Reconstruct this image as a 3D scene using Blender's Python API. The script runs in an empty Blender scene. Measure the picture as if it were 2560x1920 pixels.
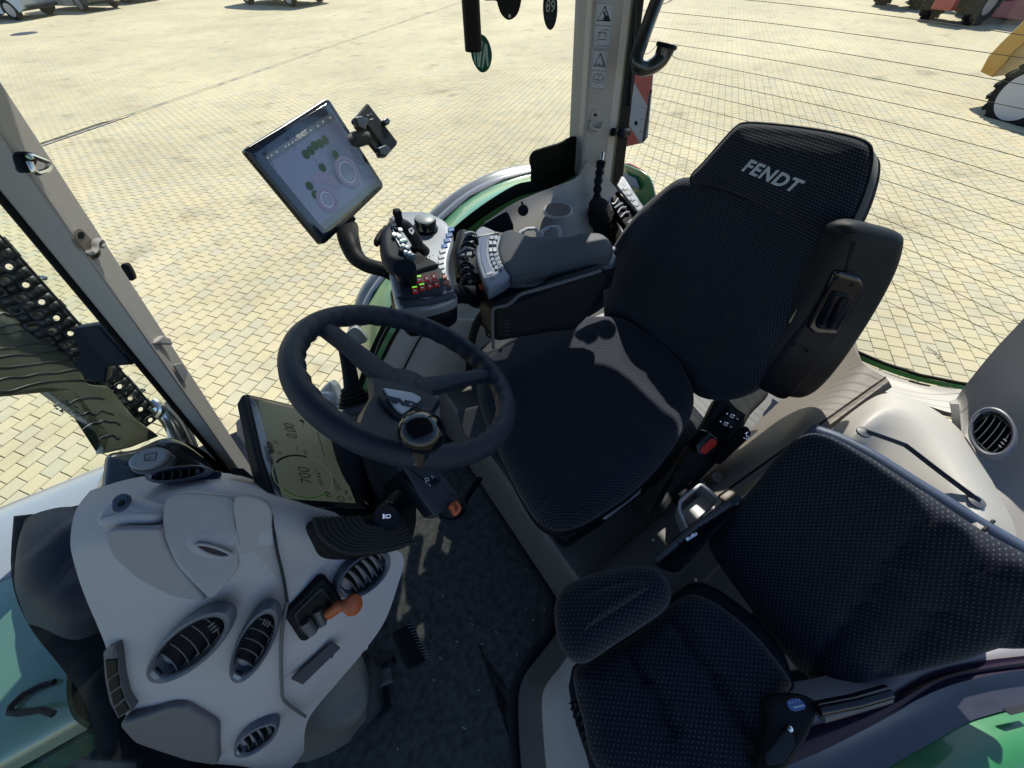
import bpy, bmesh, math, random
from mathutils import Vector as V, Matrix
random.seed(7)
S = bpy.context.scene
COL = S.collection
PI = math.pi
# ------------------------------------------------------------------ camera
# x = towards the tractor's rear, y = towards its right side, z = up; cab floor z = 0, yard z = -1.65
FOC, PITCH, ROLL, YAW = 977.07, .87317, .03575, math.radians(-30.6)
EYE = V((0, 0, 1.35))
GZ = -1.65
_dn = V((math.sin(ROLL)*math.cos(PITCH), math.cos(ROLL)*math.cos(PITCH), math.sin(PITCH)))
_e = V((1, 0, 0)); _e = (_e - _dn*_e.dot(_dn)).normalized(); _g = _dn.cross(_e)
_X = _e*math.cos(YAW) + _g*math.sin(YAW); _Z = -_dn; _Y = _Z.cross(_X)
RM = Matrix((_X, _Y, _Z))                       # photo axes (right, down, forward) -> world
cd = bpy.data.cameras.new('camera'); cam = bpy.data.objects.new('camera', cd); COL.objects.link(cam)
m3 = Matrix((RM.col[0], -RM.col[1], -RM.col[2])).transposed()
cam.matrix_world = Matrix.Translation(EYE) @ m3.to_4x4()
cd.sensor_width = 36; cd.lens = FOC/2560*36; cd.clip_start = .02; cd.clip_end = 2000
S.camera = cam
# ------------------------------------------------------------------ light
SUN_EL, SUN_AZ = math.radians(47), math.radians(43)    # azimuth from +x towards +y
sd = V((math.cos(SUN_EL)*math.cos(SUN_AZ), math.cos(SUN_EL)*math.sin(SUN_AZ), math.sin(SUN_EL)))
w = bpy.data.worlds.new('World'); S.world = w; w.use_nodes = True
nt = w.node_tree; nt.nodes.clear()
sky = nt.nodes.new('ShaderNodeTexSky'); sky.sky_type = 'NISHITA'; sky.sun_disc = False
sky.sun_elevation = SUN_EL; sky.sun_rotation = PI/2 - SUN_AZ; sky.air_density = 1.0; sky.dust_density = .3; sky.ozone_density = 3.0
bg = nt.nodes.new('ShaderNodeBackground'); bg.inputs[1].default_value = .11
wo = nt.nodes.new('ShaderNodeOutputWorld')
nt.links.new(sky.outputs[0], bg.inputs[0]); nt.links.new(bg.outputs[0], wo.inputs[0])
ld = bpy.data.lights.new('sun', 'SUN'); ld.energy = 4.6; ld.angle = math.radians(.53); ld.color = (1, .955, .87)
sun = bpy.data.objects.new('sun', ld); COL.objects.link(sun)
sun.rotation_euler = (-sd).to_track_quat('-Z', 'Y').to_euler(); sun.location = (3, 5, 8)
vs = S.view_settings; vs.view_transform = 'Standard'; vs.look = 'None'; vs.gamma = 1; vs.exposure = .8
try: vs.use_curve_mapping = False
except Exception: pass
S.render.engine = 'CYCLES'
S.cycles.max_bounces = 8; S.cycles.transparent_max_bounces = 24; S.cycles.use_denoising = True
S.cycles.caustics_reflective = False; S.cycles.caustics_refractive = False

# ------------------------------------------------------------------ geometry helpers
def ray(x, y): return RM @ V(((x-1280)/FOC, (y-960)/FOC, 1))
def P(x, y, z=None, X=None, Y=None, pl=None):
    """point of the place seen at photo pixel (x, y) on a known plane"""
    d = ray(x, y)
    if z is not None: return EYE + d*((z-EYE.z)/d.z)
    if Y is not None: return EYE + d*((Y-EYE.y)/d.y)
    if X is not None: return EYE + d*((X-EYE.x)/d.x)
    return EYE + d*((V(pl[0])-EYE).dot(V(pl[1]))/d.dot(V(pl[1])))
def proj(p):
    c = RM.transposed() @ (V(p)-EYE)
    if c.z <= .01: return (-9e9, -9e9)
    return (1280+FOC*c.x/c.z, 960+FOC*c.y/c.z)
class Fr:
    """a local frame: origin o, in-plane axes u, v, normal n (towards the viewer's side)"""
    def __init__(s, o, n, u=None):
        s.o = V(o); s.n = V(n).normalized()
        if u is None: u = V((0, 1, 0)) if abs(s.n.y) < .9 else V((1, 0, 0))
        u = V(u); u = (u - s.n*u.dot(s.n)).normalized(); s.u = u; s.v = s.n.cross(u)
    def at(s, x, y, off=0): return P(x, y, pl=(s.o, s.n)) + s.n*off
    def p(s, a, b, c=0): return s.o + s.u*a + s.v*b + s.n*c
    def off(s, d): return Fr(s.o+s.n*d, s.n, s.u)
def H(z): return Fr((0, 0, z), (0, 0, 1), (1, 0, 0))
def cr(pts, k=6, closed=True):
    """Catmull-Rom through points"""
    n = len(pts); out = []
    rng = range(n) if closed else range(n-1)
    for i in rng:
        g = (lambda j: pts[j % n]) if closed else (lambda j: pts[min(max(j, 0), n-1)])
        a, b, c, d = g(i-1), g(i), g(i+1), g(i+2)
        for q in range(k):
            t = q/k
            out.append(.5*((2*b) + (c-a)*t + (2*a-5*b+4*c-d)*t*t + (3*b-a-3*c+d)*t**3))
    if not closed: out.append(pts[-1].copy())
    return out
def rnd(pts, r, k=5):
    """round the corners of a closed polygon"""
    n = len(pts); out = []
    for i in range(n):
        a, b, c = pts[i-1], pts[i], pts[(i+1) % n]
        rr = r[i] if isinstance(r, (list, tuple)) else r
        da, dc = (a-b), (c-b); la, lc = da.length, dc.length
        q = min(rr, la*.48, lc*.48)
        if q < 1e-5: out.append(b.copy()); continue
        p0 = b+da*(q/la); p1 = b+dc*(q/lc)
        for j in range(k+1):
            t = j/k; out.append(p0*(1-t)**2 + b*2*t*(1-t) + p1*t*t)
    return out
class MB:
    def __init__(s): s.v = []; s.f = []; s.uv = {}
    def add(s, vs, fs, uv=None):
        o = len(s.v); s.v += [V(q) for q in vs]
        s.f += [tuple(i+o for i in f) for f in fs]
        if uv:
            for i, q in enumerate(uv): s.uv[o+i] = q
        return s
    def pad(s, out, n, t, r=0, crown=0, seg=4, rb=None, back=True, groove=None):
        """rounded slab: outline `out` (closed), its top face outward along n, thickness t below it"""
        n = V(n).normalized(); N = len(out); c = sum(out, V())/N
        ar = V()
        for i in range(N): ar += (out[i]-c).cross(out[(i+1) % N]-c)
        if ar.dot(n) < 0: out = out[::-1]
        ins = []
        for i in range(N):
            e1 = (out[i]-out[i-1]); e2 = (out[(i+1) % N]-out[i])
            e = V()
            if e1.length > 1e-7: e += e1.normalized()
            if e2.length > 1e-7: e += e2.normalized()
            k = n.cross(e)
            ins.append(k.normalized() if k.length > 1e-6 else V())
        if rb is None: rb = min(r, t*.45)
        rings = []
        if back:
            for k in range(seg+1 if rb > 0 else 1):
                a = PI/2*k/seg if rb > 0 else PI/2
                rings.append((rb*(1-math.sin(a)), -(t-rb) - rb*math.cos(a)))
            if rb == 0: rings = [(0, -t)]
        else: rings = [(0, -t)]
        r1 = min(r, t*.98)
        if r > 0:
            for k in range(seg+1):
                a = PI/2*k/seg; rings.append((r*(1-math.cos(a)), -r1+r1*math.sin(a)))
        else: rings.append((0, 0))
        u = (V((0, 1, 0)) if abs(n.y) < .9 else V((1, 0, 0))); u = (u-n*u.dot(n)).normalized(); w2 = n.cross(u)
        vs = []; uvs = []
        def put(p, h): vs.append(p+n*h); uvs.append((p.dot(u), p.dot(w2)))
        for d, h in rings:
            for i in range(N):
                put(out[i]+ins[i]*d, h)
                uvs[-1] = (uvs[-1][0], uvs[-1][1] + (-h if h < -r else 0))
        K = 7
        base = [out[i]+ins[i]*rings[-1][0] for i in range(N)]
        for k in range(1, K):
            q = 1-k/K
            for i in range(N): put(c+(base[i]-c)*q, crown*(1-q*q*q))
        fs = []
        nr = len(rings)+K-1
        for k in range(nr-1):
            for i in range(N):
                j = (i+1) % N; fs.append((k*N+i, k*N+j, (k+1)*N+j, (k+1)*N+i))
        put(c, crown); ci = len(vs)-1
        for i in range(N): fs.append(((nr-1)*N+i, (nr-1)*N+(i+1) % N, ci))
        if back: fs.append(tuple(range(N-1, -1, -1)))
        if groove:
            for i, p in enumerate(vs):
                vs[i] = p + n*groove(p)
        return s.add(vs, fs, uvs)
    def tube(s, path, r, seg=10, closed=False, cap=True, flat=None):
        n = len(path); rs = r if isinstance(r, (list, tuple)) else [r]*n
        t0 = (path[1]-path[0]).normalized()
        up = V((0, 0, 1)) if abs(t0.z) < .9 else V((1, 0, 0))
        if flat: up = V(flat[0])
        nrm = (up-t0*up.dot(t0)).normalized(); vs = []
        for i, p in enumerate(path):
            a = path[i-1] if (i > 0 or closed) else path[i]
            b = path[(i+1) % n] if (i < n-1 or closed) else path[i]
            t = (b-a).normalized(); nrm = (nrm-t*nrm.dot(t)).normalized(); bn = t.cross(nrm)
            fx = flat[1] if flat else 1
            for k in range(seg):
                an = 2*PI*k/seg
                vs.append(p+nrm*(math.cos(an)*rs[i]*fx)+bn*(math.sin(an)*rs[i]))
        fs = []
        for i in range(n if closed else n-1):
            j = (i+1) % n
            for k in range(seg):
                l = (k+1) % seg; fs.append((i*seg+k, i*seg+l, j*seg+l, j*seg+k))
        if cap and not closed:
            fs.append(tuple(range(seg-1, -1, -1))); fs.append(tuple((n-1)*seg+k for k in range(seg)))
        return s.add(vs, fs)
    def box(s, c, sx, sy, sz, u=None, v=None, b=0):
        u = V(u).normalized() if u is not None else V((1, 0, 0))
        v = V(v) if v is not None else V((0, 1, 0)); v = (v-u*v.dot(u)).normalized(); w2 = u.cross(v); c = V(c)
        o = [c+u*a*sx/2+v*bb*sy/2+w2*sz/2 for a, bb in ((-1, -1), (1, -1), (1, 1), (-1, 1))]
        if b: return s.pad(rnd(o, b*1.2, 3), w2, sz, b, seg=2)
        vs = o+[q-w2*sz for q in o]
        return s.add(vs, [(0, 1, 2, 3), (7, 6, 5, 4), (0, 4, 5, 1), (1, 5, 6, 2), (2, 6, 7, 3), (3, 7, 4, 0)])
    def lathe(s, o, ax, prof, seg=28, u=None):
        f = Fr(o, ax, u); vs = []
        for r, h in prof:
            for k in range(seg):
                a = 2*PI*k/seg; vs.append(f.p(math.cos(a)*r, math.sin(a)*r, h))
        fs = []; n = len(prof)
        for i in range(n-1):
            for k in range(seg):
                l = (k+1) % seg; fs.append((i*seg+k, i*seg+l, (i+1)*seg+l, (i+1)*seg+k))
        if prof[0][0] > 1e-5: fs.append(tuple(range(seg-1, -1, -1)))
        if prof[-1][0] > 1e-5: fs.append(tuple((n-1)*seg+k for k in range(seg)))
        return s.add(vs, fs)
    def prism(s, bot, top):
        n = len(bot)
        fs = [tuple(range(n-1, -1, -1)), tuple(range(n, 2*n))]+[(i, (i+1) % n, n+(i+1) % n, n+i) for i in range(n)]
        return s.add(list(bot)+list(top), fs)
    def surf(s, g, k=4, t=.006, flip=False):
        """smooth sheet with thickness t through a grid of control points"""
        R = [cr(row, k, False) for row in g]; C = list(zip(*R)); C = [cr([V(q) for q in c], k, False) for c in C]
        G = list(zip(*C)); nr, nc = len(G), len(G[0]); vs = [V(q) for row in G for q in row]
        nm = []
        for i in range(nr):
            for j in range(nc):
                a = G[min(i+1, nr-1)][j]-G[max(i-1, 0)][j]; b = G[i][min(j+1, nc-1)]-G[i][max(j-1, 0)]
                q = a.cross(b); nm.append(q.normalized() if q.length > 1e-9 else V((0, 0, 1)))
        if sum(q.dot(EYE-p) for q, p in zip(nm, vs)) < 0: nm = [-q for q in nm]
        if flip: nm = [-q for q in nm]
        vs2 = [p-q*t for p, q in zip(vs, nm)]; o = len(vs); fs = []
        I = lambda i, j: i*nc+j
        for i in range(nr-1):
            for j in range(nc-1):
                fs.append((I(i, j), I(i, j+1), I(i+1, j+1), I(i+1, j))); fs.append((o+I(i, j), o+I(i+1, j), o+I(i+1, j+1), o+I(i, j+1)))
        per = [(0, j) for j in range(nc)]+[(i, nc-1) for i in range(1, nr)]+[(nr-1, j) for j in range(nc-2, -1, -1)]+[(i, 0) for i in range(nr-2, 0, -1)]
        L = len(per)
        for q in range(L):
            a = I(*per[q]); b = I(*per[(q+1) % L]); fs.append((a, o+a, o+b, b))
        uv = [(p.x, p.y) for p in vs]*2
        return s.add(vs+vs2, fs, uv)
    def build(s, name, mat, parent=None, smooth=True, ang=40, **kw):
        me = bpy.data.meshes.new(name); me.from_pydata([tuple(q) for q in s.v], [], s.f)
        bm = bmesh.new(); bm.from_mesh(me); bmesh.ops.recalc_face_normals(bm, faces=bm.faces); bm.to_mesh(me); bm.free()
        if s.uv:
            l = me.uv_layers.new(name='uv')
            for lp in me.loops:
                q = s.uv.get(lp.vertex_index)
                if q: l.data[lp.index].uv = q
        if smooth:
            me.shade_smooth()
            try: me.set_sharp_from_angle(angle=math.radians(ang))
            except Exception: pass
        me.materials.append(mat)
        return link(name, me, parent, **kw)
def link(name, data, parent=None, label=None, cat=None, group=None, kind=None):
    o = bpy.data.objects.new(name, data); COL.objects.link(o)
    if parent:
        o.parent = parent; o.matrix_parent_inverse = Matrix.Translation(-V(wloc(parent)))
    tag(o, label, cat, group, kind); return o
LOC = {}
def wloc(o):
    return LOC.get(o.name, (0, 0, 0))
def tag(o, label=None, cat=None, group=None, kind=None):
    if label: o['label'] = label
    if cat: o['category'] = cat
    if group: o['group'] = group
    if kind: o['kind'] = kind
    return o
def thing(name, loc, label, cat, group=None, kind=None):
    o = bpy.data.objects.new(name, None); COL.objects.link(o); o.location = loc; o.empty_display_size = .05
    LOC[o.name] = tuple(loc); return tag(o, label, cat, group, kind)
def text(name, s, fr, a, b, size, mat, parent, rot=0, off=.0006, ext=.0002, shear=0, bold=0, sx=1, align='CENTER', spc=1.0):
    """lettering laid on a frame; (a, b) its centre in the frame's axes"""
    c = bpy.data.curves.new(name, 'FONT'); c.body = s; c.size = size; c.extrude = ext; c.shear = shear; c.offset = bold
    c.space_character = spc; c.align_x = align; c.align_y = 'CENTER'; c.materials.append(mat)
    o = bpy.data.objects.new(name, c); COL.objects.link(o)
    u = fr.u*math.cos(rot)+fr.v*math.sin(rot); v2 = fr.n.cross(u)
    M = Matrix((u*sx, v2, fr.n)).transposed().to_4x4(); M.translation = fr.p(a, b, off)
    me = bpy.data.meshes.new_from_object(o); bpy.data.objects.remove(o); me.transform(M); me.name = name
    if not me.materials: me.materials.append(mat)
    return link(name, me, parent)
def ab(fr, x, y):
    q = fr.at(x, y)-fr.o; return q.dot(fr.u), q.dot(fr.v)
def textpx(name, s, fr, x, y, x2, y2, size, mat, parent, **k):
    """lettering centred at photo pixel (x, y), reading towards (x2, y2)"""
    a, b = ab(fr, x, y); a2, b2 = ab(fr, x2, y2)
    return text(name, s, fr, a, b, size, mat, parent, rot=math.atan2(b2-b, a2-a), **k)
def pxs(fr, pts, off=0): return [fr.at(x, y, off) for x, y in pts]
def ell(fr, x, y, ax, ay, n=28, off=0):
    """ellipse in the frame with centre at a pixel and semi-axis end points at pixels ax, ay"""
    c = fr.at(x, y, off); A = fr.at(*ax, off)-c; B = fr.at(*ay, off)-c
    return [c+A*math.cos(2*PI*k/n)+B*math.sin(2*PI*k/n) for k in range(n)]
# ------------------------------------------------------------------ materials
MATS = {}
def mat(name, col, rough=.5, metal=0, bump=0, bs=200, var=0, vs_=8, coat=0, emit=None, es=1, spec=.5, sheen=0):
    if name in MATS: return MATS[name]
    if metal < .5 and not coat and max(col) < .13 and spec == .5: spec = .12; rough = max(rough, .5)
    if metal < .9: col = tuple(q*.68 for q in col)
    es *= .68
    m = bpy.data.materials.new(name); m.use_nodes = True; t = m.node_tree; b = t.nodes['Principled BSDF']
    b.inputs['Base Color'].default_value = (*col, 1); b.inputs['Roughness'].default_value = rough
    b.inputs['Metallic'].default_value = metal; b.inputs['Specular IOR Level'].default_value = spec
    if coat: b.inputs['Coat Weight'].default_value = coat; b.inputs['Coat Roughness'].default_value = .05
    if sheen: b.inputs['Sheen Weight'].default_value = sheen; b.inputs['Sheen Roughness'].default_value = .5
    if emit: b.inputs['Emission Color'].default_value = (*emit, 1); b.inputs['Emission Strength'].default_value = es
    tc = t.nodes.new('ShaderNodeTexCoord')
    if var:
        nz = t.nodes.new('ShaderNodeTexNoise'); nz.inputs['Scale'].default_value = vs_; nz.inputs['Detail'].default_value = 6
        t.links.new(tc.outputs['Object'], nz.inputs['Vector'])
        mr = t.nodes.new('ShaderNodeMapRange'); mr.inputs[1].default_value = .3; mr.inputs[2].default_value = .7
        mr.inputs[3].default_value = 1-var; mr.inputs[4].default_value = 1+var
        mx = t.nodes.new('ShaderNodeMix'); mx.data_type = 'RGBA'; mx.blend_type = 'MULTIPLY'; mx.inputs[0].default_value = 1
        mx.inputs[6].default_value = (*col, 1)
        t.links.new(nz.outputs[0], mr.inputs[0]); t.links.new(mr.outputs[0], mx.inputs[7]); t.links.new(mx.outputs[2], b.inputs['Base Color'])
        m2 = t.nodes.new('ShaderNodeMapRange'); m2.inputs[3].default_value = max(rough-.1, 0); m2.inputs[4].default_value = min(rough+.12, 1)
        t.links.new(nz.outputs[0], m2.inputs[0]); t.links.new(m2.outputs[0], b.inputs['Roughness'])
    if bump:
        nz = t.nodes.new('ShaderNodeTexNoise'); nz.inputs['Scale'].default_value = bs; nz.inputs['Detail'].default_value = 3
        t.links.new(tc.outputs['Object'], nz.inputs['Vector'])
        bp = t.nodes.new('ShaderNodeBump'); bp.inputs['Strength'].default_value = bump; bp.inputs['Distance'].default_value = .002
        t.links.new(nz.outputs[0], bp.inputs['Height']); t.links.new(bp.outputs[0], b.inputs['Normal'])
    MATS[name] = m; return m
def nmath(t, op, a, b=None, c=None):
    n = t.nodes.new('ShaderNodeMath'); n.operation = op
    for i, q in enumerate((a, b, c)):
        if q is None: continue
        if isinstance(q, (int, float)): n.inputs[i].default_value = q
        else: t.links.new(q, n.inputs[i])
    return n.outputs[0]
def fabric(name, base, dot, sp, asp, rx, ry, rot=0, bump=.5):
    base = tuple(q*.68 for q in base); dot = tuple(q*.68 for q in dot)
    m = bpy.data.materials.new(name); m.use_nodes = True; t = m.node_tree; b = t.nodes['Principled BSDF']
    b.inputs['Roughness'].default_value = .9; b.inputs['Specular IOR Level'].default_value = .25
    b.inputs['Sheen Weight'].default_value = .12; b.inputs['Sheen Roughness'].default_value = .5
    uv = t.nodes.new('ShaderNodeUVMap'); uv.uv_map = 'uv'
    mp = t.nodes.new('ShaderNodeMapping'); mp.inputs['Scale'].default_value = (1/sp, 1/(sp*asp), 1); mp.inputs['Rotation'].default_value = (0, 0, rot)
    mp.vector_type = 'TEXTURE' if 0 else 'POINT'
    t.links.new(uv.outputs[0], mp.inputs[0])
    sx = t.nodes.new('ShaderNodeSeparateXYZ'); t.links.new(mp.outputs[0], sx.inputs[0])
    row = nmath(t, 'FLOOR', sx.outputs[1]); off = nmath(t, 'MULTIPLY', row, .5)
    fx = nmath(t, 'SUBTRACT', nmath(t, 'FRACT', nmath(t, 'ADD', sx.outputs[0], off)), .5)
    fy = nmath(t, 'SUBTRACT', nmath(t, 'FRACT', sx.outputs[1]), .5)
    d = nmath(t, 'ADD', nmath(t, 'POWER', nmath(t, 'DIVIDE', nmath(t, 'ABSOLUTE', fx), rx), 2), nmath(t, 'POWER', nmath(t, 'DIVIDE', nmath(t, 'ABSOLUTE', fy), ry), 2))
    mr = t.nodes.new('ShaderNodeMapRange'); mr.inputs[1].default_value = .4; mr.inputs[2].default_value = 1.3; mr.inputs[3].default_value = 1; mr.inputs[4].default_value = 0
    t.links.new(d, mr.inputs[0])
    nz = t.nodes.new('ShaderNodeTexNoise'); nz.inputs['Scale'].default_value = 14; nz.inputs['Detail'].default_value = 5
    t.links.new(uv.outputs[0], nz.inputs['Vector'])
    mxx = t.nodes.new('ShaderNodeMix'); mxx.data_type = 'RGBA'; mxx.inputs[6].default_value = (*base, 1); mxx.inputs[7].default_value = (*dot, 1)
    k = nmath(t, 'MULTIPLY', mr.outputs[0], nmath(t, 'ADD', nmath(t, 'MULTIPLY', nz.outputs[0], .8), .55))
    t.links.new(k, mxx.inputs[0]); t.links.new(mxx.outputs[2], b.inputs['Base Color'])
    bp = t.nodes.new('ShaderNodeBump'); bp.inputs['Strength'].default_value = bump; bp.inputs['Distance'].default_value = .0012
    t.links.new(mr.outputs[0], bp.inputs['Height']); t.links.new(bp.outputs[0], b.inputs['Normal'])
    MATS[name] = m; return m
def glass(name, tint, refl=.06, fk=.5):
    m = bpy.data.materials.new(name); m.use_nodes = True; t = m.node_tree; t.nodes.clear()
    o = t.nodes.new('ShaderNodeOutputMaterial'); tr = t.nodes.new('ShaderNodeBsdfTransparent'); gl = t.nodes.new('ShaderNodeBsdfGlossy')
    tr.inputs[0].default_value = (*tint, 1); gl.inputs['Roughness'].default_value = .01; gl.inputs[0].default_value = (.9, .95, .92, 1)
    fz = t.nodes.new('ShaderNodeLayerWeight'); fz.inputs[0].default_value = .12
    k = nmath(t, 'ADD', nmath(t, 'MULTIPLY', fz.outputs['Fresnel'], fk), refl*.4)
    mx = t.nodes.new('ShaderNodeMixShader'); t.links.new(k, mx.inputs[0]); t.links.new(tr.outputs[0], mx.inputs[1]); t.links.new(gl.outputs[0], mx.inputs[2])
    t.links.new(mx.outputs[0], o.inputs[0]); return m
M_beige = mat('beige_plastic', (.50, .468, .445), .55, bump=.25, bs=900, var=.05, vs_=3)
M_beige2 = mat('warm_grey_plastic', (.23, .195, .165), .55, bump=.25, bs=900, var=.05, vs_=3)
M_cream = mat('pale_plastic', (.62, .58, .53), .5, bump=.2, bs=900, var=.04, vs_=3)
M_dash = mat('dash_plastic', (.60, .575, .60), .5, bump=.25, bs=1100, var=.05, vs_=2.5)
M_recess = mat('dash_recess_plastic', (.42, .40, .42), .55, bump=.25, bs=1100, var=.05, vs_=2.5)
M_grey = mat('dark_grey_plastic', (.05, .053, .06), .5, bump=.3, bs=900, var=.08, vs_=5)
M_greyp = mat('mid_grey_plastic', (.11, .115, .13), .45, bump=.2, bs=900, var=.06, vs_=5)
M_black = mat('black_plastic', (.007, .010, .018), .42, bump=.25, bs=900, var=.12, vs_=6)
M_gloss = mat('gloss_black', (.006, .008, .014), .10, spec=.45)
M_rub = mat('black_rubber', (.014, .014, .014), .7, bump=.2, bs=600, var=.15, vs_=10)
M_leather = mat('wheel_rubber', (.020, .028, .050), .46, spec=.3, bump=.6, bs=700, var=.1, vs_=12)
M_silver = mat('silver_plastic', (.52, .53, .55), .32, metal=.25, var=.04, vs_=6)
M_white = mat('white_plastic', (.75, .76, .78), .4, var=.03)
M_steel = mat('bright_steel', (.62, .62, .62), .22, metal=1, var=.08, vs_=30)
M_dsteel = mat('dark_steel', (.10, .10, .105), .45, metal=.7, var=.2, vs_=14, bump=.2, bs=200)
M_orange = mat('orange_plastic', (.62, .13, .035), .45, bump=.2, bs=700, var=.06)
M_red = mat('red_button', (.85, .03, .012), .35)
M_green = mat('green_paint', (.045, .26, .085), .28, coat=.6, var=.05, vs_=3)
M_fgrey = mat('grey_paint', (.22, .23, .25), .35, coat=.4, var=.06, vs_=3)
M_fab = fabric('seat_fabric', (.0055, .0085, .019), (.07, .08, .105), .0064, .95, .30, .24)
M_fab2 = fabric('striped_fabric', (.004, .0072, .0175), (.075, .085, .105), .0082, .72, .14, .27, bump=.35)
M_vinyl = mat('seat_vinyl', (.009, .011, .016), .5, bump=.35, bs=500, var=.12, vs_=7)
M_piping = mat('blue_grey_trim', (.05, .065, .10), .6, bump=.3, bs=700)
M_lite = mat('pale_print', (.62, .64, .68), .5)
M_lamp = mat('lit_print', (.7, .75, .9), .5, emit=(.55, .65, 1), es=.35)
M_ink = mat('black_print', (.012, .012, .014), .5)
M_inkgrey = mat('grey_print', (.10, .10, .12), .5)
M_teal = mat('teal_button', (.20, .36, .42), .3, coat=.4)
M_blueb = mat('blue_button', (.04, .17, .52), .3, coat=.4)
M_glassw = glass('window_glass', (.975, .985, .97), .04)
M_glassf = glass('windscreen_glass', (.95, .975, .955), .05, .3)
# ------------------------------------------------------------------ the yard
PA = V((math.cos(math.radians(-50.35)), math.sin(math.radians(-50.35)), 0))    # across the paver rows
PB = V((-PA.y, PA.x, 0))                                                      # along the rows
PW, PL = .1554, .1620
P0 = P(566.2, 801.5, z=GZ); PU0, PV0 = P0.dot(PA), P0.dot(PB)
def paver_mat(far=False):
    m = bpy.data.materials.new('yard_paving' if far else 'paver_concrete'); m.use_nodes = True; t = m.node_tree; b = t.nodes['Principled BSDF']
    b.inputs['Roughness'].default_value = .9; b.inputs['Specular IOR Level'].default_value = .2
    g = t.nodes.new('ShaderNodeNewGeometry')
    def dot(v, k):
        n = t.nodes.new('ShaderNodeVectorMath'); n.operation = 'DOT_PRODUCT'; t.links.new(g.outputs['Position'], n.inputs[0]); n.inputs[1].default_value = v; return n.outputs['Value']
    u = nmath(t, 'DIVIDE', nmath(t, 'SUBTRACT', dot(PA, 0), PU0), PW)
    v = nmath(t, 'DIVIDE', nmath(t, 'SUBTRACT', dot(PB, 0), PV0), PL)
    iu = nmath(t, 'FLOOR', u)
    v2 = nmath(t, 'SUBTRACT', v, nmath(t, 'MULTIPLY', nmath(t, 'FLOORED_MODULO', iu, 2), .45)) if 0 else nmath(t, 'SUBTRACT', v, nmath(t, 'MULTIPLY', nmath(t, 'FRACT', nmath(t, 'MULTIPLY', nmath(t, 'ADD', iu, .01), .5)), .9))
    iv = nmath(t, 'FLOOR', v2)
    cx = t.nodes.new('ShaderNodeCombineXYZ'); t.links.new(iu, cx.inputs[0]); t.links.new(iv, cx.inputs[1])
    wn = t.nodes.new('ShaderNodeTexWhiteNoise'); wn.noise_dimensions = '2D'; t.links.new(cx.outputs[0], wn.inputs['Vector'])
    rp = t.nodes.new('ShaderNodeValToRGB'); t.links.new(wn.outputs['Value'], rp.inputs[0])
    e = rp.color_ramp.elements; e[0].position = 0; e[0].color = (.62, .555, .375, 1); e[1].position = 1; e[1].color = (.67, .595, .38, 1)
    for p_, c_ in ((.12, (.58, .535, .385)), (.3, (.64, .57, .37)), (.6, (.665, .575, .36)), (.8, (.66, .565, .38)), (.93, (.60, .55, .39))):
        q = e.new(p_); q.color = (*c_, 1)
    def noise(sc, lo, hi, a0, a1, det=5):
        n = t.nodes.new('ShaderNodeTexNoise'); n.inputs['Scale'].default_value = sc; n.inputs['Detail'].default_value = det
        t.links.new(g.outputs['Position'], n.inputs['Vector']); r = t.nodes.new('ShaderNodeMapRange')
        r.inputs[1].default_value = lo; r.inputs[2].default_value = hi; r.inputs[3].default_value = a0; r.inputs[4].default_value = a1
        t.links.new(n.outputs[0], r.inputs[0]); return r.outputs[0], n.outputs[0]
    big, _ = noise(.33, .35, .68, 1.06, .86); mid, _ = noise(2.2, .5, .75, 1.02, .88); fin, fr_ = noise(140, .3, .7, .93, 1.06, 3)
    stain, _ = noise(1.1, .62, .76, 1, .72)
    k = nmath(t, 'MULTIPLY', nmath(t, 'MULTIPLY', nmath(t, 'MULTIPLY', big, mid), .69), nmath(t, 'MULTIPLY', fin, stain))
    if far:
        fu = nmath(t, 'ABSOLUTE', nmath(t, 'SUBTRACT', nmath(t, 'FRACT', u), .5)); fv = nmath(t, 'ABSOLUTE', nmath(t, 'SUBTRACT', nmath(t, 'FRACT', v2), .5))
        jn = nmath(t, 'GREATER_THAN', nmath(t, 'MAXIMUM', fu, fv), .48)
        k = nmath(t, 'MULTIPLY', k, nmath(t, 'SUBTRACT', 1, nmath(t, 'MULTIPLY', jn, .6)))
    mx = t.nodes.new('ShaderNodeMix'); mx.data_type = 'RGBA'; mx.blend_type = 'MULTIPLY'; mx.inputs[0].default_value = 1
    t.links.new(rp.outputs[0], mx.inputs[6]); t.links.new(k, mx.inputs[7]); t.links.new(mx.outputs[2], b.inputs['Base Color'])
    bp = t.nodes.new('ShaderNodeBump'); bp.inputs['Strength'].default_value = .35; bp.inputs['Distance'].default_value = .002
    t.links.new(fr_, bp.inputs['Height']); t.links.new(bp.outputs[0], b.inputs['Normal'])
    return m
M_pav, M_yard = paver_mat(), paver_mat(True)
M_joint = mat('joint_sand', (.13, .10, .06), .95, var=.35, vs_=9, bump=.6, bs=120)
def cell(iu, iv):
    sh = ((iu+.01)*.5 % 1)*.9
    return V((0, 0, 0)) + PA*((iu+.5)*PW+PU0) + PB*((iv+.5+sh)*PL+PV0)
def gutter_side(p):     # signed distance from the gutter line
    return (p-GA).dot(PA)
GA = P(97, 365, z=GZ)
near = []; R0 = 15.5
for iu in range(-150, 150):
    for iv in range(-150, 150):
        c = cell(iu, iv); c.z = GZ
        r = math.hypot(c.x, c.y)
        if r > R0: continue
        x, y = proj(c)
        if not (-60 < x < 2620 and -60 < y < 1990): continue
        if abs(gutter_side(c)) < .14: continue
        near.append((r, iu, iv, c, x, y))
near.sort(key=lambda q: q[0])
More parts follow.
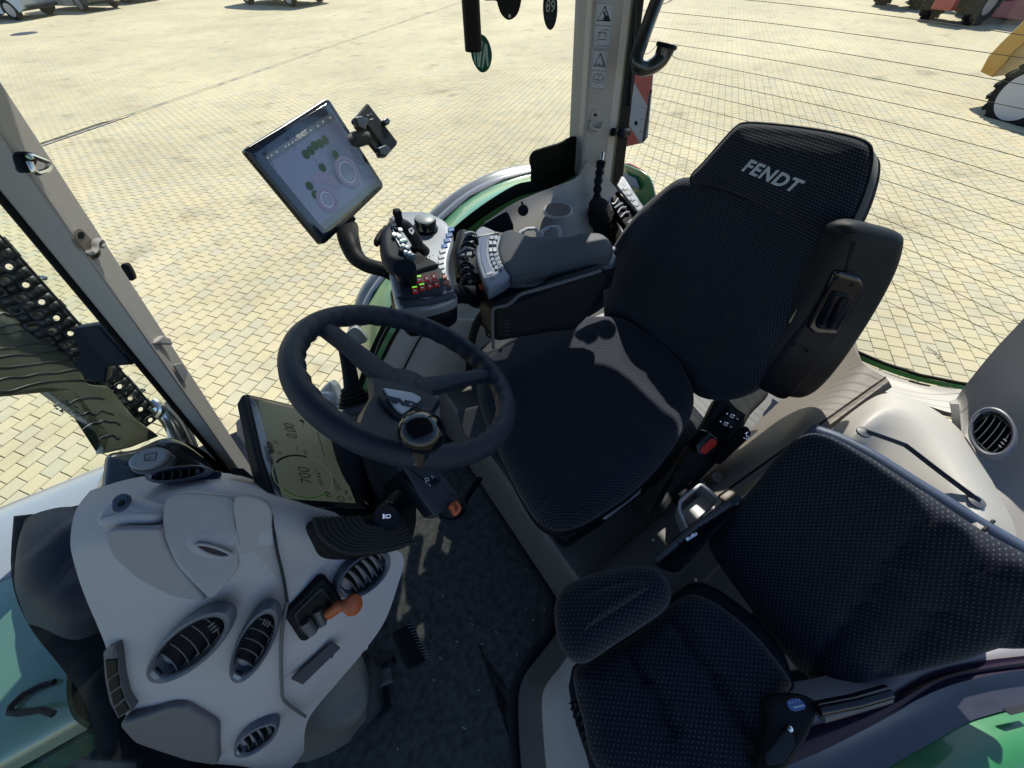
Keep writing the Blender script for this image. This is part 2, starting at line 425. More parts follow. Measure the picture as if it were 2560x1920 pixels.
def inpoly(x, y, pg):
    ins = False; n = len(pg)
    for i in range(n):
        x1, y1 = pg[i]; x2, y2 = pg[(i+1) % n]
        if (y1 > y) != (y2 > y) and x < (x2-x1)*(y-y1)/(y2-y1)+x1: ins = not ins
    return ins
SEEN = [[(0, 990), (105, 975), (268, 1090), (245, 1180), (0, 1185)],
        [(160, 480), (290, 640), (440, 850), (640, 1180), (620, 1000), (790, 1000), (800, 900), (905, 860), (1060, 560), (960, 520), (840, 640), (620, 400), (160, 400)],
        [(2080, 860), (2250, 580), (2560, 500), (2560, 930), (2470, 985), (2200, 930)]]
def paver_geo(c, s=1.0):
    hw, hl, ch = PW/2-.0027, PL/2-.0027, .004
    vs = []
    for k, (q, z) in enumerate(((0, -.05), (0, -ch*.8), (ch, 0))):
        for a, b in ((-1, -1), (1, -1), (1, 1), (-1, 1)):
            vs.append(PA*(a*(hw-q))+PB*(b*(hl-q))+V((0, 0, z)))
    fs = [(8, 9, 10, 11)]
    for k in (0, 4):
        for i in range(4): j = (i+1) % 4; fs.append((k+i, k+j, k+4+j, k+4+i))
    return [c+q for q in vs], fs
pm = MB(); pm.add(*paver_geo(V()))
ground = MB()
ground.add([V((-130, -60, GZ-.011)), V((130, -60, GZ-.011)), V((130, 160, GZ-.011)), V((-130, 160, GZ-.011)), V((-130, -60, GZ-.3)), V((130, -60, GZ-.3)), V((130, 160, GZ-.3)), V((-130, 160, GZ-.3))],
           [(0, 1, 2, 3), (7, 6, 5, 4), (0, 4, 5, 1), (1, 5, 6, 2), (2, 6, 7, 3), (3, 7, 4, 0)])
yard = ground.build('paved_yard', M_joint, smooth=False, kind='structure')
# paving beyond the pavers built one by one: a ring-shaped sheet
ring = MB(); N = 96; rv = []
for r in (R0-.45, 170):
    for k in range(N): rv.append(V((math.cos(2*PI*k/N)*r, math.sin(2*PI*k/N)*r, GZ-.003)))
ring.add(rv, [(k, (k+1) % N, N+(k+1) % N, N+k) for k in range(N)])
# and the ground behind the camera, outside the picture
ring.build('far_paving', M_yard, yard, smooth=False, kind='stuff')
n_ind = 0; rest = MB(); pme = None; rc = random.Random(3)
for r, iu, iv, c, x, y in near:
    cz = c+V((rc.uniform(-.0012, .0012), rc.uniform(-.0012, .0012), rc.uniform(-.0022, .0008)))
    if n_ind < 300 and any(inpoly(x, y, pg) for pg in SEEN):
        if pme is None:
            o = pm.build('paver', M_pav, yard, smooth=False); pme = o.data
        else:
            o = link('paver', pme, yard)
        o.location = cz; o.rotation_euler = (rc.uniform(-.006, .006), rc.uniform(-.006, .006), rc.uniform(-.004, .004)); n_ind += 1
    else:
        rest.add(*paver_geo(cz))
rest.build('pavers', M_pav, yard, smooth=False, kind='stuff')
# the gutter line: a row of narrow stones with open joints either side
gs = MB(); rg = random.Random(5)
for i in range(-60, 190):
    q = GA+PB*(i*.245); q.z = GZ-.004+rg.uniform(-.004, .002)
    gs.box(q-V((0, 0, .03)), .245-.01, .13, .06, PB, PA)
gs.build('gutter_stones', mat('gutter_concrete', (.36, .34, .28), .9, var=.2, vs_=4, bump=.4, bs=90), yard, smooth=False, kind='stuff')
jn = MB()
for sgn in (-1, 1):
    q = GA+PA*(.075*sgn)+PB*16; q.z = GZ-.010
    jn.box(q, 62, .012, .02, PB, PA)
jn.build('gutter_joints', M_rub, yard, smooth=False)
dr = MB(); dr.lathe(P(60, 84, z=GZ)-V((0, 0, .02)), (0, 0, 1), [(.52, 0), (.52, .024), (.47, .028), (0, .028)])
tag(dr.build('drain_cover', M_dsteel), 'round dark drain cover in the paving near the silver car', 'drain cover')

# ------------------------------------------------------------------ parked cars
M_tyre = mat('tyre', (.02, .02, .021), .8, bump=.4, bs=60, var=.2, vs_=6)
M_rim = mat('alloy_rim', (.42, .45, .52), .3, metal=.6, var=.05)
M_cglass = mat('car_glass', (.02, .025, .03), .05, coat=1)
def wheel(parent, c, ax, R, wd, rimr, spokes=5, rm=M_rim, tr=False):
    t = MB(); w2 = wd/2
    t.lathe(c-V(ax)*w2, ax, [(rimr*.98, 0), (R*.93, 0), (R, wd*.18), (R, wd*.82), (R*.93, wd), (rimr*.98, wd), (rimr*.9, wd*.8), (rimr*.9, wd*.2), (rimr*.98, 0)], 32)
    if tr:
        for k in range(18):
            a = 2*PI*k/18; f = Fr(c, ax)
            for sg in (-1, 1):
                a2 = a+(.17 if sg > 0 else 0); d = f.u*math.cos(a2)+f.v*math.sin(a2)
                t.box(c+d*(R+.008)+f.n*(sg*wd*.23), wd*.5, .075, .06, f.n*1+f.n.cross(d)*(.5*sg), d.cross(f.n))
    tw = t.build('wheel', M_tyre, parent)
    r = MB(); r.lathe(c-V(ax)*w2, ax, [(rimr*.97, wd*.9), (rimr*.8, wd*.72), (rimr*.25, wd*.66), (.001, wd*.62)], 28)
    r.lathe(c-V(ax)*w2, ax, [(rimr*.97, wd*.97), (rimr*.99, wd*.93), (rimr*.86, wd*.86)], 28)
    f = Fr(c, ax)
    for k in range(spokes):
        a = 2*PI*k/spokes; d = f.u*math.cos(a)+f.v*math.sin(a)
        r.box(c+d*rimr*.52+f.n*(w2*.72), rimr*.9, rimr*.16, wd*.1, d, f.n.cross(d))
    ro = r.build('rim', rm, None); ro.parent = tw
    return tw
def car(name, label, A, B, side, colr, scale=1.25, rimc=None, suv=False, group='cars parked along the far edge of the yard'):
    """A, B = ground contacts of the two visible side wheels (rear, front); side = unit vector towards the hidden side"""
    A, B = V(A), V(B); f = (B-A).normalized(); wb = (B-A).length; s = V(side); s = (s-f*s.dot(f)).normalized(); k = wb/2.62
    t = thing(name, (A+B)/2+s*.78*k, label, 'car', group)
    up = V((0, 0, 1)); O = (A+B)/2+s*.78*k
    pt = lambda a, b, c: O+f*(a*k)+s*(b*k)+up*(c*k)
    hh = 1.62 if suv else 1.46
    prof = [(-2.0, .34), (-2.12, .55), (-2.08, .92), (-1.95, 1.0), (-1.62, hh-.06), (-.9, hh), (.1, hh-.02), (.62, hh-.12), (1.18, .98), (1.95, .84), (2.12, .62), (2.1, .34), (1.72, .22), (1.66, .42), (1.5, .62), (1.31, .69), (1.12, .62), (.96, .42), (.9, .21), (-.9, .21), (-.96, .42), (-1.12, .62), (-1.31, .69), (-1.5, .62), (-1.66, .42), (-1.72, .24)]
    m = MB(); n = len(prof); rows = []
    for b_, dz in ((-.86, 0), (-.80, .02), (.80, .02), (.86, 0)):
        rows.append([pt(a*(1 if abs(b_) < .85 else .985), b_*(1 if z < .95 else 1-(z-.95)*.34), z+(dz if z < .8 else 0)) for a, z in prof])
    vs = [q for r in rows for q in r]; fs = []
    for i in range(3):
        for j in range(n): l = (j+1) % n; fs.append((i*n+j, i*n+l, (i+1)*n+l, (i+1)*n+j))
    m.add(vs, fs); bmo = m
    c0 = mat(name+'_body_paint', colr, .3, metal=.3, coat=.8)
    bmo.add(rows[0], [tuple(range(n))]); bmo.add(rows[3], [tuple(range(n-1, -1, -1))])
    bo = bmo.build('body', c0, t)
    g = MB()
    for sg in (-1, 1):
        y = lambda z: sg*(.865*(1-(z-.95)*.34)+.006)
        for q in ([(-1.55, 1.02), (-1.5, hh-.17), (-.92, hh-.08), (-.85, 1.0)], [(-.78, 1.0), (-.82, hh-.08), (.05, hh-.09), (.1, .99)], [(.17, .99), (.12, hh-.09), (.52, hh-.17), (.98, 1.0)]):
            g.pad([pt(a, y(z), z) for a, z in q], s*sg, .01)
    g.pad([pt(-1.99, -.62, 1.0), pt(-1.99, .62, 1.0), pt(-1.68, .52, hh-.08), pt(-1.68, -.52, hh-.08)], -f*.8+up*.4, .012)
    g.pad([pt(1.17, -.66, 1.0), pt(1.17, .66, 1.0), pt(.68, .56, hh-.14), pt(.68, -.56, hh-.14)], f*.6+up*.6, .012)
    g.build('window', M_cglass, t)
    for sg in (-1, 1):
        l = MB(); l.box(pt(-2.1, sg*.62, .86), .3*k, .14*k, .06*k, s, up); l.build('tail_light', mat('tail_light', (.5, .02, .03), .2, coat=1), t)
        l = MB(); l.box(pt(2.06, sg*.62, .68), .34*k, .14*k, .08*k, s, up); l.build('headlight', M_cglass, t)
    bp = MB(); bp.box(pt(-2.1, 0, .36), 1.5*k, .1*k, .05*k, s, up); bp.build('bumper', M_black, t)
    for a in (-1.31, 1.31):
        for sg in (-1, 1):
            wheel(t, pt(a, sg*.78, .33), s*sg, .33*k, .21*k, .23*k, 5, rimc or M_rim)
    return t
g_ = lambda x, y: P(x, y, z=GZ)
A = g_(48, 50); car('silver_hatchback', 'light silver hatchback seen from behind, leftmost of the parked cars', A, A+V((-2.6, 2.0, 0)), V((.7, .8, 0)), (.42, .48, .58))
A = g_(215, 30); car('dark_saloon', 'dark car with alloy wheels just right of the silver hatchback', A+V((-1.9, 2.4, 0)), A, V((1, .9, 0)), (.035, .045, .055))
A = g_(322, 8); car('black_saloon', 'black car parked right of the dark car, only its underside in frame', A+V((-1.9, 2.4, 0)), A+V((0, 0, 0)), V((1, .9, 0)), (.02, .022, .03))
car('pale_blue_car', 'pale blue car with spoked alloy wheels, rightmost of the parked cars', g_(626, 11), g_(731, 17), V((.85, .53, 0)), (.50, .53, .62))

# ------------------------------------------------------------------ red machines and the yellow loader
M_tred = mat('red_machine_paint', (.42, .03, .035), .35, coat=.5, var=.08)
def farm_tractor(name, label, A, f, k, nose=M_tred):
    A = V(A); f = V(f).normalized(); up = V((0, 0, 1)); s = V((-f.y, f.x, 0))
    if s.dot(A-EYE) < 0: s = -s
    t = thing(name, A, label, 'tractor', 'red farm machines parked behind the yellow loader')
    pt = lambda a, b, c: A+f*(a*k)+s*((b+.0)*k)+up*(c*k)
    # A = ground contact of the near front wheel
    for (a, b, R, wd) in ((0, 0, .62, .42), (0, 1.7, .62, .42), (-2.5, 0, .85, .55), (-2.5, 1.7, .85, .55)):
        wheel(t, pt(a, b, R), -s if b == 0 else s, R*k, wd*k, R*.55*k, 8, M_rim, tr=True)
    m = MB(); m.pad([pt(-1.5, .45, .8), pt(-1.5, 1.25, .8), pt(-1.5, 1.25, 1.62), pt(-1.5, .45, 1.62)], -f, .02)
    m.pad(rnd([pt(.75, .5, .75), pt(.75, 1.2, .75), pt(.72, 1.15, 1.35), pt(.72, .55, 1.35)], .06*k), f, 2.3*k, .05*k)
    m.build('hood', nose, t)
    m = MB(); m.box(pt(-1.2, .85, .62), 3.6*k, .5*k, .34*k, f, s); m.build('chassis', M_dsteel, t)
    m = MB(); m.box(pt(.9, .85, .62), .3*k, .75*k, .42*k, f, s, b=.03); m.build('front_weight', M_tred, t)
    m = MB(); m.pad(rnd([pt(-2.9, .25, 1.1), pt(-1.5, .25, 1.1), pt(-1.45, .3, 2.55), pt(-2.75, .3, 2.6)], .08*k), -s, 1.25*k, .03*k); m.build('cab', M_cglass, t)
    m = MB(); m.box(pt(-2.1, .87, 2.68), 1.7*k, 1.4*k, .16*k, f, s, b=.04); m.build('roof', M_tred, t)
    for b in (.1, 1.55):
        m = MB(); m.surf([[pt(-2.5-1.0*math.cos(q), b-.22, .85+1.0*math.sin(q)) for q in (0.2, .9, 1.6, 2.3, 2.9)], [pt(-2.5-1.0*math.cos(q), b+.3, .85+1.0*math.sin(q)) for q in (0.2, .9, 1.6, 2.3, 2.9)]], 3, .03); m.build('mudguard', M_tred, t)
    return t
farm_tractor('red_tractor', 'red tractor with blue-grey wheel rims parked behind the yellow loader', g_(2428, 62), (-.62, .10, 0), .95)
tw_ = Fr(g_(2400, 55), (-.8, -.5, .1)); m = MB(); m.pad(rnd(pxs(tw_, [(2380, 4), (2410, -10), (2408, 22), (2395, 32), (2378, 22)]), .05), tw_.n, .5, .04); tag(m.build('red_weight', M_tred), 'red front weight block between the wheels of the red tractor', 'weight')
farm_tractor('compact_red_tractor', 'red tractor parked further left, nearer the top edge, with a blue-grey front wheel', g_(2290, 22), (-.62, .10, 0), .95)
# red trailer box behind
tq = thing('red_trailer', g_(2520, 40), 'low dark red trailer body standing behind the red tractor', 'trailer')
tf_ = Fr(g_(2520, 62), (-.8, -.6, .1)); m = MB(); m.pad(pxs(tf_, [(2492, 6), (2680, -20), (2680, 70), (2476, 42)]), tf_.n, .3, .02); m.build('side_board', mat('maroon_paint', (.30, .03, .05), .45, coat=.3), tq)
m = MB(); q = g_(2545, 48); m.box(q+V((2.2, -1.3, 1.15)), 3.4, .1, .8, V((1.0, -.30, 0)), V((0, 0, 1))); m.box(q+V((2.4, -.6, 1.15)), 3.4, 1.6, .75, V((1.0, -.30, 0)), V((.3, 1, 0))); m.build('body', mat('maroon_paint', (.20, .02, .03), .45, coat=.3), tq)
for d in (0.9, 3.2): wheel(tq, q+V((d, -.9-.30*d+.2, .38)), V((-.3, -1, 0)).normalized(), .38, .25, .22, 6)
M_yel = mat('yellow_paint', (.62, .32, .03), .35, coat=.5, var=.05)
lq = g_(2545, 305)
ly = thing('yellow_loader', lq, 'yellow wheeled loader with white rims cut off by the right edge of the photo', 'loader')
# frame: forward axis runs left in the picture
fo = (g_(2447, 205)-g_(2560, 232)); fo.z = 0; fo.normalize(); so = V((-fo.y, fo.x, 0)); so = so if so.dot(lq) > 0 else -so; up = V((0, 0, 1))
LP = lambda a, b, c: lq+fo*a+so*b+up*c
wc_ = Fr(LP(0, -.08, 0), -so).at(2568, 240)
wheel(ly, wc_, -so, .56, .32, .42, 6, mat('white_rim', (.62, .62, .66), .35), tr=True)
wheel(ly, LP(-.30, 1.35, .50), so, .50, .32, .33, 6, M_rim, tr=True)
wheel(ly, LP(-2.2, -.08, .50), -so, .50, .32, .33, 6, M_rim, tr=True)
m = MB()
hfq = Fr(LP(0, .25, 0), -so)
m.pad(pxs(hfq, [(2449, 180), (2478, 193), (2512, 160), (2538, 128), (2575, 100), (2640, 82), (2800, 70), (2800, -80), (2640, -20), (2560, 50), (2500, 108), (2470, 140)]), -so, .95, .03); m.build('engine_cover', M_yel, ly)
m = MB(); m.box(LP(-.9, .75, .72), 2.6, .6, .5, fo, so); m.box(LP(.15, .75, .62), .7, .8, .4, fo, so, b=.04); m.build('chassis', M_dsteel, ly)
m = MB(); m.box(LP(-.1, .22, .62), .35, .06, .22, fo, up); m.build('step_bracket', M_yel, ly)
m = MB(); m.tube([LP(.55, .7, .05), LP(.42, .7, .55)], .035, 8); m.box(LP(.55, .7, .03), .22, .16, .05, fo, so); m.build('support_leg', M_black, ly)
m = MB()
for k in range(4): m.tube(cr([LP(.25-.12*k, .5, .95), LP(.32-.1*k, .42, .75), LP(.15-.12*k, .5, .55)], 5, False), .022, 7)
m.build('hydraulic_hoses', M_rub, ly)
# ------------------------------------------------------------------ the tractor outside the cab
hd = thing('engine_hood', (-1.3, .55, .3), 'green engine hood with grey right edge seen through the windscreen', 'engine hood')
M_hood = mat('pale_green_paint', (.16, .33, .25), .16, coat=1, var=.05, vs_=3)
HZ = .33
def hoodpts(ys, zs, xs=(-3.2, -2.2, -1.5, -1.1, -.80)):
    return [[V((x, y, z - .05*max(0, (-x-1.0)))) for y, z in zip(ys, zs)] for x in xs]
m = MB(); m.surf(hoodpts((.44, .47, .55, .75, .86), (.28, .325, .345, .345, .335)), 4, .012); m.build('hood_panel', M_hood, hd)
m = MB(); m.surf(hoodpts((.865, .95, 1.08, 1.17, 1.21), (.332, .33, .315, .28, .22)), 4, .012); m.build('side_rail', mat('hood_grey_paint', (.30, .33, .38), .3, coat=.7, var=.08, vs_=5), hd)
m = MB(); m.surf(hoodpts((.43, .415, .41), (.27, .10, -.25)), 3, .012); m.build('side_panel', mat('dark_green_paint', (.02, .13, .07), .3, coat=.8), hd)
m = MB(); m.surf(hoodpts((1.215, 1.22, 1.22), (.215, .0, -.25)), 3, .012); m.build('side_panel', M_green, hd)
fq = H(.352)
m = MB(); m.tube([fq.at(x, y) for x, y in [(136, 1705), (100, 1715), (60, 1735), (28, 1765), (24, 1780), (50, 1783), (105, 1775), (134, 1785)]], .006, 8); m.build('hood_recess_rim', M_black, hd)
# front mounting block (dark plastic cowl between hood and windscreen)
cw = MB()
cw.surf([[P(x, y, z=z) for x, y, z in r] for r in [
    [(230, 1268, .50), (150, 1268, .50), (85, 1285, .48), (62, 1300, .46)],
    [(225, 1330, .53), (130, 1330, .53), (62, 1345, .51), (44, 1360, .47)],
    [(235, 1430, .53), (130, 1440, .53), (58, 1450, .51), (36, 1455, .46)],
    [(270, 1500, .51), (160, 1530, .51), (75, 1515, .48), (50, 1510, .44)],
    [(290, 1560, .45), (190, 1600, .46), (105, 1570, .45), (70, 1560, .42)]]], 5, .03)
tag(cw.build('cowl_cover', mat('cowl_plastic', (.014, .020, .040), .5, var=.1, vs_=4)), 'dark navy cowl cover between the hood and the dashboard', 'cowl cover')
bk = MB()
bk.surf([[P(x, y, z=z) for x, y, z in r] for r in [
    [(34, 1290, .42), (60, 1290, .43), (260, 1250, .43)], [(28, 1440, .42), (80, 1450, .43), (300, 1460, .43)],
    [(70, 1560, .42), (180, 1580, .43), (330, 1600, .43)], [(150, 1665, .42), (240, 1690, .43), (380, 1760, .40)], [(215, 1760, .41), (300, 1840, .41), (500, 1930, .32)],
    [(240, 1880, .40), (340, 1950, .38), (700, 1990, .16)], [(260, 2050, .38), (400, 2060, .36), (800, 2060, .12)]]], 4, .03)
tag(bk.build('bulkhead_panel', mat('matt_black_panel', (.006, .008, .013), .75, bump=.3, bs=300)), 'matt black bulkhead panel below the left edge of the dashboard', 'bulkhead')
gp = MB(); gp.surf([[P(x, y, z=z) for x, y, z in r] for r in [[(146, 1600, .20), (260, 1600, .2)], [(140, 1750, .20), (300, 1800, .2)], [(110, 1990, .20), (420, 2000, .2)]]], 4, .02)
tag(gp.build('side_cover', mat('dark_teal_cover', (.02, .035, .05), .45, var=.2, vs_=8)), 'dark teal cover seen in the gap beside the hood', 'cover')
# exhaust silencer with perforated heat shield
ex = thing('exhaust_stack', (-.62, 1.0, -.2), 'exhaust silencer with perforated steel heat shield beside the right front pillar', 'exhaust')
axp = [P(250, 1000, Y=1.12), P(-40, 640, Y=1.12)]
ad = (axp[1]-axp[0]).normalized()
def shield(a0, a1, r, c0, c1, rows, cols):
    """perforated half-round plate"""
    f = Fr(c0, ad, V((0, -1, 0))); L = (c1-c0).length; m = MB()
    rim8 = [(-1, -1), (0, -1), (1, -1), (1, 0), (1, 1), (0, 1), (-1, 1), (-1, 0)]
    for i in range(rows):
        for j in range(cols):
            if 1 <= j <= cols-2 and i % 1 == 0: hole = True
            else: hole = False
            def pt(x, y):
                an = a0+(a1-a0)*(j+.5+x*.5)/cols; return f.o+f.u*(math.cos(an)*r)+f.v*(math.sin(an)*r)+f.n*((i+.5+y*.5)/rows*L)
            off = .22 if i % 2 else -.22
            if hole and j % 2 == (i % 2):
                o_ = [pt(x, y) for x, y in rim8]; n_ = [pt(x*.62 if x*y == 0 else x*.44, y*.62 if x*y == 0 else y*.44) for x, y in rim8]
                m.add(o_+n_, [(k, (k+1) % 8, 8+(k+1) % 8, 8+k) for k in range(8)])
            else:
                m.add([pt(-1, -1), pt(0, -1), pt(1, -1), pt(1, 1), pt(0, 1), pt(-1, 1)], [(0, 1, 4, 5), (1, 2, 3, 4)])
    return m
c0, c1 = P(372, 1062, Y=1.07), P(-70, 590, Y=1.17)
ad = (c1-c0).normalized(); L_ = (c1-c0).length
sfr_ = Fr(c0, (.55, -.80, .1)); wv_ = sfr_.n.cross(ad).normalized()
if proj(c0+wv_*.05)[0] < proj(c0)[0]: wv_ = -wv_
m = MB(); CW = .0205; nr_ = int(L_/CW); ncol = 4
for i in range(nr_):
    for j in range(ncol):
        bend = (j-1.5)**2*.0022
        def pt(x, y, i=i, j=j):
            jj = j+.5+x*.5; return c0+ad*((i+.5+y*.5)*CW)+wv_*((jj-2)*CW)-sfr_.n*((jj-2)**2*.0035)
        rim8 = [(-1, -1), (0, -1), (1, -1), (1, 0), (1, 1), (0, 1), (-1, 1), (-1, 0)]
        if (i+j) % 2 == 0 and j < 3:
            o_ = [pt(x, y) for x, y in rim8]; n_ = [pt(x*.62 if x*y == 0 else x*.44, y*.62 if x*y == 0 else y*.44) for x, y in rim8]
            m.add(o_+n_, [(k, (k+1) % 8, 8+(k+1) % 8, 8+k) for k in range(8)])
        else: m.add([pt(-1, -1), pt(1, -1), pt(1, 1), pt(-1, 1)], [(0, 1, 2, 3)])
shd = m.build('heat_shield', M_dsteel, ex); md = shd.modifiers.new('t', 'SOLIDIFY'); md.thickness = .003
m = MB(); q_ = -sfr_.n*.05-wv_*.02; m.tube([c0+q_, c1+q_], .028, 18); m.build('exhaust_pipe', M_dsteel, ex)
m = MB(); m.tube([c0+wv_*.034+sfr_.n*.002, c1+wv_*.034+sfr_.n*.002], .0022, 6); m.build('shield_groove', M_ink, ex)
for q in (.18, .52, .8):
    m = MB(); m.lathe(c0+ad*L_*q+wv_*.042, sfr_.n, [(.006, 0), (.006, .006), (0, .008)], 6); m.build('shield_bolt', M_steel, ex)
M_can = mat('olive_paving_reflection', (.17, .175, .125), .3, coat=.5, var=.12, vs_=5)  # olive base colour paints the paving's reflection onto the polished shell
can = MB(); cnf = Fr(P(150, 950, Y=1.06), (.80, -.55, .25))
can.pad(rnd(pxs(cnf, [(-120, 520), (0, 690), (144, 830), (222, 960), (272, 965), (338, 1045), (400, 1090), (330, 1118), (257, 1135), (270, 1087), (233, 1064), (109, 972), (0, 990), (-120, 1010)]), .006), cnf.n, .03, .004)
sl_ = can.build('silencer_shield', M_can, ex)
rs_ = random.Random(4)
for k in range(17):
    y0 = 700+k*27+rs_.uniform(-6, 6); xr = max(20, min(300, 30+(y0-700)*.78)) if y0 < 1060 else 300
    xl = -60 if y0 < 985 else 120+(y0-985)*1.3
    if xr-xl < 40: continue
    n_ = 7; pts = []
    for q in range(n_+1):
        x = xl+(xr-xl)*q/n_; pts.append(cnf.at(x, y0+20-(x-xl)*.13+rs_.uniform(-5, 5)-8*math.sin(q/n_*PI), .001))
    m = MB(); m.tube(cr(pts, 4, False), .0011, 5); m.build('reflected_joint', M_dsteel, sl_)  # dark wavy lines drawn as reflections of the paving joints
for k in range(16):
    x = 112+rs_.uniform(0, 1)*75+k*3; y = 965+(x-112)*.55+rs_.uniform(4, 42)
    m = MB(); m.pad(ell(cnf, x, y, (x+rs_.uniform(2, 5), y+1.5), (x-.6, y+2.2), 10, .0016), cnf.n, .001); m.build('reflected_hole', M_steel, sl_)  # pale discs stand in for the reflected shield perforations
m = MB(); bfr = Fr(P(230, 880, Y=1.0), (-.2, -1, .35))
m.pad(rnd(pxs(bfr, [(183, 822), (245, 812), (335, 912), (268, 918), (262, 958), (222, 952), (180, 915), (200, 895)]), .004), bfr.n, .03, .004)
m.build('bracket', mat('blue_black_metal', (.010, .018, .042), .5), ex)
m = MB()
m.tube(cr([P(400, 1010, Y=1.06), P(440, 1060, Y=1.03), P(480, 1160, Y=1.0), P(500, 1230, Y=1.0)], 6, False), .028, 16); m.build('elbow_pipe', M_steel, ex)
m = MB(); m.tube(cr([P(385, 1000, Y=1.04), P(405, 1020, Y=1.02), P(395, 1040, Y=1.02)], 5, False), .009, 8); m.build('clamp', M_steel, ex)
m = MB(); wf = Fr(P(430, 1130, Y=.98), (.1, -.8, .6)); m.pad(rnd(pxs(wf, [(455, 1085), (465, 1100), (450, 1150), (425, 1148), (405, 1120)]), .005), wf.n, .004, .001); m.build('triangular_bracket', M_steel, ex)
m = MB(); m.lathe(wf.at(432, 1128), wf.n, [(.010, 0), (.010, .008), (.006, .010), (0, .010)], 6); m.build('bolt', M_steel, ex)
# tank with round cap in front of the windscreen corner
tk = thing('washer_tank', P(340, 1200, z=.35), 'dark tank with round white filler cap outside the windscreen', 'filler tank')
m = MB(); tf = Fr(P(380, 1160, z=.50), (.25, -.45, .85)); m.pad(cr(pxs(tf, [(250, 1240), (248, 1170), (262, 1130), (330, 1118), (400, 1090), (450, 1100), (520, 1160), (540, 1240), (420, 1275), (320, 1270)]), 5), tf.n, .25, .03, .01); m.build('tank_body', mat('tank_plastic', (.02, .026, .032), .25, coat=.5), tk)
cf2 = Fr(P(370, 1145, z=.56), (.12, -.42, .9))
m = MB(); m.pad(ell(cf2, 370, 1145, (418, 1130), (376, 1168), off=0), cf2.n, .02, .003); m.build('filler_cap', M_white, tk)
m = MB()
for a, b in (((362, 1137), (392, 1132)), ((392, 1132), (388, 1150)), ((388, 1150), (362, 1153)), ((362, 1153), (362, 1137)), ((368, 1150), (380, 1140))): m.tube([cf2.at(*a, .001), cf2.at(*b, .001)], .0006, 5)
m.build('cap_symbol', M_inkgrey, tk)
m = MB(); m.pad(ell(cf2, 368, 1152, (422, 1138), (376, 1178), off=-.022), cf2.n, .02, .003); m.build('cap_ring', M_fgrey, tk)
for i, pp in enumerate(([(470, 1115), (500, 1130), (540, 1160), (575, 1185)], [(470, 1125), (510, 1135), (545, 1180)])):
    m = MB(); m.tube(cr([P(x, y, Y=.93) for x, y in pp], 6, False), .007, 8); m.build('hose', M_rub, tk)
# rear fenders
YO, YI = 1.62, 1.27
outer = [(1345, 408), (1240, 428), (1150, 470), (1085, 520), (1030, 575), (960, 650), (905, 715), (880, 780), (866, 850), (858, 930)]
mid1 = [(1350, 418), (1250, 440), (1165, 482), (1100, 535), (1045, 592), (975, 662), (925, 722), (893, 790), (880, 860), (872, 935)]
mid2 = [(1352, 428), (1260, 452), (1175, 495), (1110, 552), (1060, 608), (985, 672), (935, 735), (905, 800), (890, 865), (882, 940)]
inner = [(1350, 470), (1270, 500), (1210, 540), (1140, 600), (1085, 660), (1030, 735), (985, 800), (955, 860), (930, 915), (915, 975)]
ff = thing('right_rear_fender', (.6, 1.4, .5), 'green rear fender with grey rim outside the right window', 'fender')
def strip(a, ya, b, yb, t=.02, rows=3):
    g = []
    A_ = [P(x, y, Y=ya) for x, y in a]; B_ = [P(x, y, Y=yb) for x, y in b]
    for k in range(rows): q = k/(rows-1); g.append([p*(1-q)+r*q+V((0, 0, .012*math.sin(PI*q))) for p, r in zip(A_, B_)])
    return MB().surf(g, 3, t)
strip(outer, 1.66, mid1, 1.60).build('fender_rim', M_fgrey, ff)
strip(mid1, 1.60, mid2, 1.55).build('fender_rim', mat('lilac_grey_paint', (.30, .31, .36), .3, coat=.5), ff)
strip(mid2, 1.545, inner, YI, rows=4).build('fender_panel', M_green, ff)
m = MB(); m.tube([P(x, y, Y=1.545)+V((0, 0, .004)) for x, y in mid2], .0035, 6); m.build('seam', M_black, ff)
m = MB(); mf = Fr(P(880, 830, Y=1.3), (-.3, -.8, .4)); m.pad(cr(pxs(mf, [(862, 838), (885, 818), (905, 830), (918, 852), (895, 862), (875, 850)]), 4), mf.n, .03, .004); m.build('marker_lamp', M_fgrey, ff)
# rear part of the same fender, behind the rear window
rf = Fr(P(1600, 480, X=1.75), (.2, -.6, .8))
m = MB(); m.pad(cr([P(x, y, X=1.72) for x, y in [(1552, 415), (1590, 418), (1625, 440), (1640, 490), (1645, 540), (1600, 540), (1560, 500)]], 4), (-.5, -.3, .8), .05, .01); m.build('fender_rear_corner', M_green, ff)
m = MB(); m.pad(rnd([P(x, y, X=1.70) for x, y in [(1552, 430), (1590, 445), (1600, 470), (1570, 462)]], .01), (-.5, -.3, .8), .02, .002); m.build('fender_label', mat('pale_blue_plate', (.25, .36, .55), .3), ff)
m = MB(); m.tube([P(x, y, X=1.73) for x, y in [(1545, 412), (1575, 412), (1610, 430), (1630, 462), (1642, 510)]], .008, 8); m.build('tail_light', mat('red_lens', (.55, .03, .06), .25, coat=1), ff)
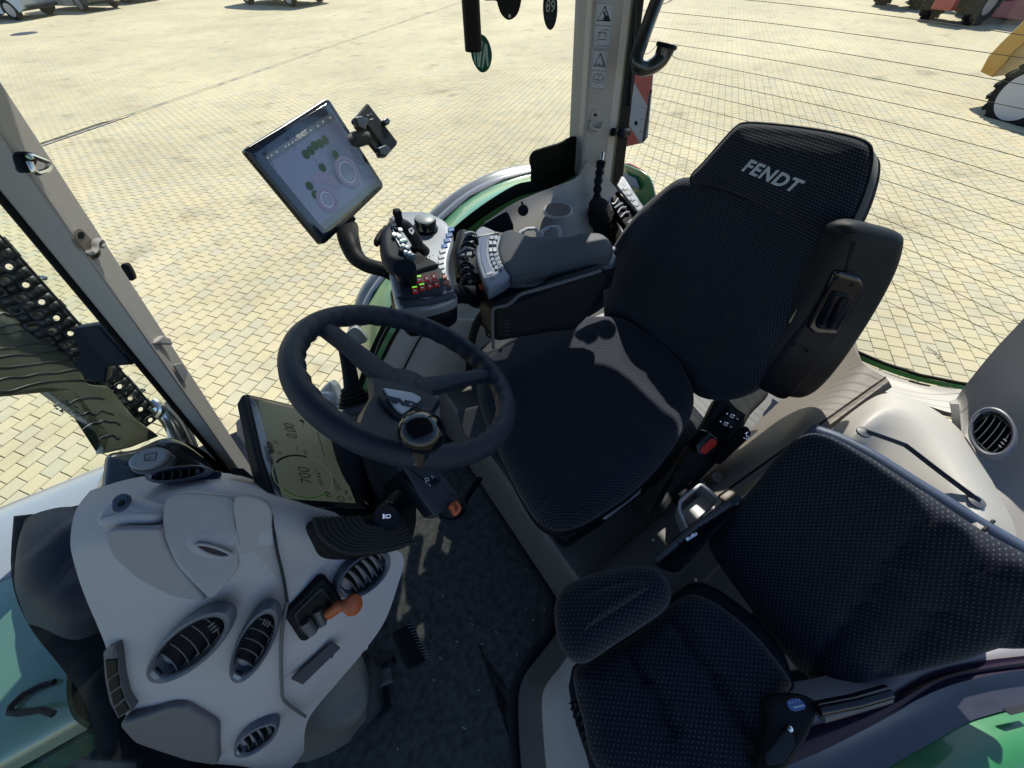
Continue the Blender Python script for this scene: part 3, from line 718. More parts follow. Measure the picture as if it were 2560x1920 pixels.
# warning board
wb = thing('warning_board', P(1580, 260, X=1.9), 'red and white striped warning board outside behind the right pillar', 'warning board')
wfr = Fr(P(1590, 250, X=2.0), (-.85, -.45, .1))
brd = [(1560, 175), (1634, 165), (1618, 345), (1605, 358), (1550, 370)]
m = MB(); m.pad(pxs(wfr, brd), wfr.n, .012); m.build('board', mat('white_reflective', (.45, .47, .50), .4, var=.05), wb)
M_wred = mat('red_reflective', (.50, .09, .07), .4, var=.12, vs_=60)
m = MB(); m.pad(pxs(wfr, [(1560, 176), (1633, 166), (1628, 225), (1622, 270), (1588, 210), (1574, 190)], .002), wfr.n, .002); m.build('red_stripe', M_wred, wb)
m = MB(); m.pad(pxs(wfr, [(1566, 300), (1575, 318), (1600, 358), (1550, 369)], .002), wfr.n, .002); m.build('red_stripe', M_wred, wb)
m = MB(); m.pad(pxs(wfr, [(1625, 225), (1629, 225), (1612, 352), (1605, 358)], .004), wfr.n, .02); m.build('board_edge', M_grey, wb)
m = MB(); m.pad(ell(wfr, 1590, 308, (1594, 308), (1590, 314), 12, .002), wfr.n, .002); m.build('screw_hole', M_black, wb)

# ------------------------------------------------------------------ the cab
cab = thing('tractor_cab', (0, .5, 0), 'open tractor cab with beige pillars, glass all round and dark floor', 'tractor cab')
ZT = 1.60
def ext(a, b, zlo, zhi):
    d = (b-a)/(b.z-a.z); return a+d*(zlo-a.z), a+d*(zhi-a.z)
# roof, shading the interior
m = MB(); m.pad(rnd([V((-.75, -.32, ZT+.16)), V((1.42, -.32, ZT+.16)), V((1.42, 1.32, ZT+.16)), V((-.75, 1.32, ZT+.16))], .15), (0, 0, 1), .16, .05, .02); m.build('roof', mat('roof_liner', (.16, .16, .165), .8), cab)
# right front pillar
e1 = ext(P(645, 1196, Y=.93), P(0, 206, Y=1.04), .12, ZT)
e2 = ext(P(590, 1165, Y=.865), P(0, 335, Y=.965), .12, ZT)
e3 = ext(P(572, 1173, Y=.91), P(0, 480, Y=.99), .12, ZT)
e4 = (e3[0]+V((-.005, .05, 0)), e3[1]+V((-.005, .05, 0))); e5 = (e1[0]+V((-.01, .04, 0)), e1[1]+V((-.01, .04, 0)))
e2b = [a*.25+b*.75+V((0, -.004, 0)) for a, b in zip(e1, e2)]
m = MB(); m.prism([e1[0], e2b[0], e2[0], e3[0], e4[0], e5[0]], [e1[1], e2b[1], e2[1], e3[1], e4[1], e5[1]])
fp = m.build('front_pillar', M_beige, cab, ang=20)
bv = fp.modifiers.new('b', 'BEVEL'); bv.width = .007; bv.segments = 3; bv.limit_method = 'ANGLE'
m = MB(); m.tube([e3[0]+V((-.004, .004, 0)), e3[1]+V((-.004, .004, 0))], .0085, 10); m.build('pillar_gasket', M_rub, cab)
pf = Fr((e1[0]+e2[1])/2, (e2[1]-e2[0]).cross(e1[1]-e2[0])); 
if pf.n.dot(EYE-pf.o) < 0: pf.n = -pf.n
# pillar face frame from three px points on the pillar
pf = Fr(e2[0], (e1[1]-e2[0]).cross(e2[1]-e2[0])); 
if pf.n.dot(EYE-pf.o) < 0: pf.n = -pf.n; pf.v = -pf.v
pl2 = pf.off(.001)
m = MB(); m.pad(cr(pxs(pl2, [(186, 575), (200, 568), (216, 580), (252, 622), (254, 640), (240, 650), (222, 640), (190, 600)]), 5), pf.n, .010, .004); cl = m.build('clip_plate', M_beige2, cab)
for x, y in ((204, 588), (240, 636)):
    m = MB(); m.pad(ell(pl2.off(.0012), x, y, (x+8, y), (x, y+9), 16), pf.n, .002); m.build('screw_hole', M_black, cl)
m = MB(); m.tube(cr(pxs(pl2.off(.008), [(222, 628), (230, 632), (238, 622), (238, 608), (246, 600), (254, 606), (252, 618)]), 5, False), .004, 8, flat=(pf.n, 1.6)); m.build('clip_hook', M_cream, cl)
gf = Fr(P(97, 420, Y=.95), pf.n)
m = MB(); m.pad(cr(pxs(gf, [(62, 390), (72, 378), (92, 385), (100, 400), (90, 425), (76, 430)]), 5), pf.n, .02, .006); gk = m.build('catch_plate', M_black, cab)
m = MB(); m.tube(rnd(pxs(gf.off(.012), [(74, 388), (126, 408), (120, 425), (88, 436), (72, 400)]), .008, 4)[:-3], .0038, 8); m.build('catch_loop', M_steel, gk)
hf = Fr(P(320, 690, Y=1.12), (-.1, -.9, .3))
m = MB(); m.pad(cr(pxs(hf, [(300, 664), (312, 660), (322, 668), (334, 692), (332, 702), (318, 700), (305, 680)]), 5), hf.n, .02, .004); m.build('hinge_pad', M_black, cab)
m = MB(); nf = pl2
m.pad(rnd(pxs(nf, [(385, 858), (408, 838), (428, 846), (434, 862)]), .004), pf.n, .012, .003); m.build('pillar_trim_end', M_cream, cab)
m = MB(); m.pad(rnd(pxs(nf, [(434, 912), (456, 906), (470, 930), (462, 960)]), .006), pf.n, .004, .002); m.build('pillar_trim_recess', M_recess, cab)
# right rear (B) pillar
def col(pts): # px top, px bottom, Y
    return [ext(P(*b, Y=y), P(*a, Y=y), .55, ZT) for a, b, y in pts]
cs = col([((1467, 0), (1443, 400), 1.175), ((1482, 0), (1456, 405), 1.125), ((1560, 0), (1512, 430), 1.125), ((1590, 0), (1536, 440), 1.165)])
cs += [(a+V((0, .06, 0)), b+V((0, .06, 0))) for a, b in (cs[3], cs[0])]
m = MB(); m.prism([c[0] for c in cs], [c[1] for c in cs]); bp_ = m.build('rear_pillar', M_beige, cab, ang=20)
bv = bp_.modifiers.new('b', 'BEVEL'); bv.width = .012; bv.segments = 4; bv.limit_method = 'ANGLE'
# rubber and dark frame strips right of the pillar
cs = col([((1583, 0), (1533, 450), 1.155), ((1610, 0), (1556, 450), 1.17)])
m = MB(); m.prism([cs[0][0], cs[1][0], cs[1][0]+V((0, .03, 0)), cs[0][0]+V((0, .03, 0))], [cs[0][1], cs[1][1], cs[1][1]+V((0, .03, 0)), cs[0][1]+V((0, .03, 0))]); m.build('window_frame', M_rub, cab)
cs = col([((1577, 0), (1528, 445), 1.15), ((1582, 0), (1532, 447), 1.15)])
m = MB(); m.prism([cs[0][0], cs[1][0], cs[1][0]+V((0, .012, 0)), cs[0][0]+V((0, .012, 0))], [cs[0][1], cs[1][1], cs[1][1]+V((0, .012, 0)), cs[0][1]+V((0, .012, 0))]); m.build('seal_edge', mat('olive_seal', (.16, .17, .09), .5), cab)
m = MB(); m.tube([ext(P(1443, 400, Y=1.19), P(1466, 0, Y=1.19), .5, ZT)[i] for i in (0, 1)], .004, 8); m.build('pillar_gasket', M_rub, cab)
bpf = Fr(P(1510, 300, Y=1.122), (0, -1, 0), V((1, 0, 0)))
bpf = Fr(bpf.o, (cs[0][1]-cs[0][0]).cross(V((1, 0, 0))) if (cs[0][1]-cs[0][0]).cross(V((1, 0, 0))).y < 0 else -(cs[0][1]-cs[0][0]).cross(V((1, 0, 0))), V((1, 0, 0)))
m = MB(); m.pad(cr(pxs(bpf, [(1478, 282), (1489, 274), (1501, 284), (1500, 325), (1488, 338), (1474, 326)]), 5), bpf.n, .008, .004); bc = m.build('clip_plate', M_beige, cab)
for y in (287, 326):
    m = MB(); m.pad(ell(bpf, 1488, y, (1492, y), (1488, y+4), 14, .0008), bpf.n, .002); m.build('screw_hole', M_black, bc)
m = MB(); m.tube([bpf.at(x, y, .009) for x, y in [(1470, 302), (1472, 318), (1484, 322), (1497, 320), (1500, 303)]], .0055, 8, flat=(bpf.n, 1)); m.build('clip_hook', M_beige, bc)
# gas strut by the window frame
m = MB(); m.tube([P(1568, 240, Y=1.17), P(1560, 330, Y=1.17)], .004, 8); m.build('strut_rod', M_steel, cab)
m = MB(); m.tube([P(1585, -40, Y=1.17), P(1570, 262, Y=1.17)], .011, 10); m.build('gas_strut', M_black, cab)
m = MB(); m.tube([P(1532, 330, Y=1.12), P(1570, 332, Y=1.15)], .012, 12); m.lathe(P(1552, 333, Y=1.10), (0, -1, .3), [(.016, 0), (.016, .01), (.01, .014), (0, .014)], 14); m.build('strut_mount', M_black, cab)
# stickers on the pillar
def sticker(q, label, kind):
    # q: tl, tr, br, bl px
    t = thing('warning_sticker', bpf.at(*q[0]), label, 'sticker', 'safety stickers on the rear pillar')
    m = MB(); m.pad(rnd(pxs(bpf, q, .0016), .003, 3), bpf.n, .0012); m.build('label_sheet', mat('sticker_white', (.52, .55, .62), .45), t)
    def L(u, v):
        a = V((*q[0], 0)).lerp(V((*q[1], 0)), u); b = V((*q[3], 0)).lerp(V((*q[2], 0)), u); c = a.lerp(b, v); return bpf.at(c.x, c.y, .0021)
    def line(pts, r=.0007, nm='printed_line'):
        m = MB(); m.tube([L(*p) for p in pts], r, 5, flat=(bpf.n, .4)); return m.build(nm, M_ink, t)
    line([(.06, .03), (.94, .03), (.94, .97), (.06, .97), (.06, .03)], .0005, 'printed_border'); line([(.06, .52), (.94, .52)], .0005)
    line([(.5, .1), (.84, .41), (.14, .41), (.5, .1), (.84, .41)], .0016, 'warning_triangle')
    def blob(pts, nm='pictogram', mt=M_ink):
        m = MB(); m.pad([L(*p)+bpf.n*.0003 for p in pts], bpf.n, .0004); m.build(nm, mt, t)
    if kind == 1:
        blob([(.42, .22), (.52, .2), (.56, .28), (.68, .3), (.78, .4), (.5, .4), (.44, .36), (.55, .34)])
        line([(.25, .68), (.25, .82), (.72, .82), (.72, .68), (.25, .68)]); line([(.4, .66), (.42, .62), (.46, .6)]); line([(.56, .64), (.56, .59)], .001); line([(.62, .62), (.72, .6), (.82, .63)])
        blob([(.3, .66), (.38, .66), (.38, .68), (.3, .68)]); blob([(.58, .66), (.66, .66), (.66, .68), (.58, .68)])
        line([(.34, .72), (.34, .76)], .0006); line([(.31, .74), (.37, .74)], .0006); line([(.58, .74), (.65, .74)], .0006)
        line([(.06, .86), (.32, .86), (.32, .97)], .0004); line([(.5, .955), (.9, .955)], .0004)
    else:
        for x in (.32, .48, .68): blob([(x-.05, .37), (x, .34), (x+.05, .37), (x, .39)])
        line([(.5, .62), (.38, .6), (.26, .62), (.26, .76), (.38, .74), (.5, .76), (.62, .74), (.76, .76), (.76, .62), (.62, .6), (.5, .62), (.5, .76)], .0007, 'book_pictogram')
        line([(.2, .65), (.16, .8), (.5, .82), (.84, .8), (.8, .65)], .0006); line([(.5, .955), (.9, .955)], .0004)
sticker([(1489, 3), (1536, 6), (1524, 121), (1481, 117)], 'white warning sticker with falling pictogram and battery, upper of two on the pillar', 1)
sticker([(1480, 122), (1523, 125), (1512, 228), (1472, 222)], 'white warning sticker with open book pictogram, lower of two on the pillar', 2)
# glass: right window, windscreen, rear window
RW = [(645, 1180), (905, 985), (930, 905), (965, 830), (1010, 760), (1070, 690), (1140, 615), (1220, 545), (1300, 500), (1380, 470), (1442, 430)]
pts = [P(x, y, Y=1.2) for x, y in RW]
top = [V((P(1466, 0, Y=1.2).x, 1.2, ZT)), V((P(0, 206, Y=1.2).x+.1, 1.2, ZT)), V((P(645, 1180, Y=1.2).x, 1.2, .2))]
m = MB()
poly = [V((-.62, 1.2, .05))] + [p for p in pts[1:]] + top[:1] + [V((-.48, 1.2, ZT))]
m.pad(poly, (0, -1, 0), .004); m.build('side_window', M_glassw, cab)
ws = [e3[0]+V((0, .02, 0)), e3[1]+V((0, .02, 0))]
m = MB()
g0 = []
for z, i in ((.12, 0), (ZT, 1)):
    a = ws[i]; g0.append([a, a+V((-.13, -.18, 0)), a+V((-.17, -.42, 0)), a+V((-.17, -.62, 0)), a+V((-.13, -.86, 0)), a+V((.0, -1.05, 0))])
m.surf([g0[0], [p.lerp(q, .5) for p, q in zip(*g0)], g0[1]], 5, .004); m.build('windscreen', M_glassf, cab)
RX = 1.42
gl = [V((RX, 1.16, .50)), V((RX, -.16, .50)), V((RX-.05, -.20, ZT)), V((RX-.05, 1.16, ZT))]
m = MB(); m.pad([P(1556, 470, X=RX), V((RX, 1.0, .44)), P(2120, 880, X=RX)+V((0, 0, -.05)), P(2250, 945, X=RX)+V((0, 0, -.05)), P(2440, 985, X=RX)+V((0, 0, -.05)), V((RX, -.25, .5)), V((RX, -.25, ZT)), V((RX, 1.24, ZT))], (-1, 0, 0), .004); m.build('rear_window', M_glassw, cab)
# heating wires: photographed left end (x, y) and right end
wires = []
for k, (l, r, e_) in enumerate([(-18, 42, 88), (29, 100, 145), (67, 156, 212), (103, 207, 273), (139, 260, 335), (175, 310, 395), (207, 358, 454), (239, 407, 512), (271, 460, 575), (301, 510, 635), (332, 560, 695), (359, 610, 754), (386, 660, 814), (412, 712, 872), (440, 765, 930)]):
    if k == 4: wires.append(((1697, 148), (1940, 196), (2240, r), (2560, e_)))
    else: wires.append(((1600, l-4), (1920, (l+r)/2-7), (2240, r), (2560, e_)))
for wv in wires:
    m = MB(); m.tube([P(x, y, X=RX-.008) for x, y in cr([V((*q, 0)) for q in wv], 6, False) for x, y in [(x.x, x.y)]] if 0 else [P(q.x, q.y, X=RX-.008) for q in cr([V((*q, 0)) for q in wv], 6, False)], .0007, 5)
    m.build('heating_wire', mat('heating_wire', (.05, .045, .025), .5), cab)
m = MB(); m.tube(cr([P(x, y, X=RX-.01) for x, y in [(1640, 12), (1665, 8), (1690, -8)]], 4, False), .001, 5); m.build('heating_lead', M_rub, cab)
m = MB(); m.tube(cr([P(x, y, X=RX-.01) for x, y in [(1600, 132), (1620, 134), (1645, 112), (1665, 110), (1682, 140), (1697, 148)]], 5, False), .001, 5); m.build('heating_lead', M_rub, cab)
# glass maker's mark, bottom of the rear window
rwf = Fr(P(2340, 880, X=RX-.008), (-1, 0, 0), V((0, -1, 0)))
for s_, x, y in (('TEMP', 2328, 876), ('43R', 2345, 890), ('AS2', 2352, 900)):
    textpx('etched_mark', s_, rwf, x, y, x+20, y+12, .012, mat('etched_print', (.22, .19, .12), .6), cab)
# window handle
wh = thing('window_handle', P(1560, 100, Y=1.1), 'curved black window handle with flared end at the rear pillar', 'handle')
hp = [P(x, y, Y=yy) for x, y, yy in [(1668, -60, 1.12), (1645, -5, 1.10), (1622, 55, 1.08), (1603, 110, 1.06), (1592, 145, 1.05), (1596, 165, 1.04), (1612, 172, 1.035), (1632, 165, 1.03), (1650, 150, 1.03), (1660, 132, 1.03), (1666, 116, 1.03)]]
m = MB(); pth = cr(hp, 5, False); n_ = len(pth)
m.tube(pth, [.0185 if i < n_*.62 else .0185+.009*((i-n_*.62)/(n_*.38)) for i in range(n_)], 16); m.build('grip', mat('grip_plastic', (.028, .034, .034), .28, coat=.3, var=.1), wh)
m = MB(); d_ = (pth[-1]-pth[-2]).normalized(); m.lathe(pth[-1]-d_*.004, d_, [(.028, 0), (.031, .004), (.029, .010), (0, .012)], 18); m.build('end_cap', M_black, wh)
# black handle plate of the right window + gasket
hpf = Fr((0, 1.185, 0), (0, -1, 0), V((1, 0, 0)))
m = MB(); m.pad(cr(pxs(hpf, [(1332, 458), (1330, 425), (1326, 400), (1336, 380), (1360, 370), (1400, 358), (1441, 342), (1446, 380), (1442, 415), (1400, 440), (1360, 455)]), 5), hpf.n, .012, .005)
m.build('window_lock_plate', mat('lock_plate', (.009, .011, .007), .5, bump=.2), cab)
gout = [(1444, 408), (1380, 440), (1330, 452), (1290, 462), (1225, 500), (1160, 548), (1100, 603), (1050, 660), (1010, 715), (975, 770), (948, 825), (925, 875), (905, 925), (893, 965), (880, 1010)]
gin = [(1450, 430), (1395, 462), (1340, 480), (1290, 495), (1225, 532), (1168, 575), (1112, 630), (1065, 690), (1024, 745), (988, 800), (960, 850), (936, 900), (916, 945), (903, 980), (890, 1020)]
def strip2(a, ya, b, yb, t, rows=2, k=3, bulge=0):
    A_ = [P(x, y, Y=ya) for x, y in a]; B_ = [P(x, y, Y=yb) for x, y in b]; g = []
    for r in range(rows): q = r/(rows-1); g.append([p*(1-q)+s*q+V((0, -bulge, bulge))*math.sin(PI*q) for p, s in zip(A_, B_)])
    return MB().surf(g, k, t)
strip2(gout, 1.195, gin, 1.18, .012).build('window_gasket', mat('gasket_rubber', (.008, .012, .006), .6, bump=.2), cab)
gin2 = [(x+9, y+11) for x, y in gin]
strip2(gin, 1.178, gin2, 1.165, .01).build('window_channel', mat('bright_green_edge', (.10, .36, .10), .3, coat=.6), cab)
gin3 = [(x+13, y+15) for x, y in gin]
strip2(gin2, 1.166, gin3, 1.16, .01).build('window_seal_lip', M_rub, cab)
# floor, sill and mat
m = MB(); m.box((.3, .5, -.03), 2.5, 1.75, .05); m.build('cab_floor', M_black, cab)

# running gear under the cab (mostly out of frame; it throws the tractor's own shade)
rg_ = thing('tractor_chassis', (.6, .5, -1.65), 'dark tractor chassis with large rear wheels under the cab', 'chassis')
m = MB(); m.box((-.3, .5, -.62), 4.6, .7, .8, b=.04); m.box((.7, .5, -.28), 1.6, 1.5, .42, b=.04); m.build('frame', M_dsteel, rg_)
wheel(rg_, V((1.0, -.62, -.65)), V((0, -1, 0)), 1.0, .55, .55, 8, mat('wheel_rim_red', (.4, .03, .02), .4), tr=True)
wheel(rg_, V((1.0, 1.60, -.65)), V((0, 1, 0)), 1.0, .55, .55, 8, MATS['wheel_rim_red'], tr=True)
def Q(*a, **k): return [P(x, y, **k) for x, y in a]
def padpx(name, mt, parent, fr, pts, t, r=0, crown=0, off=0, rc_=None, cv=None, **k):
    q = pxs(fr, pts, off)
    if cv: q = cr(q, cv)
    elif rc_: q = rnd(q, rc_)
    m = MB(); m.pad(q, fr.n, t, r, crown); return m.build(name, mt, parent, **k)
M_mat = mat('floor_mat_fibre', (.085, .088, .085), .95, bump=1.0, bs=420, var=.35, vs_=60)
M_mat2 = mat('mat_border', (.022, .024, .028), .7, bump=.3, bs=400)
fl = thing('floor_mat', (0, .4, 0), 'dark fibre floor mat covering the cab floor', 'floor mat')
m = MB(); m.pad(rnd([V((-.62, -.30, .012)), V((.06, -.30, .012)), P(1290, 1900, z=.012), P(1283, 1720, z=.012), P(1335, 1625, z=.012), P(1385, 1560, z=.012), P(1382, 1490, z=.012), P(1246, 1280, z=.012)+V((0, 0, 0)), V((.21, .80, .012)), V((-.62, .9, .012))], .02), (0, 0, 1), .012, .004)
m.build('mat_pile', M_mat, fl)
m = MB(); m.tube(cr(Q((1300, 1990), (1290, 1900), (1283, 1800), (1290, 1715), (1335, 1630), (1372, 1585), (1378, 1490), (1310, 1385), (1246, 1280), (1180, 1180), (1120, 1100), z=.014), 6, False), .012, 8, flat=(V((0, 0, 1)), .5)); m.build('mat_border', M_mat2, fl)
m = MB(); m.tube(cr(Q((400, 1935), (640, 1925), (790, 1880), (945, 1790), (965, 1755), (950, 1700), z=.014), 6, False), .011, 8, flat=(V((0, 0, 1)), .5)); m.build('mat_border', M_mat2, fl)
cr_ = MB(); rg = random.Random(9)
for x, y in [(1362, 1524), (1333, 1550), (1142, 1604), (1205, 1610), (1107, 1490), (1196, 1726), (1292, 1636), (1100, 1645), (994, 1872), (1040, 1360), (1315, 1524), (1240, 1580), (1180, 1560), (1085, 1700), (1160, 1820)]:
    p = P(x, y, z=.014); cr_.box(p, .004+rg.random()*.004, .0025, .0015, (rg.random()-.5, rg.random(), .1), (1, .3, 0))
tag(cr_.build('crumbs', mat('crumb', (.5, .48, .42), .8)), 'small pale crumbs scattered on the floor mat', 'crumbs', kind='stuff')
# seat console
sc = thing('seat_console', (.8, .4, 0), 'low grey console box under both seats', 'seat console')
M_con = mat('console_grey', (.13, .125, .12), .5, bump=.25, bs=900, var=.06, vs_=4)
zc = .22
m = MB()
fb = [P(1246, 1282, z=.004), P(1385, 1492, z=.004)]; d = (fb[1]-fb[0]).normalized(); fb = [fb[0]-d*.55, fb[1]+d*.12]
rows = []
for dx, z in ((0, 0), (.012, .06), (.022, .12), (.03, .19), (.045, .215), (.07, zc), (.3, zc)):
    rows.append([q+V((dx, 0, z)) for q in (fb[0], fb[0].lerp(fb[1], .33), fb[0].lerp(fb[1], .66), fb[1])])
m.surf(rows, 4, .01); m.build('front_step', M_con, sc)
m = MB(); m.box((.82, .42, zc/2), 1.1, 1.1, zc-.004); m.build('console_box', M_con, sc)
for k, dx in enumerate((.004, .012)):
    m = MB(); m.tube([q+V((dx+.022, 0, .12+dx*4)) for q in fb], .0018, 6); m.build('step_rib', M_con, sc)
c2 = H(.29)
m = MB(); m.pad(rnd(pxs(c2, [(1490, 1432), (1600, 1335), (1720, 1240), (1850, 1130), (1980, 1200), (1800, 1420), (1620, 1600), (1480, 1560)]), .015), (0, 0, 1), .06, .008); m.build('console_ledge', M_con, sc)
m = MB(); m.tube(Q((1492, 1432), (1600, 1337), (1720, 1242), z=.292), .004, 8); m.build('ledge_rib', mat('rib_grey', (.09, .09, .095), .5), sc)
m = MB(); m.lathe(P(1632, 1350, z=.29), (0, 0, 1), [(.004, 0), (.004, .003), (0, .004)], 10); m.build('screw', M_lite, sc)
# passenger pedestal
pd = thing('passenger_pedestal', (.3, -.1, 0), 'beige pedestal beneath the passenger seat beside the door', 'seat pedestal')
m = MB()
m.surf([[P(x, y, z=z) for x, y, z in r] for r in [
    [(1395, 1570, .0), (1345, 1632, .0), (1296, 1700, .0), (1288, 1800, .0), (1300, 1990, .0)],
    [(1405, 1585, .05), (1362, 1645, .05), (1318, 1712, .05), (1312, 1800, .05), (1325, 1990, .05)],
    [(1440, 1610, .16), (1402, 1665, .16), (1360, 1725, .16), (1356, 1800, .16), (1372, 1990, .16)]]], 5, .01); m.build('skirt', M_con, pd)
m = MB()
m.surf([[P(x, y, z=z) for x, y, z in r] for r in [
    [(1440, 1610, .165), (1402, 1665, .165), (1360, 1725, .165), (1356, 1800, .165), (1372, 1990, .165)],
    [(1500, 1600, .22), (1470, 1660, .22), (1430, 1730, .22), (1425, 1800, .22), (1440, 1990, .22)],
    [(1700, 1560, .30), (1700, 1640, .30), (1700, 1730, .30), (1700, 1800, .30), (1720, 1990, .30)]]], 5, .01); m.build('pedestal_cover', M_beige, pd)
# ---- driver seat
ds = thing('driver_seat', (.65, .5, .25), 'black dotted fabric driver seat with raised left armrest', 'driver seat')
# suspension base
m = MB()
bz = .30; hb = H(bz)
m.pad(rnd(pxs(hb, [(1205, 1020), (1310, 1190), (1395, 1340), (1420, 1352), (1500, 1300), (1660, 1180), (1780, 1060), (1640, 900), (1400, 780), (1180, 860)]), .03), (0, 0, 1), .075, .015)
m.build('seat_base', M_black, ds)
m = MB(); m.pad(rnd([P(x, y, z=.36) for x, y in [(1225, 1010), (1330, 1190), (1400, 1330), (1430, 1330), (1560, 1230), (1700, 1110), (1500, 860), (1300, 820)]], .03), (0, 0, 1), .05, .01); m.build('seat_pan', mat('satin_black', (.03, .031, .034), .35, bump=.2, bs=700), ds)
for (x, y) in ((1275, 1090), (1345, 1215)):
    m = MB(); m.tube(cr(Q((x-14, y-22), (x-4, y-8), (x+6, y+2), (x+2, y+20), (x+14, y+30), z=.405), 5, False), .006, 8); m.build('pan_handle', M_grey, ds)
m = MB(); m.lathe(P(1411, 1332, z=.305), (0, 0, 1), [(.006, 0), (.006, .003), (.0035, .0032), (.003, .001), (0, .001)], 12); m.build('screw', M_greyp, ds)
# cushion
cu = Fr((.5, .5, .485), (-.06, 0, 1), (1, 0, 0))
co = [(1188, 940), (1196, 1000), (1215, 1055), (1246, 1120), (1280, 1190), (1318, 1258), (1352, 1298), (1398, 1312), (1452, 1300), (1520, 1262), (1600, 1205), (1672, 1130), (1718, 1060), (1742, 1000), (1735, 940), (1680, 860), (1560, 790), (1440, 780), (1330, 805), (1250, 850), (1205, 895)]
cc = sum(pxs(cu, co), V())/len(co)
def groove(p):
    q = (p-cc); a, b = q.x, q.y; g = 0
    for yy in (-.155, .155): g -= .006*math.exp(-((b-yy-.02*math.sin(a*6))/.008)**2)*(1 if abs(a) < .26 else 0)
    for xx in (-.12, ): g -= .004*math.exp(-((a-xx)/.007)**2)*(1 if abs(b) < .16 else 0)
    g += .012*math.exp(-((b+.20)/.06)**2)+.012*math.exp(-((b-.20)/.06)**2)
    return g
m = MB(); m.pad(cr(pxs(cu, co), 5), cu.n, .085, .045, .004, seg=8, groove=groove); m.build('seat_cushion', M_fab, ds)
m = MB(); m.pad(cr([p+cu.n*-.055 for p in pxs(cu, co)], 5), cu.n, .045, .02); m.build('cushion_side', M_vinyl, ds)
m = MB(); sfr = Fr(P(1560, 1230, Y=.24), (-.1, -.8, .5)); m.pad(cr(pxs(sfr, [(1512, 1290), (1580, 1240), (1602, 1220), (1598, 1232), (1560, 1262), (1520, 1296)]), 4), sfr.n, .003, .001); m.build('seat_label', M_lite, ds)
m = MB(); m.tube([sfr.at(x, y, .004) for x, y in [(1518, 1292), (1556, 1262), (1598, 1230)]], .0012, 5); m.build('side_piping', mat('pink_white_thread', (.6, .5, .62), .6), ds)
# backrest
bk_ = Fr((.83, .5, .5), (-.94, -.02, .34), (0, -1, 0))
bo_ = [(1508, 780), (1498, 715), (1508, 655), (1530, 600), (1585, 525), (1650, 470), (1720, 440), (1850, 470), (1980, 530), (2110, 600), (2095, 670), (2055, 750), (2005, 830), (1950, 905), (1890, 970), (1820, 1004), (1730, 985), (1620, 915), (1540, 848)]
bc_ = sum(pxs(bk_, bo_), V())/len(bo_)
def groove2(p):
    q = p-bc_; b = q.y; a = q.dot(V((.34, 0, .94))); g = 0
    for yy in (-.14, .14): g -= .006*math.exp(-((b-yy)/.007)**2)*(1 if abs(a) < .30 else 0)
    g += .030*math.exp(-((b+.205)/.05)**2)*(1-max(0, a)*1.5)+.030*math.exp(-((b-.205)/.05)**2)*(1-max(0, a)*1.5)
    return g
m = MB(); m.pad(cr(pxs(bk_, bo_), 5), bk_.n, .11, .038, .004, seg=8, groove=groove2); m.build('backrest', M_fab, ds)
# head extension
he = Fr(bk_.o+bk_.n*.045, (-.90, -.05, .43), (0, -1, 0))
ho = [(1722, 448), (1726, 432), (1752, 405), (1800, 350), (1832, 316), (1860, 303), (1930, 306), (2030, 318), (2120, 335), (2165, 352), (2178, 378), (2172, 430), (2150, 500), (2118, 565), (2088, 604), (2075, 606), (1990, 562), (1880, 505), (1790, 470), (1735, 460)]
m = MB(); hpts = pxs(he, ho); hpc = cr(hpts, 4); m.pad(hpc, he.n, .105, .020, .010, seg=6); m.build('head_extension', M_fab, ds)
m = MB(); m.pad([p-he.n*.098 for p in hpc], he.n, .03, .02, 0, seg=5); m.build('head_shell', M_vinyl, ds)
m = MB(); m.tube([p-he.n*.012 for p in hpc], .0025, 6, closed=True); m.build('piping', M_vinyl, ds)
textpx('lettering', 'FENDT', he, 1928, 442, 1990, 468, .037, mat('silver_thread', (.62, .64, .68), .5), ds, off=.0108, ext=.0006, shear=.22, bold=.0012, sx=1.10, spc=1.14)
# side data plate behind the armrest, switch panel, buckle and lever
m = MB(); lp = Fr(P(2000, 790, Y=.27), (-.6, -.7, .2)); m.pad(rnd(pxs(lp, [(2032, 708), (2042, 716), (1984, 815), (1972, 806)]), .003), lp.n, .003, .001); o_ = m.build('data_plate', mat('khaki_label', (.30, .30, .17), .5), ds)
m = MB()
for a in range(6): m.pad(pxs(lp, [(2026-a*9, 732+a*14), (2033-a*9, 737+a*14), (2029-a*9, 744+a*14), (2022-a*9, 739+a*14)], .001), lp.n, .001)
m.build('printed_block', M_ink, o_)
sp = Fr(P(1800, 1080, z=.40), (-.15, -.25, 1))
padpx('side_shield', mat('seat_shield', (.055, .057, .062), .45, bump=.3, bs=800, var=.08), ds, sp, [(1800, 985), (1860, 950), (1905, 960), (1925, 985), (1880, 1035), (1850, 1090), (1800, 1150), (1750, 1200), (1700, 1240), (1650, 1290), (1640, 1270), (1690, 1180), (1735, 1100), (1770, 1040)], .05, .012, cv=4)
padpx('switch_panel', M_black, ds, sp, [(1822, 1013), (1862, 1040), (1800, 1112), (1760, 1080)], .012, .003, off=.010, rc_=.004)
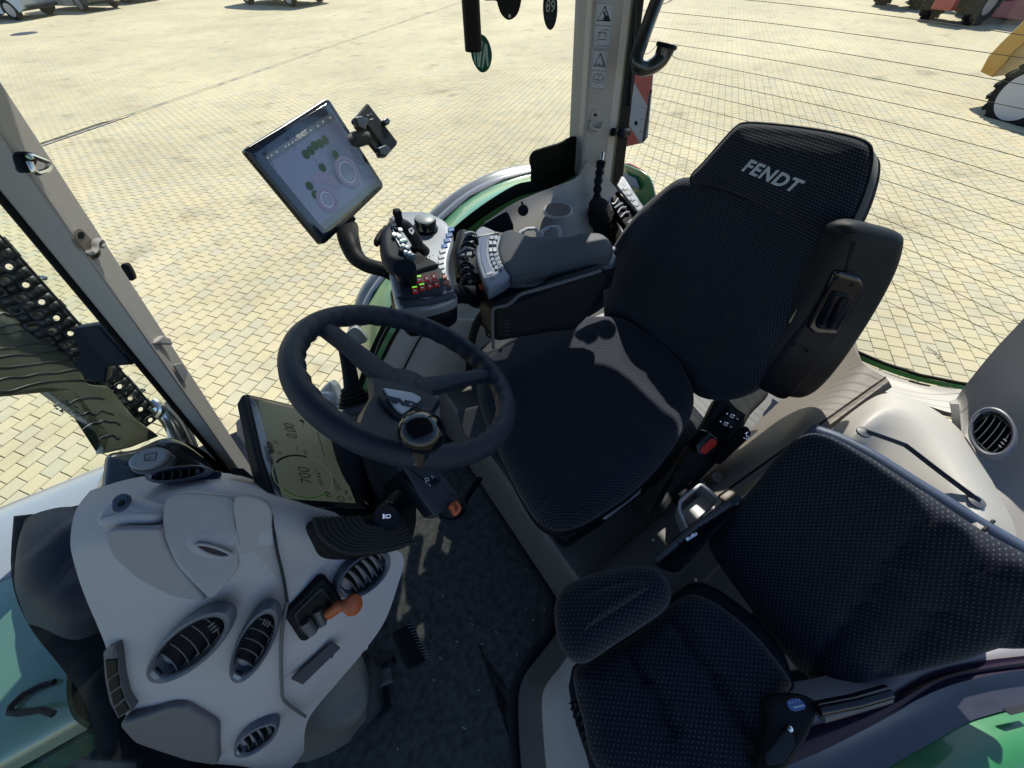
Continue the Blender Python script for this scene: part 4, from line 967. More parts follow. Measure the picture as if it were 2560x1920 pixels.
for i, (a, s_) in enumerate((([(1820, 1022), (1852, 1040), (1838, 1058), (1808, 1042)], 0), ([(1804, 1042), (1836, 1060), (1822, 1078), (1792, 1060)], 1))):
    o_ = padpx('rocker_switch', M_grey, ds, sp, a, .008, .002, off=.015, rc_=.003)
    cx_, cy_ = sum(q[0] for q in a)/4, sum(q[1] for q in a)/4; fz = sp.off(.0155)
    m = MB()
    for pts in ([(-14, -7), (-10, -5)], [(-12, -8), (-12, -4)], [(-4, 2), (-1, -5), (5, -2), (2, 5), (-2, 3)], [(3, -4), (8, -1)], [(12, 6), (16, 8)]):
        m.tube([fz.at(cx_+u, cy_+v, .0006) for u, v in pts], .0006, 5)
    m.build('lit_symbol', M_lamp, o_)
bf = Fr(P(1768, 1110, z=.47), (-.35, -.55, .75))
m = MB(); m.pad(rnd(pxs(bf, [(1772, 1078), (1795, 1098), (1793, 1112), (1762, 1142), (1745, 1136), (1740, 1112)]), .004), bf.n, .05, .004); o_ = m.build('belt_buckle', M_gloss, ds)
padpx('release_button', M_red, ds, bf, [(1778, 1094), (1792, 1102), (1790, 1113), (1762, 1136), (1750, 1130), (1752, 1120)], .006, .002, off=.003, rc_=.003)
padpx('buckle_slot', M_grey, ds, bf, [(1772, 1083), (1779, 1089), (1752, 1112), (1746, 1108)], .003, .001, off=.002, rc_=.002)
lf = Fr(P(1830, 1110, z=.43), (-.2, -.6, .75))
padpx('tilt_lever', M_black, ds, lf, [(1862, 1068), (1877, 1076), (1876, 1092), (1845, 1122), (1808, 1158), (1796, 1160), (1788, 1150), (1820, 1112)], .02, .005, cv=4)
m = MB()
for pts in ([(1866, 1080), (1866, 1092), (1872, 1090)], [(1862, 1084), (1870, 1080)], [(1858, 1094), (1866, 1098), (1872, 1094)]): m.tube([lf.at(*q, .0012) for q in pts], .0008, 5)
m.build('lit_symbol', M_lamp, ds)
# metal side bracket catching the sun
padpx('side_bracket', mat('satin_grey_metal', (.32, .33, .36), .35, metal=.3), ds, Fr(P(1700, 1150, z=.34), (-.1, -.3, 1)), [(1722, 1112), (1738, 1124), (1734, 1136), (1752, 1160), (1722, 1186), (1705, 1196), (1696, 1158)], .02, .003, rc_=.004)
# raised left armrest
af = Fr(P(2080, 780, Y=.235), (-.42, -.86, .16))
ao = [(2098, 618), (2110, 590), (2130, 574), (2165, 566), (2225, 578), (2272, 592), (2278, 612), (2262, 670), (2225, 745), (2170, 835), (2110, 920), (2060, 975), (2020, 1000), (1985, 1004), (1930, 988), (1896, 968), (1892, 940), (1925, 890), (1970, 830), (2020, 745)]
m = MB(); m.pad(cr(pxs(af, ao), 5), af.n, .07, .028, .0, seg=6); m.build('armrest', mat('armrest_vinyl', (.020, .023, .026), .42, bump=.3, bs=500, var=.1, vs_=6), ds)
m = MB(); m.pad(cr(pxs(af, [(2098, 680), (2150, 690), (2162, 730), (2130, 790), (2075, 870), (2020, 940), (1965, 995), (1925, 985), (1900, 960), (1960, 870), (2020, 790)], .006), 5), af.n, .02, .010); m.build('armrest_cover', M_black, ds)
m = MB(); m.pad(rnd(pxs(af, [(2086, 672), (2145, 690), (2150, 712), (2085, 830), (2030, 828), (2010, 812), (2055, 735)], .012), .010), af.n, .02, .006); hh_ = m.build('hinge_cover', M_gloss, ds)
m = MB(); m.pad(rnd(pxs(af, [(2070, 718), (2120, 730), (2070, 818), (2028, 812)], .019), .012), af.n, .014, .006, -.006); m.build('hinge_recess', M_black, hh_)
for (x0, y0, x1, y1) in ((2074, 728, 2040, 800), (2096, 735, 2058, 808)):
    m = MB(); m.tube([af.at(x0, y0, .017), af.at(x1, y1, .017)], .006, 8); m.build('hinge_rib', M_gloss, hh_)
for x, y in ((2082, 692), (2120, 707), (1978, 856), (2012, 871)):
    m = MB(); m.lathe(af.at(x, y, .010), af.n, [(.004, 0), (.004, .004), (.0025, .004), (0, .003)], 10); m.build('screw', M_ink, ds)
# ---- passenger seat
ps = thing('passenger_seat', (.45, -.1, .3), 'dark blue-black passenger seat with pale dashed fabric by the door', 'passenger seat')
pb = Fr((.66, -.08, .56), (-.80, -.05, .60), (0, -1, 0))
po = [(1762, 1372), (1800, 1310), (1870, 1225), (1950, 1130), (2000, 1092), (2060, 1090), (2160, 1140), (2300, 1230), (2480, 1350), (2660, 1460), (2640, 1620), (2480, 1660), (2300, 1700), (2160, 1738), (2060, 1744), (2010, 1715), (1950, 1640), (1860, 1520)]
pc_ = sum(pxs(pb, po), V())/len(po)
dirL = (pb.at(2160, 1738)-pb.at(2480, 1350)).normalized()
dirN = (pb.n.cross(dirL)).normalized()
def gr3(p):
    q = (p-pb.at(2000, 1500)).dot(dirN)*(1 if dirN.x > 0 else -1); g = 0
    for a in (.075, .155, .235): g -= .016*math.exp(-((q-a)/.013)**2)
    return g
m = MB(); m.pad(cr(pxs(pb, po), 5), pb.n, .075, .035, .003, seg=7, groove=gr3); m.build('backrest', M_fab2, ps)
m = MB(); m.pad(cr([p-pb.n*.045+V((.018, .004, .0)) for p in pxs(pb, [(2000, 1092), (2050, 1088), (2160, 1138), (2300, 1226), (2480, 1340), (2700, 1490), (2640, 1600), (2300, 1500), (2050, 1350), (1900, 1230)])], 5), pb.n, .035, .012); m.build('backrest_shell', mat('blue_grey_shell', (.055, .085, .16), .5, bump=.3, bs=700, var=.06), ps)
pcu = Fr((.35, -.1, .50), (-.05, .02, 1), (1, 0, 0))
pco = [(1442, 1668), (1520, 1625), (1610, 1570), (1690, 1500), (1760, 1480), (1880, 1560), (1990, 1690), (1985, 1740), (1950, 1850), (1930, 1990), (1640, 2010), (1500, 1930), (1462, 1810), (1442, 1730)]
dirC = (pcu.at(1700, 1920)-pcu.at(1560, 1660)).normalized(); dn_ = pcu.n.cross(dirC)
def gr4(p):
    q = (p-pcu.at(1560, 1660)).dot(dn_); g = 0
    if dn_.x < 0: q = -q
    for a in (.02, .125): g -= .018*math.exp(-((q-a)/.014)**2)
    return g
m = MB(); m.pad(cr(pxs(pcu, pco), 5), pcu.n, .08, .035, .003, seg=7, groove=gr4); m.build('cushion', M_fab2, ps)
pbo = Fr((.15, .12, .545), (-.05, .10, 1), (1, 0, 0))
m = MB(); m.pad(cr(pxs(pbo, [(1384, 1530), (1392, 1480), (1425, 1446), (1490, 1420), (1580, 1402), (1640, 1408), (1676, 1440), (1686, 1475), (1670, 1510), (1600, 1560), (1520, 1612), (1470, 1644), (1430, 1640), (1398, 1600)]), 5), pbo.n, .085, .036, .012, seg=7); m.build('side_bolster', M_fab2, ps)
m = MB(); m.pad(cr([P(x, y, z=.40) for x, y in [(1440, 1660), (1640, 1530), (1760, 1450), (1950, 1600), (2000, 1800), (1900, 2000), (1560, 2020), (1480, 1900)]], 4), (0, 0, 1), .10, .02); m.build('seat_frame', M_black, ps)
# hinge mechanism between the seats
mf_ = Fr(P(1740, 1330, z=.44), (-.3, .2, 1))
padpx('hinge_plate', M_black, ps, mf_, [(1640, 1400), (1690, 1340), (1780, 1280), (1840, 1262), (1842, 1275), (1770, 1345), (1720, 1400), (1690, 1425), (1650, 1415)], .02, .003, cv=3)
m = MB(); m.tube([mf_.at(1640, 1405, .01), mf_.at(1740, 1320, .012), mf_.at(1848, 1248, .012)], .008, 8); m.build('recline_rod', M_dsteel, ps)
m = MB(); m.tube([mf_.at(1716, 1355, .012), mf_.at(1742, 1338, .012)], .0045, 8); m.build('rod_end', M_steel, ps)
m = MB(); m.pad(rnd(pxs(mf_, [(1822, 1262), (1842, 1252), (1850, 1258), (1830, 1272)], .02), .002), mf_.n, .012, .003); m.build('hinge_cap', M_piping, ps)
for i in range(9):
    m = MB(); a = i/8; x, y = 1700+a*95, 1362-a*80; m.box(mf_.at(x, y, .012), .012, .009, .01, dirC, pcu.n); m.build('hinge_tooth', M_black, ps)
# corrugated strap at the front edge of the passenger cushion
m = MB(); pth = cr(Q((1434, 1752), (1446, 1790), (1466, 1840), (1490, 1900), (1520, 1990), z=.44), 8, False); m.tube(pth, [.008+.003*math.sin(i*1.9) for i in range(len(pth))], 8); m.build('edge_strap', M_black, ps)
for i in range(7):
    m = MB(); p = pth[3+i*4]; m.box(p+V((0, 0, .009)), .006, .003, .002, (1, 1, 0)); m.build('strap_eyelet', M_greyp, ps)
# seat belt buckle of the passenger seat
bb = thing('passenger_belt', P(1980, 1800, z=.5), 'black seat belt buckle with blue label beside the passenger seat', 'seat belt')
b2 = Fr(P(1980, 1790, z=.53), (-.1, -.1, 1))
padpx('buckle', M_ink, bb, b2, [(1920, 1760), (1945, 1740), (1990, 1735), (2030, 1745), (2048, 1770), (2030, 1830), (2000, 1880), (1960, 1930), (1920, 1940), (1895, 1920), (1915, 1850), (1925, 1800)], .03, .008, cv=4)
padpx('press_label', mat('blue_label', (.10, .17, .42), .5), bb, b2, [(1968, 1752), (1996, 1746), (2014, 1768), (1990, 1778), (1974, 1772)], .001, 0, off=.001, cv=3)
for k in range(4):
    m = MB(); m.tube([b2.at(1972+k*8, 1753-k*2, .0016), b2.at(1974+k*8, 1760-k*2, .0016)], .0009, 5); m.build('label_stroke', mat('pale_blue_print', (.4, .5, .75), .5), bb)
m = MB(); m.tube([b2.at(1982, 1768, .0016), b2.at(2008, 1762, .0016)], .0014, 5); m.build('label_stroke', MATS['pale_blue_print'], bb)
padpx('belt_fold', mat('belt_webbing', (.035, .04, .05), .7, bump=.4, bs=500), bb, b2, [(1962, 1822), (1972, 1815), (1984, 1860), (1955, 1905), (1915, 1912), (1910, 1885)], .008, .002, off=.006, rc_=.004)
m = MB(); m.lathe(b2.at(1970, 1820, .004), b2.n, [(.004, 0), (.004, .003), (0, .005)], 10); m.build('rivet', M_steel, bb)
m = MB(); m.tube([b2.at(2040, 1770, .004), b2.at(2130, 1752, .006), b2.at(2214, 1728, .006)], .010, 10); m.build('anchor_bar', M_gloss, bb)
m = MB(); m.tube([b2.at(2052, 1786, -.004), b2.at(2140, 1760, -.004), b2.at(2220, 1736, -.004)], .012, 10); m.build('anchor_rail', M_greyp, bb)
# ---- left rear fender, panel and sill
lr = thing('left_rear_housing', (1.1, 0, .3), 'beige rear housing with shelf, sunlit box lid and seam behind the passenger seat', 'cab trim')
m = MB()
m.surf([[P(x, y, z=z) for x, y, z in r] for r in [
    [(1752, 1192, .30), (1790, 1155, .30), (1905, 1045, .30), (2040, 920, .36), (2130, 845, .42)],
    [(1773, 1219, .40), (1830, 1170, .41), (1935, 1090, .44), (2060, 985, .47), (2150, 900, .52)],
    [(1794, 1241, .445), (1850, 1200, .455), (1940, 1134, .47), (2090, 1028, .50), (2212, 942, .535)]]], 5, .012); m.build('shelf_panel', M_beige2, lr)
m = MB()
m.surf([[P(x, y, z=z) for x, y, z in r] for r in [
    [(1799, 1242, .45), (1943, 1138, .47), (2093, 1032, .50), (2215, 945, .535)],
    [(1812, 1252, .452), (1962, 1144, .475), (2110, 1036, .51), (2222, 952, .545)],
    [(1822, 1262, .43), (1972, 1150, .46), (2120, 1044, .49), (2230, 968, .53)]]], 5, .012); m.build('seam_strip', M_beige2, lr)
m = MB(); m.tube(Q((1797, 1240), (1942, 1136), (2092, 1030), (2213, 943), z=.49)[:0] or [P(1797, 1240, z=.449), P(1942, 1136, z=.469), P(2092, 1030, z=.499), P(2213, 943, z=.533)], .0028, 6); m.build('seam_shadow_gap', M_ink, lr)
for (x, y) in ((1793, 1193),):
    sf_ = Fr(P(x, y, z=.415), (0, -.25, 1)); m = MB(); m.lathe(sf_.o, sf_.n, [(.014, -.004), (.014, .0012), (.0125, .002), (.0115, .0005), (0, .0005)], 24); cpp = m.build('trim_clip', M_beige2, lr)
    m = MB(); m.lathe(sf_.o+sf_.n*.0006, sf_.n, [(.0016, 0), (.0016, .0004), (0, .0005)], 10); m.build('clip_hole', M_ink, cpp)
m = MB()
m.surf([[P(x, y, z=z) for x, y, z in r] for r in [
    [(1812, 1275, .40), (1905, 1200, .44), (1990, 1140, .47), (2070, 1082, .52)],
    [(1850, 1300, .36), (1950, 1215, .42), (2030, 1150, .46), (2110, 1100, .50)]]], 5, .012); m.build('lower_lip', M_cream, lr)
# sill under the rear window
RXs = 1.36
m = MB()
m.surf([[P(x, y, X=RXs) for x, y in [(1990, 800), (2080, 868), (2130, 892), (2212, 930), (2300, 958), (2400, 975), (2480, 985), (2600, 990)]],
        [P(x, y, X=RXs-.03) for x, y in [(1985, 815), (2075, 885), (2125, 912), (2205, 950), (2295, 978), (2395, 996), (2475, 1006), (2600, 1010)]],
        [P(x, y, X=RXs-.10) for x, y in [(1960, 850), (2050, 905), (2110, 935), (2190, 972), (2280, 1000), (2370, 1030), (2450, 1040), (2590, 1050)]]], 5, .014); m.build('rear_sill', M_cream, lr)
m = MB()
m.surf([[P(x, y, X=RXs+.01) for x, y in [(2060, 838), (2130, 878), (2212, 913), (2300, 942), (2400, 962), (2480, 974), (2620, 985)]],
        [P(x, y, X=RXs+.005) for x, y in [(2060, 850), (2130, 891), (2212, 926), (2300, 954), (2400, 973), (2480, 985), (2620, 996)]]], 5, .01); m.build('green_gasket', MATS['bright_green_edge'], lr)
m = MB(); m.tube([P(x, y, X=RXs+.015) for x, y in [(2060, 834), (2130, 874), (2212, 909), (2300, 938), (2400, 958), (2480, 970), (2620, 981)]], .005, 8); m.build('window_gasket', M_rub, lr)
m = MB(); m.tube([P(x, y, X=RXs+.0) for x, y in [(2272, 955), (2300, 962), (2325, 968)]], .006, 8); m.build('gasket_joint', M_rub, lr)
# raised sunlit lid
lidrows = [
    [(2040, 1150, .50), (2080, 1075, .535), (2150, 1015, .56), (2205, 985, .57), (2260, 988, .57), (2330, 1020, .57), (2400, 1075, .57), (2450, 1150, .57), (2500, 1240, .57), (2540, 1330, .56), (2550, 1450, .55)],
    [(2060, 1160, .55), (2100, 1085, .60), (2160, 1035, .63), (2212, 1008, .64), (2262, 1012, .64), (2325, 1045, .64), (2388, 1100, .64), (2432, 1170, .64), (2472, 1250, .64), (2500, 1330, .63), (2510, 1450, .60)],
    [(2090, 1180, .56), (2120, 1110, .62), (2170, 1060, .65), (2220, 1040, .655), (2265, 1050, .655), (2315, 1085, .655), (2360, 1140, .655), (2395, 1200, .655), (2430, 1270, .655), (2450, 1350, .65), (2460, 1440, .62)],
    [(2110, 1230, .54), (2130, 1180, .58), (2150, 1150, .60), (2180, 1160, .60), (2210, 1190, .60), (2240, 1220, .60), (2270, 1260, .60), (2300, 1300, .60), (2340, 1350, .60), (2370, 1400, .59), (2400, 1440, .57)]]
m = MB(); m.surf([[P(x, y, z=z) for x, y, z in r] for r in lidrows], 4, .014); m.build('box_lid', M_cream, lr)
lf2 = H(.662)
m = MB(); m.tube(cr([lf2.at(x, y) for x, y in [(2165, 1078), (2200, 1090), (2255, 1110), (2270, 1118), (2340, 1172), (2420, 1232), (2448, 1252)]], 6, False), .0045, 10); m.build('retaining_rod', M_gloss, lr)
for x, y in ((2163, 1078), (2446, 1252)):
    m = MB(); m.lathe(lf2.at(x, y)-V((0, 0, .006)), (0, 0, 1), [(.013, 0), (.013, .004), (.008, .006), (0, .007)], 18); m.build('rod_socket', M_greyp, lr)
m = MB(); m.tube([P(2458, 1326, z=.655), P(2484, 1302, z=.655)], .003, 6); m.build('lid_joint', M_ink, lr)
# rear left pillar with air vent
lp_ = thing('left_rear_pillar', P(2520, 1000, X=1.2), 'brown-beige rear left pillar carrying a round air vent', 'pillar')
m = MB()
m.surf([[P(x, y, X=X_) for x, y, X_ in r] for r in [
    [(2640, 700, 1.30), (2560, 795, 1.30), (2490, 870, 1.29), (2440, 930, 1.28), (2395, 990, 1.26), (2398, 1010, 1.22)],
    [(2700, 820, 1.27), (2620, 880, 1.27), (2545, 940, 1.26), (2480, 980, 1.25), (2420, 1030, 1.22), (2405, 1090, 1.17)],
    [(2740, 1000, 1.22), (2660, 1040, 1.22), (2600, 1070, 1.21), (2540, 1100, 1.19), (2460, 1130, 1.16), (2420, 1120, 1.13)],
    [(2760, 1200, 1.15), (2680, 1210, 1.15), (2620, 1220, 1.14), (2560, 1225, 1.12), (2510, 1220, 1.10), (2455, 1190, 1.09)],
    [(2760, 1500, 1.0), (2680, 1480, 1.0), (2620, 1450, 1.0), (2570, 1400, 1.01), (2520, 1300, 1.03), (2490, 1230, 1.05)]]], 5, .014); m.build('pillar_shell', M_beige, lp_)
M_vent = mat('vent_bezel', (.15, .16, .205), .42, bump=.15, bs=900, var=.05)
def vent(label, fr, c, a, b, slots, dirpx, group='oval air vents of the cab', tilt=.35, bez=M_vent, s=.74, parent=None, tab=None):
    """oval air vent: bezel ring, dark well, curved louvres"""
    t = thing('air_vent', fr.at(*c), label, 'air vent', group)
    O = fr.at(*c); A_ = fr.at(*a)-O; B_ = fr.at(*b)-O; n = fr.n
    N_ = 40; el = lambda k, h, r=1: O+A_*(math.cos(2*PI*k/N_)*r)+B_*(math.sin(2*PI*k/N_)*r)+n*h
    m = MB(); rings = [(1.0, -.006), (1.0, .004), (.965, .009), (.90, .0105), (.83, .008), (.80, .004), (.79, -.012)]
    vs = [el(k, h, r) for r, h in rings for k in range(N_)]; fs = [(i*N_+k, i*N_+(k+1) % N_, (i+1)*N_+(k+1) % N_, (i+1)*N_+k) for i in range(len(rings)-1) for k in range(N_)]
    m.add(vs, fs); m.build('bezel', bez, t)
    m = MB(); m.pad([el(k, -.014, .82) for k in range(N_)], n, .004); m.build('vent_well', M_ink, t)
    # hexagonal louvre frame inside
    L = A_.length; W = B_.length; ua, ub = A_/L, B_/W
    hx = [(-.78, -.42), (-.78, .42), (-.35, .72), (.35, .72), (.78, .42), (.78, -.42), (.35, -.72), (-.35, -.72)]
    m = MB(); m.tube([O+A_*x+B_*y+n*.003 for x, y in hx], .0022, 6, closed=True); m.build('inner_frame', M_black, t)
    for i in range(slots):
        q = -.66+1.32*(i+.5)/slots; hw = .66*math.sqrt(max(0, 1-(q/1.02)**2))
        m = MB(); pts = []
        for j in range(7):
            s_ = -1+2*j/6; pts.append(O+A_*(q+.05*(1-s_*s_))+B_*(s_*hw)+n*(.0015))
        m2 = []
        rows = [pts, [p+ua*(L*.16)-n*.012 for p in pts]]
        m.surf(rows, 2, .0014); lv_ = m.build('louvre', mat('louvre_plastic', (.009, .011, .015), .6), t)
        m = MB(); m.tube([p+n*.0008 for p in pts], .0011, 5); m.build('louvre_edge', M_greyp, lv_)
    k_ = 3 if tab is None else tab
    m = MB()
    for j in range(k_): 
        m.tube([O+A_*(.52)+B_*(-.2+.16*j)+n*.005, O+A_*.66+B_*(-.2+.16*j)+n*.005], .0014, 6)
    m.build('adjuster_tab', M_greyp, t)
    m = MB()
    for j in range(7): m.tube([O+A_*(-.86)+B_*(-.22+.075*j)+n*.009, O+A_*(-.79)+B_*(-.22+.075*j)+n*.007], .0011, 5)
    m.build('finger_ribs', M_silver if bez is M_vent else M_grey, t)
    return t
vf = Fr(P(2482, 1080, X=1.11), (-.62, .42, .62))
vent('round grey air vent on the left rear pillar, rightmost vent in the photo', vf, (2480, 1082), (2530, 1128), (2448, 1040) if 0 else (2518, 1035), 5, None)
# bottom right rim of the doorway
dw = thing('door_rim', (.6, -.3, .4), 'pale door rim with dark purple seal along the left fender', 'door rim')
ln = lambda pts, z: [P(x, y, z=z) for x, y in pts]
rA = [(1560, 2000), (1700, 1890), (1850, 1800), (2000, 1760), (2150, 1735), (2300, 1672), (2450, 1625), (2600, 1590), (2760, 1560)]
rB = [(1660, 2010), (1800, 1900), (1950, 1840), (2080, 1800), (2200, 1755), (2330, 1695), (2460, 1660), (2600, 1640), (2760, 1620)]
rC = [(1830, 2010), (1950, 1925), (2050, 1880), (2150, 1830), (2260, 1770), (2360, 1705), (2460, 1682), (2600, 1665), (2760, 1650)]
rD = [(1960, 2010), (2050, 1940), (2150, 1875), (2240, 1822), (2330, 1775), (2420, 1735), (2500, 1718), (2600, 1706), (2760, 1700)]
rE = [(2080, 2010), (2180, 1945), (2270, 1890), (2350, 1845), (2420, 1805), (2480, 1785), (2540, 1770), (2620, 1755), (2760, 1745)]
rF = [(2400, 2060), (2450, 2050), (2520, 2030), (2600, 2010), (2680, 1990), (2760, 1970), (2820, 1950), (2900, 1930), (3000, 1900)]
m = MB(); m.surf([ln([(x-90, y-45) for x, y in rA], .38), ln(rA, .42), ln(rB, .42)], 4, .014); m.build('rim_trim', mat('rim_plastic', (.36, .34, .38), .5, bump=.2, bs=900), dw)
m = MB(); m.surf([ln(rB, .425), ln([((a+c)/2, (b+d)/2) for (a, b), (c, d) in zip(rB, rC)], .44), ln(rC, .425)], 4, .014); m.build('door_seal', mat('purple_black_seal', (.030, .020, .045), .35, bump=.2), dw)
m = MB(); m.surf([ln(rC, .415), ln(rD, .405), ln(rE, .40)], 4, .014); m.build('sill_edge', mat('violet_grey_paint', (.06, .06, .085), .35, coat=.3), dw)
lfd = MB(); lfd.surf([ln(rE, .395), ln([((a+c)/2, (b+d)/2) for (a, b), (c, d) in zip(rE, rF)], .41), ln(rF, .36)], 4, .014)
tag(lfd.build('left_rear_fender', M_green), 'green left rear fender in the bottom right corner', 'fender')
m = MB(); gfr = H(.43); m.pad(rnd(pxs(gfr, [(2508, 1772), (2570, 1760), (2580, 1775), (2530, 1788)]), .002), (0, 0, 1), .003); m.build('sill_slot', M_grey, dw)
# white storage tray and black pocket between the seats
ty = thing('storage_tray', P(1740, 1260, z=.36), 'open white plastic tray with sheet inside between the two seats', 'tray')
tz = H(.42)
to = rnd(pxs(tz, [(1752, 1210), (1802, 1248), (1793, 1262), (1740, 1315), (1722, 1330), (1698, 1275), (1700, 1252)]), .008)
m = MB(); m.tube(to, .0038, 8, closed=True, flat=(V((0, 0, 1)), 1.2)); m.build('rim', M_white, ty)
m = MB(); N_ = len(to); c_ = sum(to, V())/N_; bt = [c_+(p-c_)*.93-V((0, 0, .05)) for p in to]
m.add(to+bt, [(k, (k+1) % N_, N_+(k+1) % N_, N_+k) for k in range(N_)]+[tuple(N_+k for k in range(N_))]); wl = m.build('walls', mat('tray_grey', (.30, .31, .33), .5), ty)
md = wl.modifiers.new('t', 'SOLIDIFY'); md.thickness = .002
padpx('paper_sheet', mat('paper', (.8, .82, .82), .7), ty, H(.385), [(1752, 1237), (1785, 1260), (1725, 1312), (1702, 1280)], .001, off=0)
pk = thing('document_pocket', P(1710, 1230, z=.38), 'black pocket with metal pin beside the white tray', 'pocket')
pf_ = H(.39)
padpx('pocket_body', M_black, pk, pf_, [(1692, 1236), (1746, 1190), (1752, 1204), (1704, 1248)], .05, .006, rc_=.004)
m = MB(); m.tube([pf_.at(1720, 1212, .004), pf_.at(1730, 1204, .004)], .002, 6); m.build('pin', M_steel, pk)
m = MB(); m.tube([P(x, y, z=.40) for x, y in [(1738, 1192), (1758, 1174), (1755, 1184), (1744, 1194)]], .0018, 6); m.build('wire_clip', M_ink, pk)
# ---- dashboard
da = thing('dashboard', (-.35, .35, .4), 'grey-beige moulded dashboard shell in front of the windscreen', 'dashboard')
G = [
 [(226, 1226, .72), (330, 1196, .74), (460, 1180, .75), (590, 1186, .74), (690, 1215, .72), (790, 1250, .66)],
 [(190, 1275, .76), (312, 1246, .79), (452, 1225, .80), (592, 1228, .79), (704, 1255, .76), (850, 1290, .69)],
 [(176, 1350, .77), (306, 1330, .80), (450, 1320, .80), (598, 1310, .78), (720, 1330, .74), (945, 1350, .62)],
 [(186, 1410, .75), (320, 1400, .775), (470, 1400, .77), (615, 1400, .74), (760, 1400, .68), (1008, 1392, .55)],
 [(212, 1490, .71), (350, 1480, .73), (500, 1490, .72), (645, 1480, .69), (800, 1470, .63), (992, 1470, .51)],
 [(262, 1610, .65), (390, 1600, .66), (530, 1595, .65), (665, 1580, .63), (810, 1560, .58), (958, 1560, .47)],
 [(290, 1710, .58), (425, 1700, .58), (560, 1690, .57), (680, 1680, .55), (800, 1650, .51), (900, 1640, .43)],
 [(316, 1790, .51), (440, 1790, .50), (565, 1780, .48), (670, 1770, .46), (760, 1740, .43), (845, 1705, .38)],
 [(352, 1845, .44), (460, 1868, .42), (570, 1878, .38), (650, 1880, .32), (705, 1860, .27), (770, 1800, .30)],
 [(400, 1880, .36), (500, 1905, .32), (600, 1915, .27), (660, 1925, .2), (720, 1925, .14), (760, 1880, .14)]]
m = MB(); m.surf([[P(x, y, z=z) for x, y, z in r] for r in G], 6, .014); m.build('shell', M_dash, da)
GV = [[P(x, y, z=z) for x, y, z in r] for r in G]
def onD(x, y):
    """point and normal of the dashboard shell seen at pixel (x, y): nearest quad of the control grid"""
    best = None
    for i in range(len(G)-1):
        for j in range(len(G[0])-1):
            q = [(G[i][j][0], G[i][j][1]), (G[i][j+1][0], G[i][j+1][1]), (G[i+1][j+1][0], G[i+1][j+1][1]), (G[i+1][j][0], G[i+1][j][1])]
            if inpoly(x, y, q):
                a, b, c, d = GV[i][j], GV[i][j+1], GV[i+1][j+1], GV[i+1][j]
                n = (c-a).cross(d-b).normalized()
                if n.dot(EYE-a) < 0: n = -n
                return Fr((a+b+c+d)/4, n)
    return None
def dfr(x, y, off=.004):
    f = onD(x, y); o = P(x, y, pl=(f.o, f.n)); return Fr(o+f.n*off, f.n)
# passenger-side tray on top: camera-like pod, oval openings, shaded hollow
hol = MB()
hol.surf([[P(x, y, z=z) for x, y, z in r] for r in [
    [(415, 1255, .815), (430, 1226, .815), (520, 1226, .812), (650, 1250, .80), (700, 1262, .785)],
    [(408, 1330, .817), (440, 1330, .815), (540, 1330, .80), (640, 1330, .785), (700, 1345, .76)],
    [(270, 1345, .80), (420, 1390, .80), (520, 1420, .78), (640, 1420, .75), (712, 1440, .72)],
    [(290, 1410, .78), (380, 1455, .765), (500, 1495, .745), (600, 1500, .72), (700, 1500, .70)]]], 5, .004)
padD = lambda name, mt, pts, t, r=0, off=0, cv=None, rc_=None, at=None, par=None, crown=0: padpx(name, mt, par or da, (lambda f: f)(dfr(*(at or (sum(p[0] for p in pts)/len(pts), sum(p[1] for p in pts)/len(pts))), 0)), pts, t, r, crown, off, rc_, cv)
# pod with round button
pdf = Fr(P(300, 1262, z=.825), (-.15, -.25, 1))
pod = padpx('pod', M_dash, da, pdf, [(248, 1262), (282, 1238), (322, 1236), (345, 1246), (398, 1262), (398, 1290), (372, 1310), (300, 1314), (240, 1318), (228, 1312), (232, 1282)], .05, .014, rc_=.012)
padpx('round_button', mat('blue_grey_button', (.045, .07, .13), .35), pod, pdf, [(286, 1248), (304, 1235), (322, 1236), (326, 1252), (316, 1272), (298, 1281), (285, 1278), (283, 1262)], .006, .002, off=.003, cv=4)
padpx('button_centre', M_ink, pod, pdf, [(298, 1262), (306, 1252), (316, 1250), (317, 1260), (308, 1268), (300, 1268)], .004, .001, off=.004, cv=4)
for pts in ([(475, 1232), (492, 1230), (530, 1240), (552, 1252), (548, 1258), (522, 1258), (496, 1248)], [(488, 1363), (510, 1361), (545, 1370), (572, 1382), (574, 1390), (550, 1392), (515, 1382)]):
    cx_ = sum(p[0] for p in pts)/7; cy_ = sum(p[1] for p in pts)/7; f = dfr(cx_, cy_, .009)
    o_ = padpx('oval_opening', mat('opening_shade_plastic', (.09, .07, .07), .6), da, f, pts, .004, 0, cv=5)
    m = MB(); m.tube(cr(pxs(f, pts), 5), .0022, 6, closed=True); m.build('opening_lip', M_dash, o_)
# shallow dish and right wing
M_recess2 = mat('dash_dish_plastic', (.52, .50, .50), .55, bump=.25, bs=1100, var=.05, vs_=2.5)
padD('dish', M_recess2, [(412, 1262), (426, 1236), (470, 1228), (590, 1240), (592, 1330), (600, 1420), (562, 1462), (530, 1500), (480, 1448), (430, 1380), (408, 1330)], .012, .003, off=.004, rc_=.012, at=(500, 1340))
padD('hollow_shadow', M_recess, [(264, 1328), (300, 1318), (404, 1318), (410, 1345), (436, 1395), (486, 1456), (522, 1500), (440, 1490), (352, 1446), (290, 1392)], .012, .003, off=.004, rc_=.012, at=(400, 1400))  # thin darker plate, shadow of the hollow put into its colour
padD('side_wing', M_recess2, [(588, 1240), (670, 1256), (684, 1330), (702, 1420), (714, 1492), (690, 1502), (650, 1500), (622, 1475), (606, 1420), (596, 1350)], .012, .004, off=.004, cv=4, at=(650, 1380))
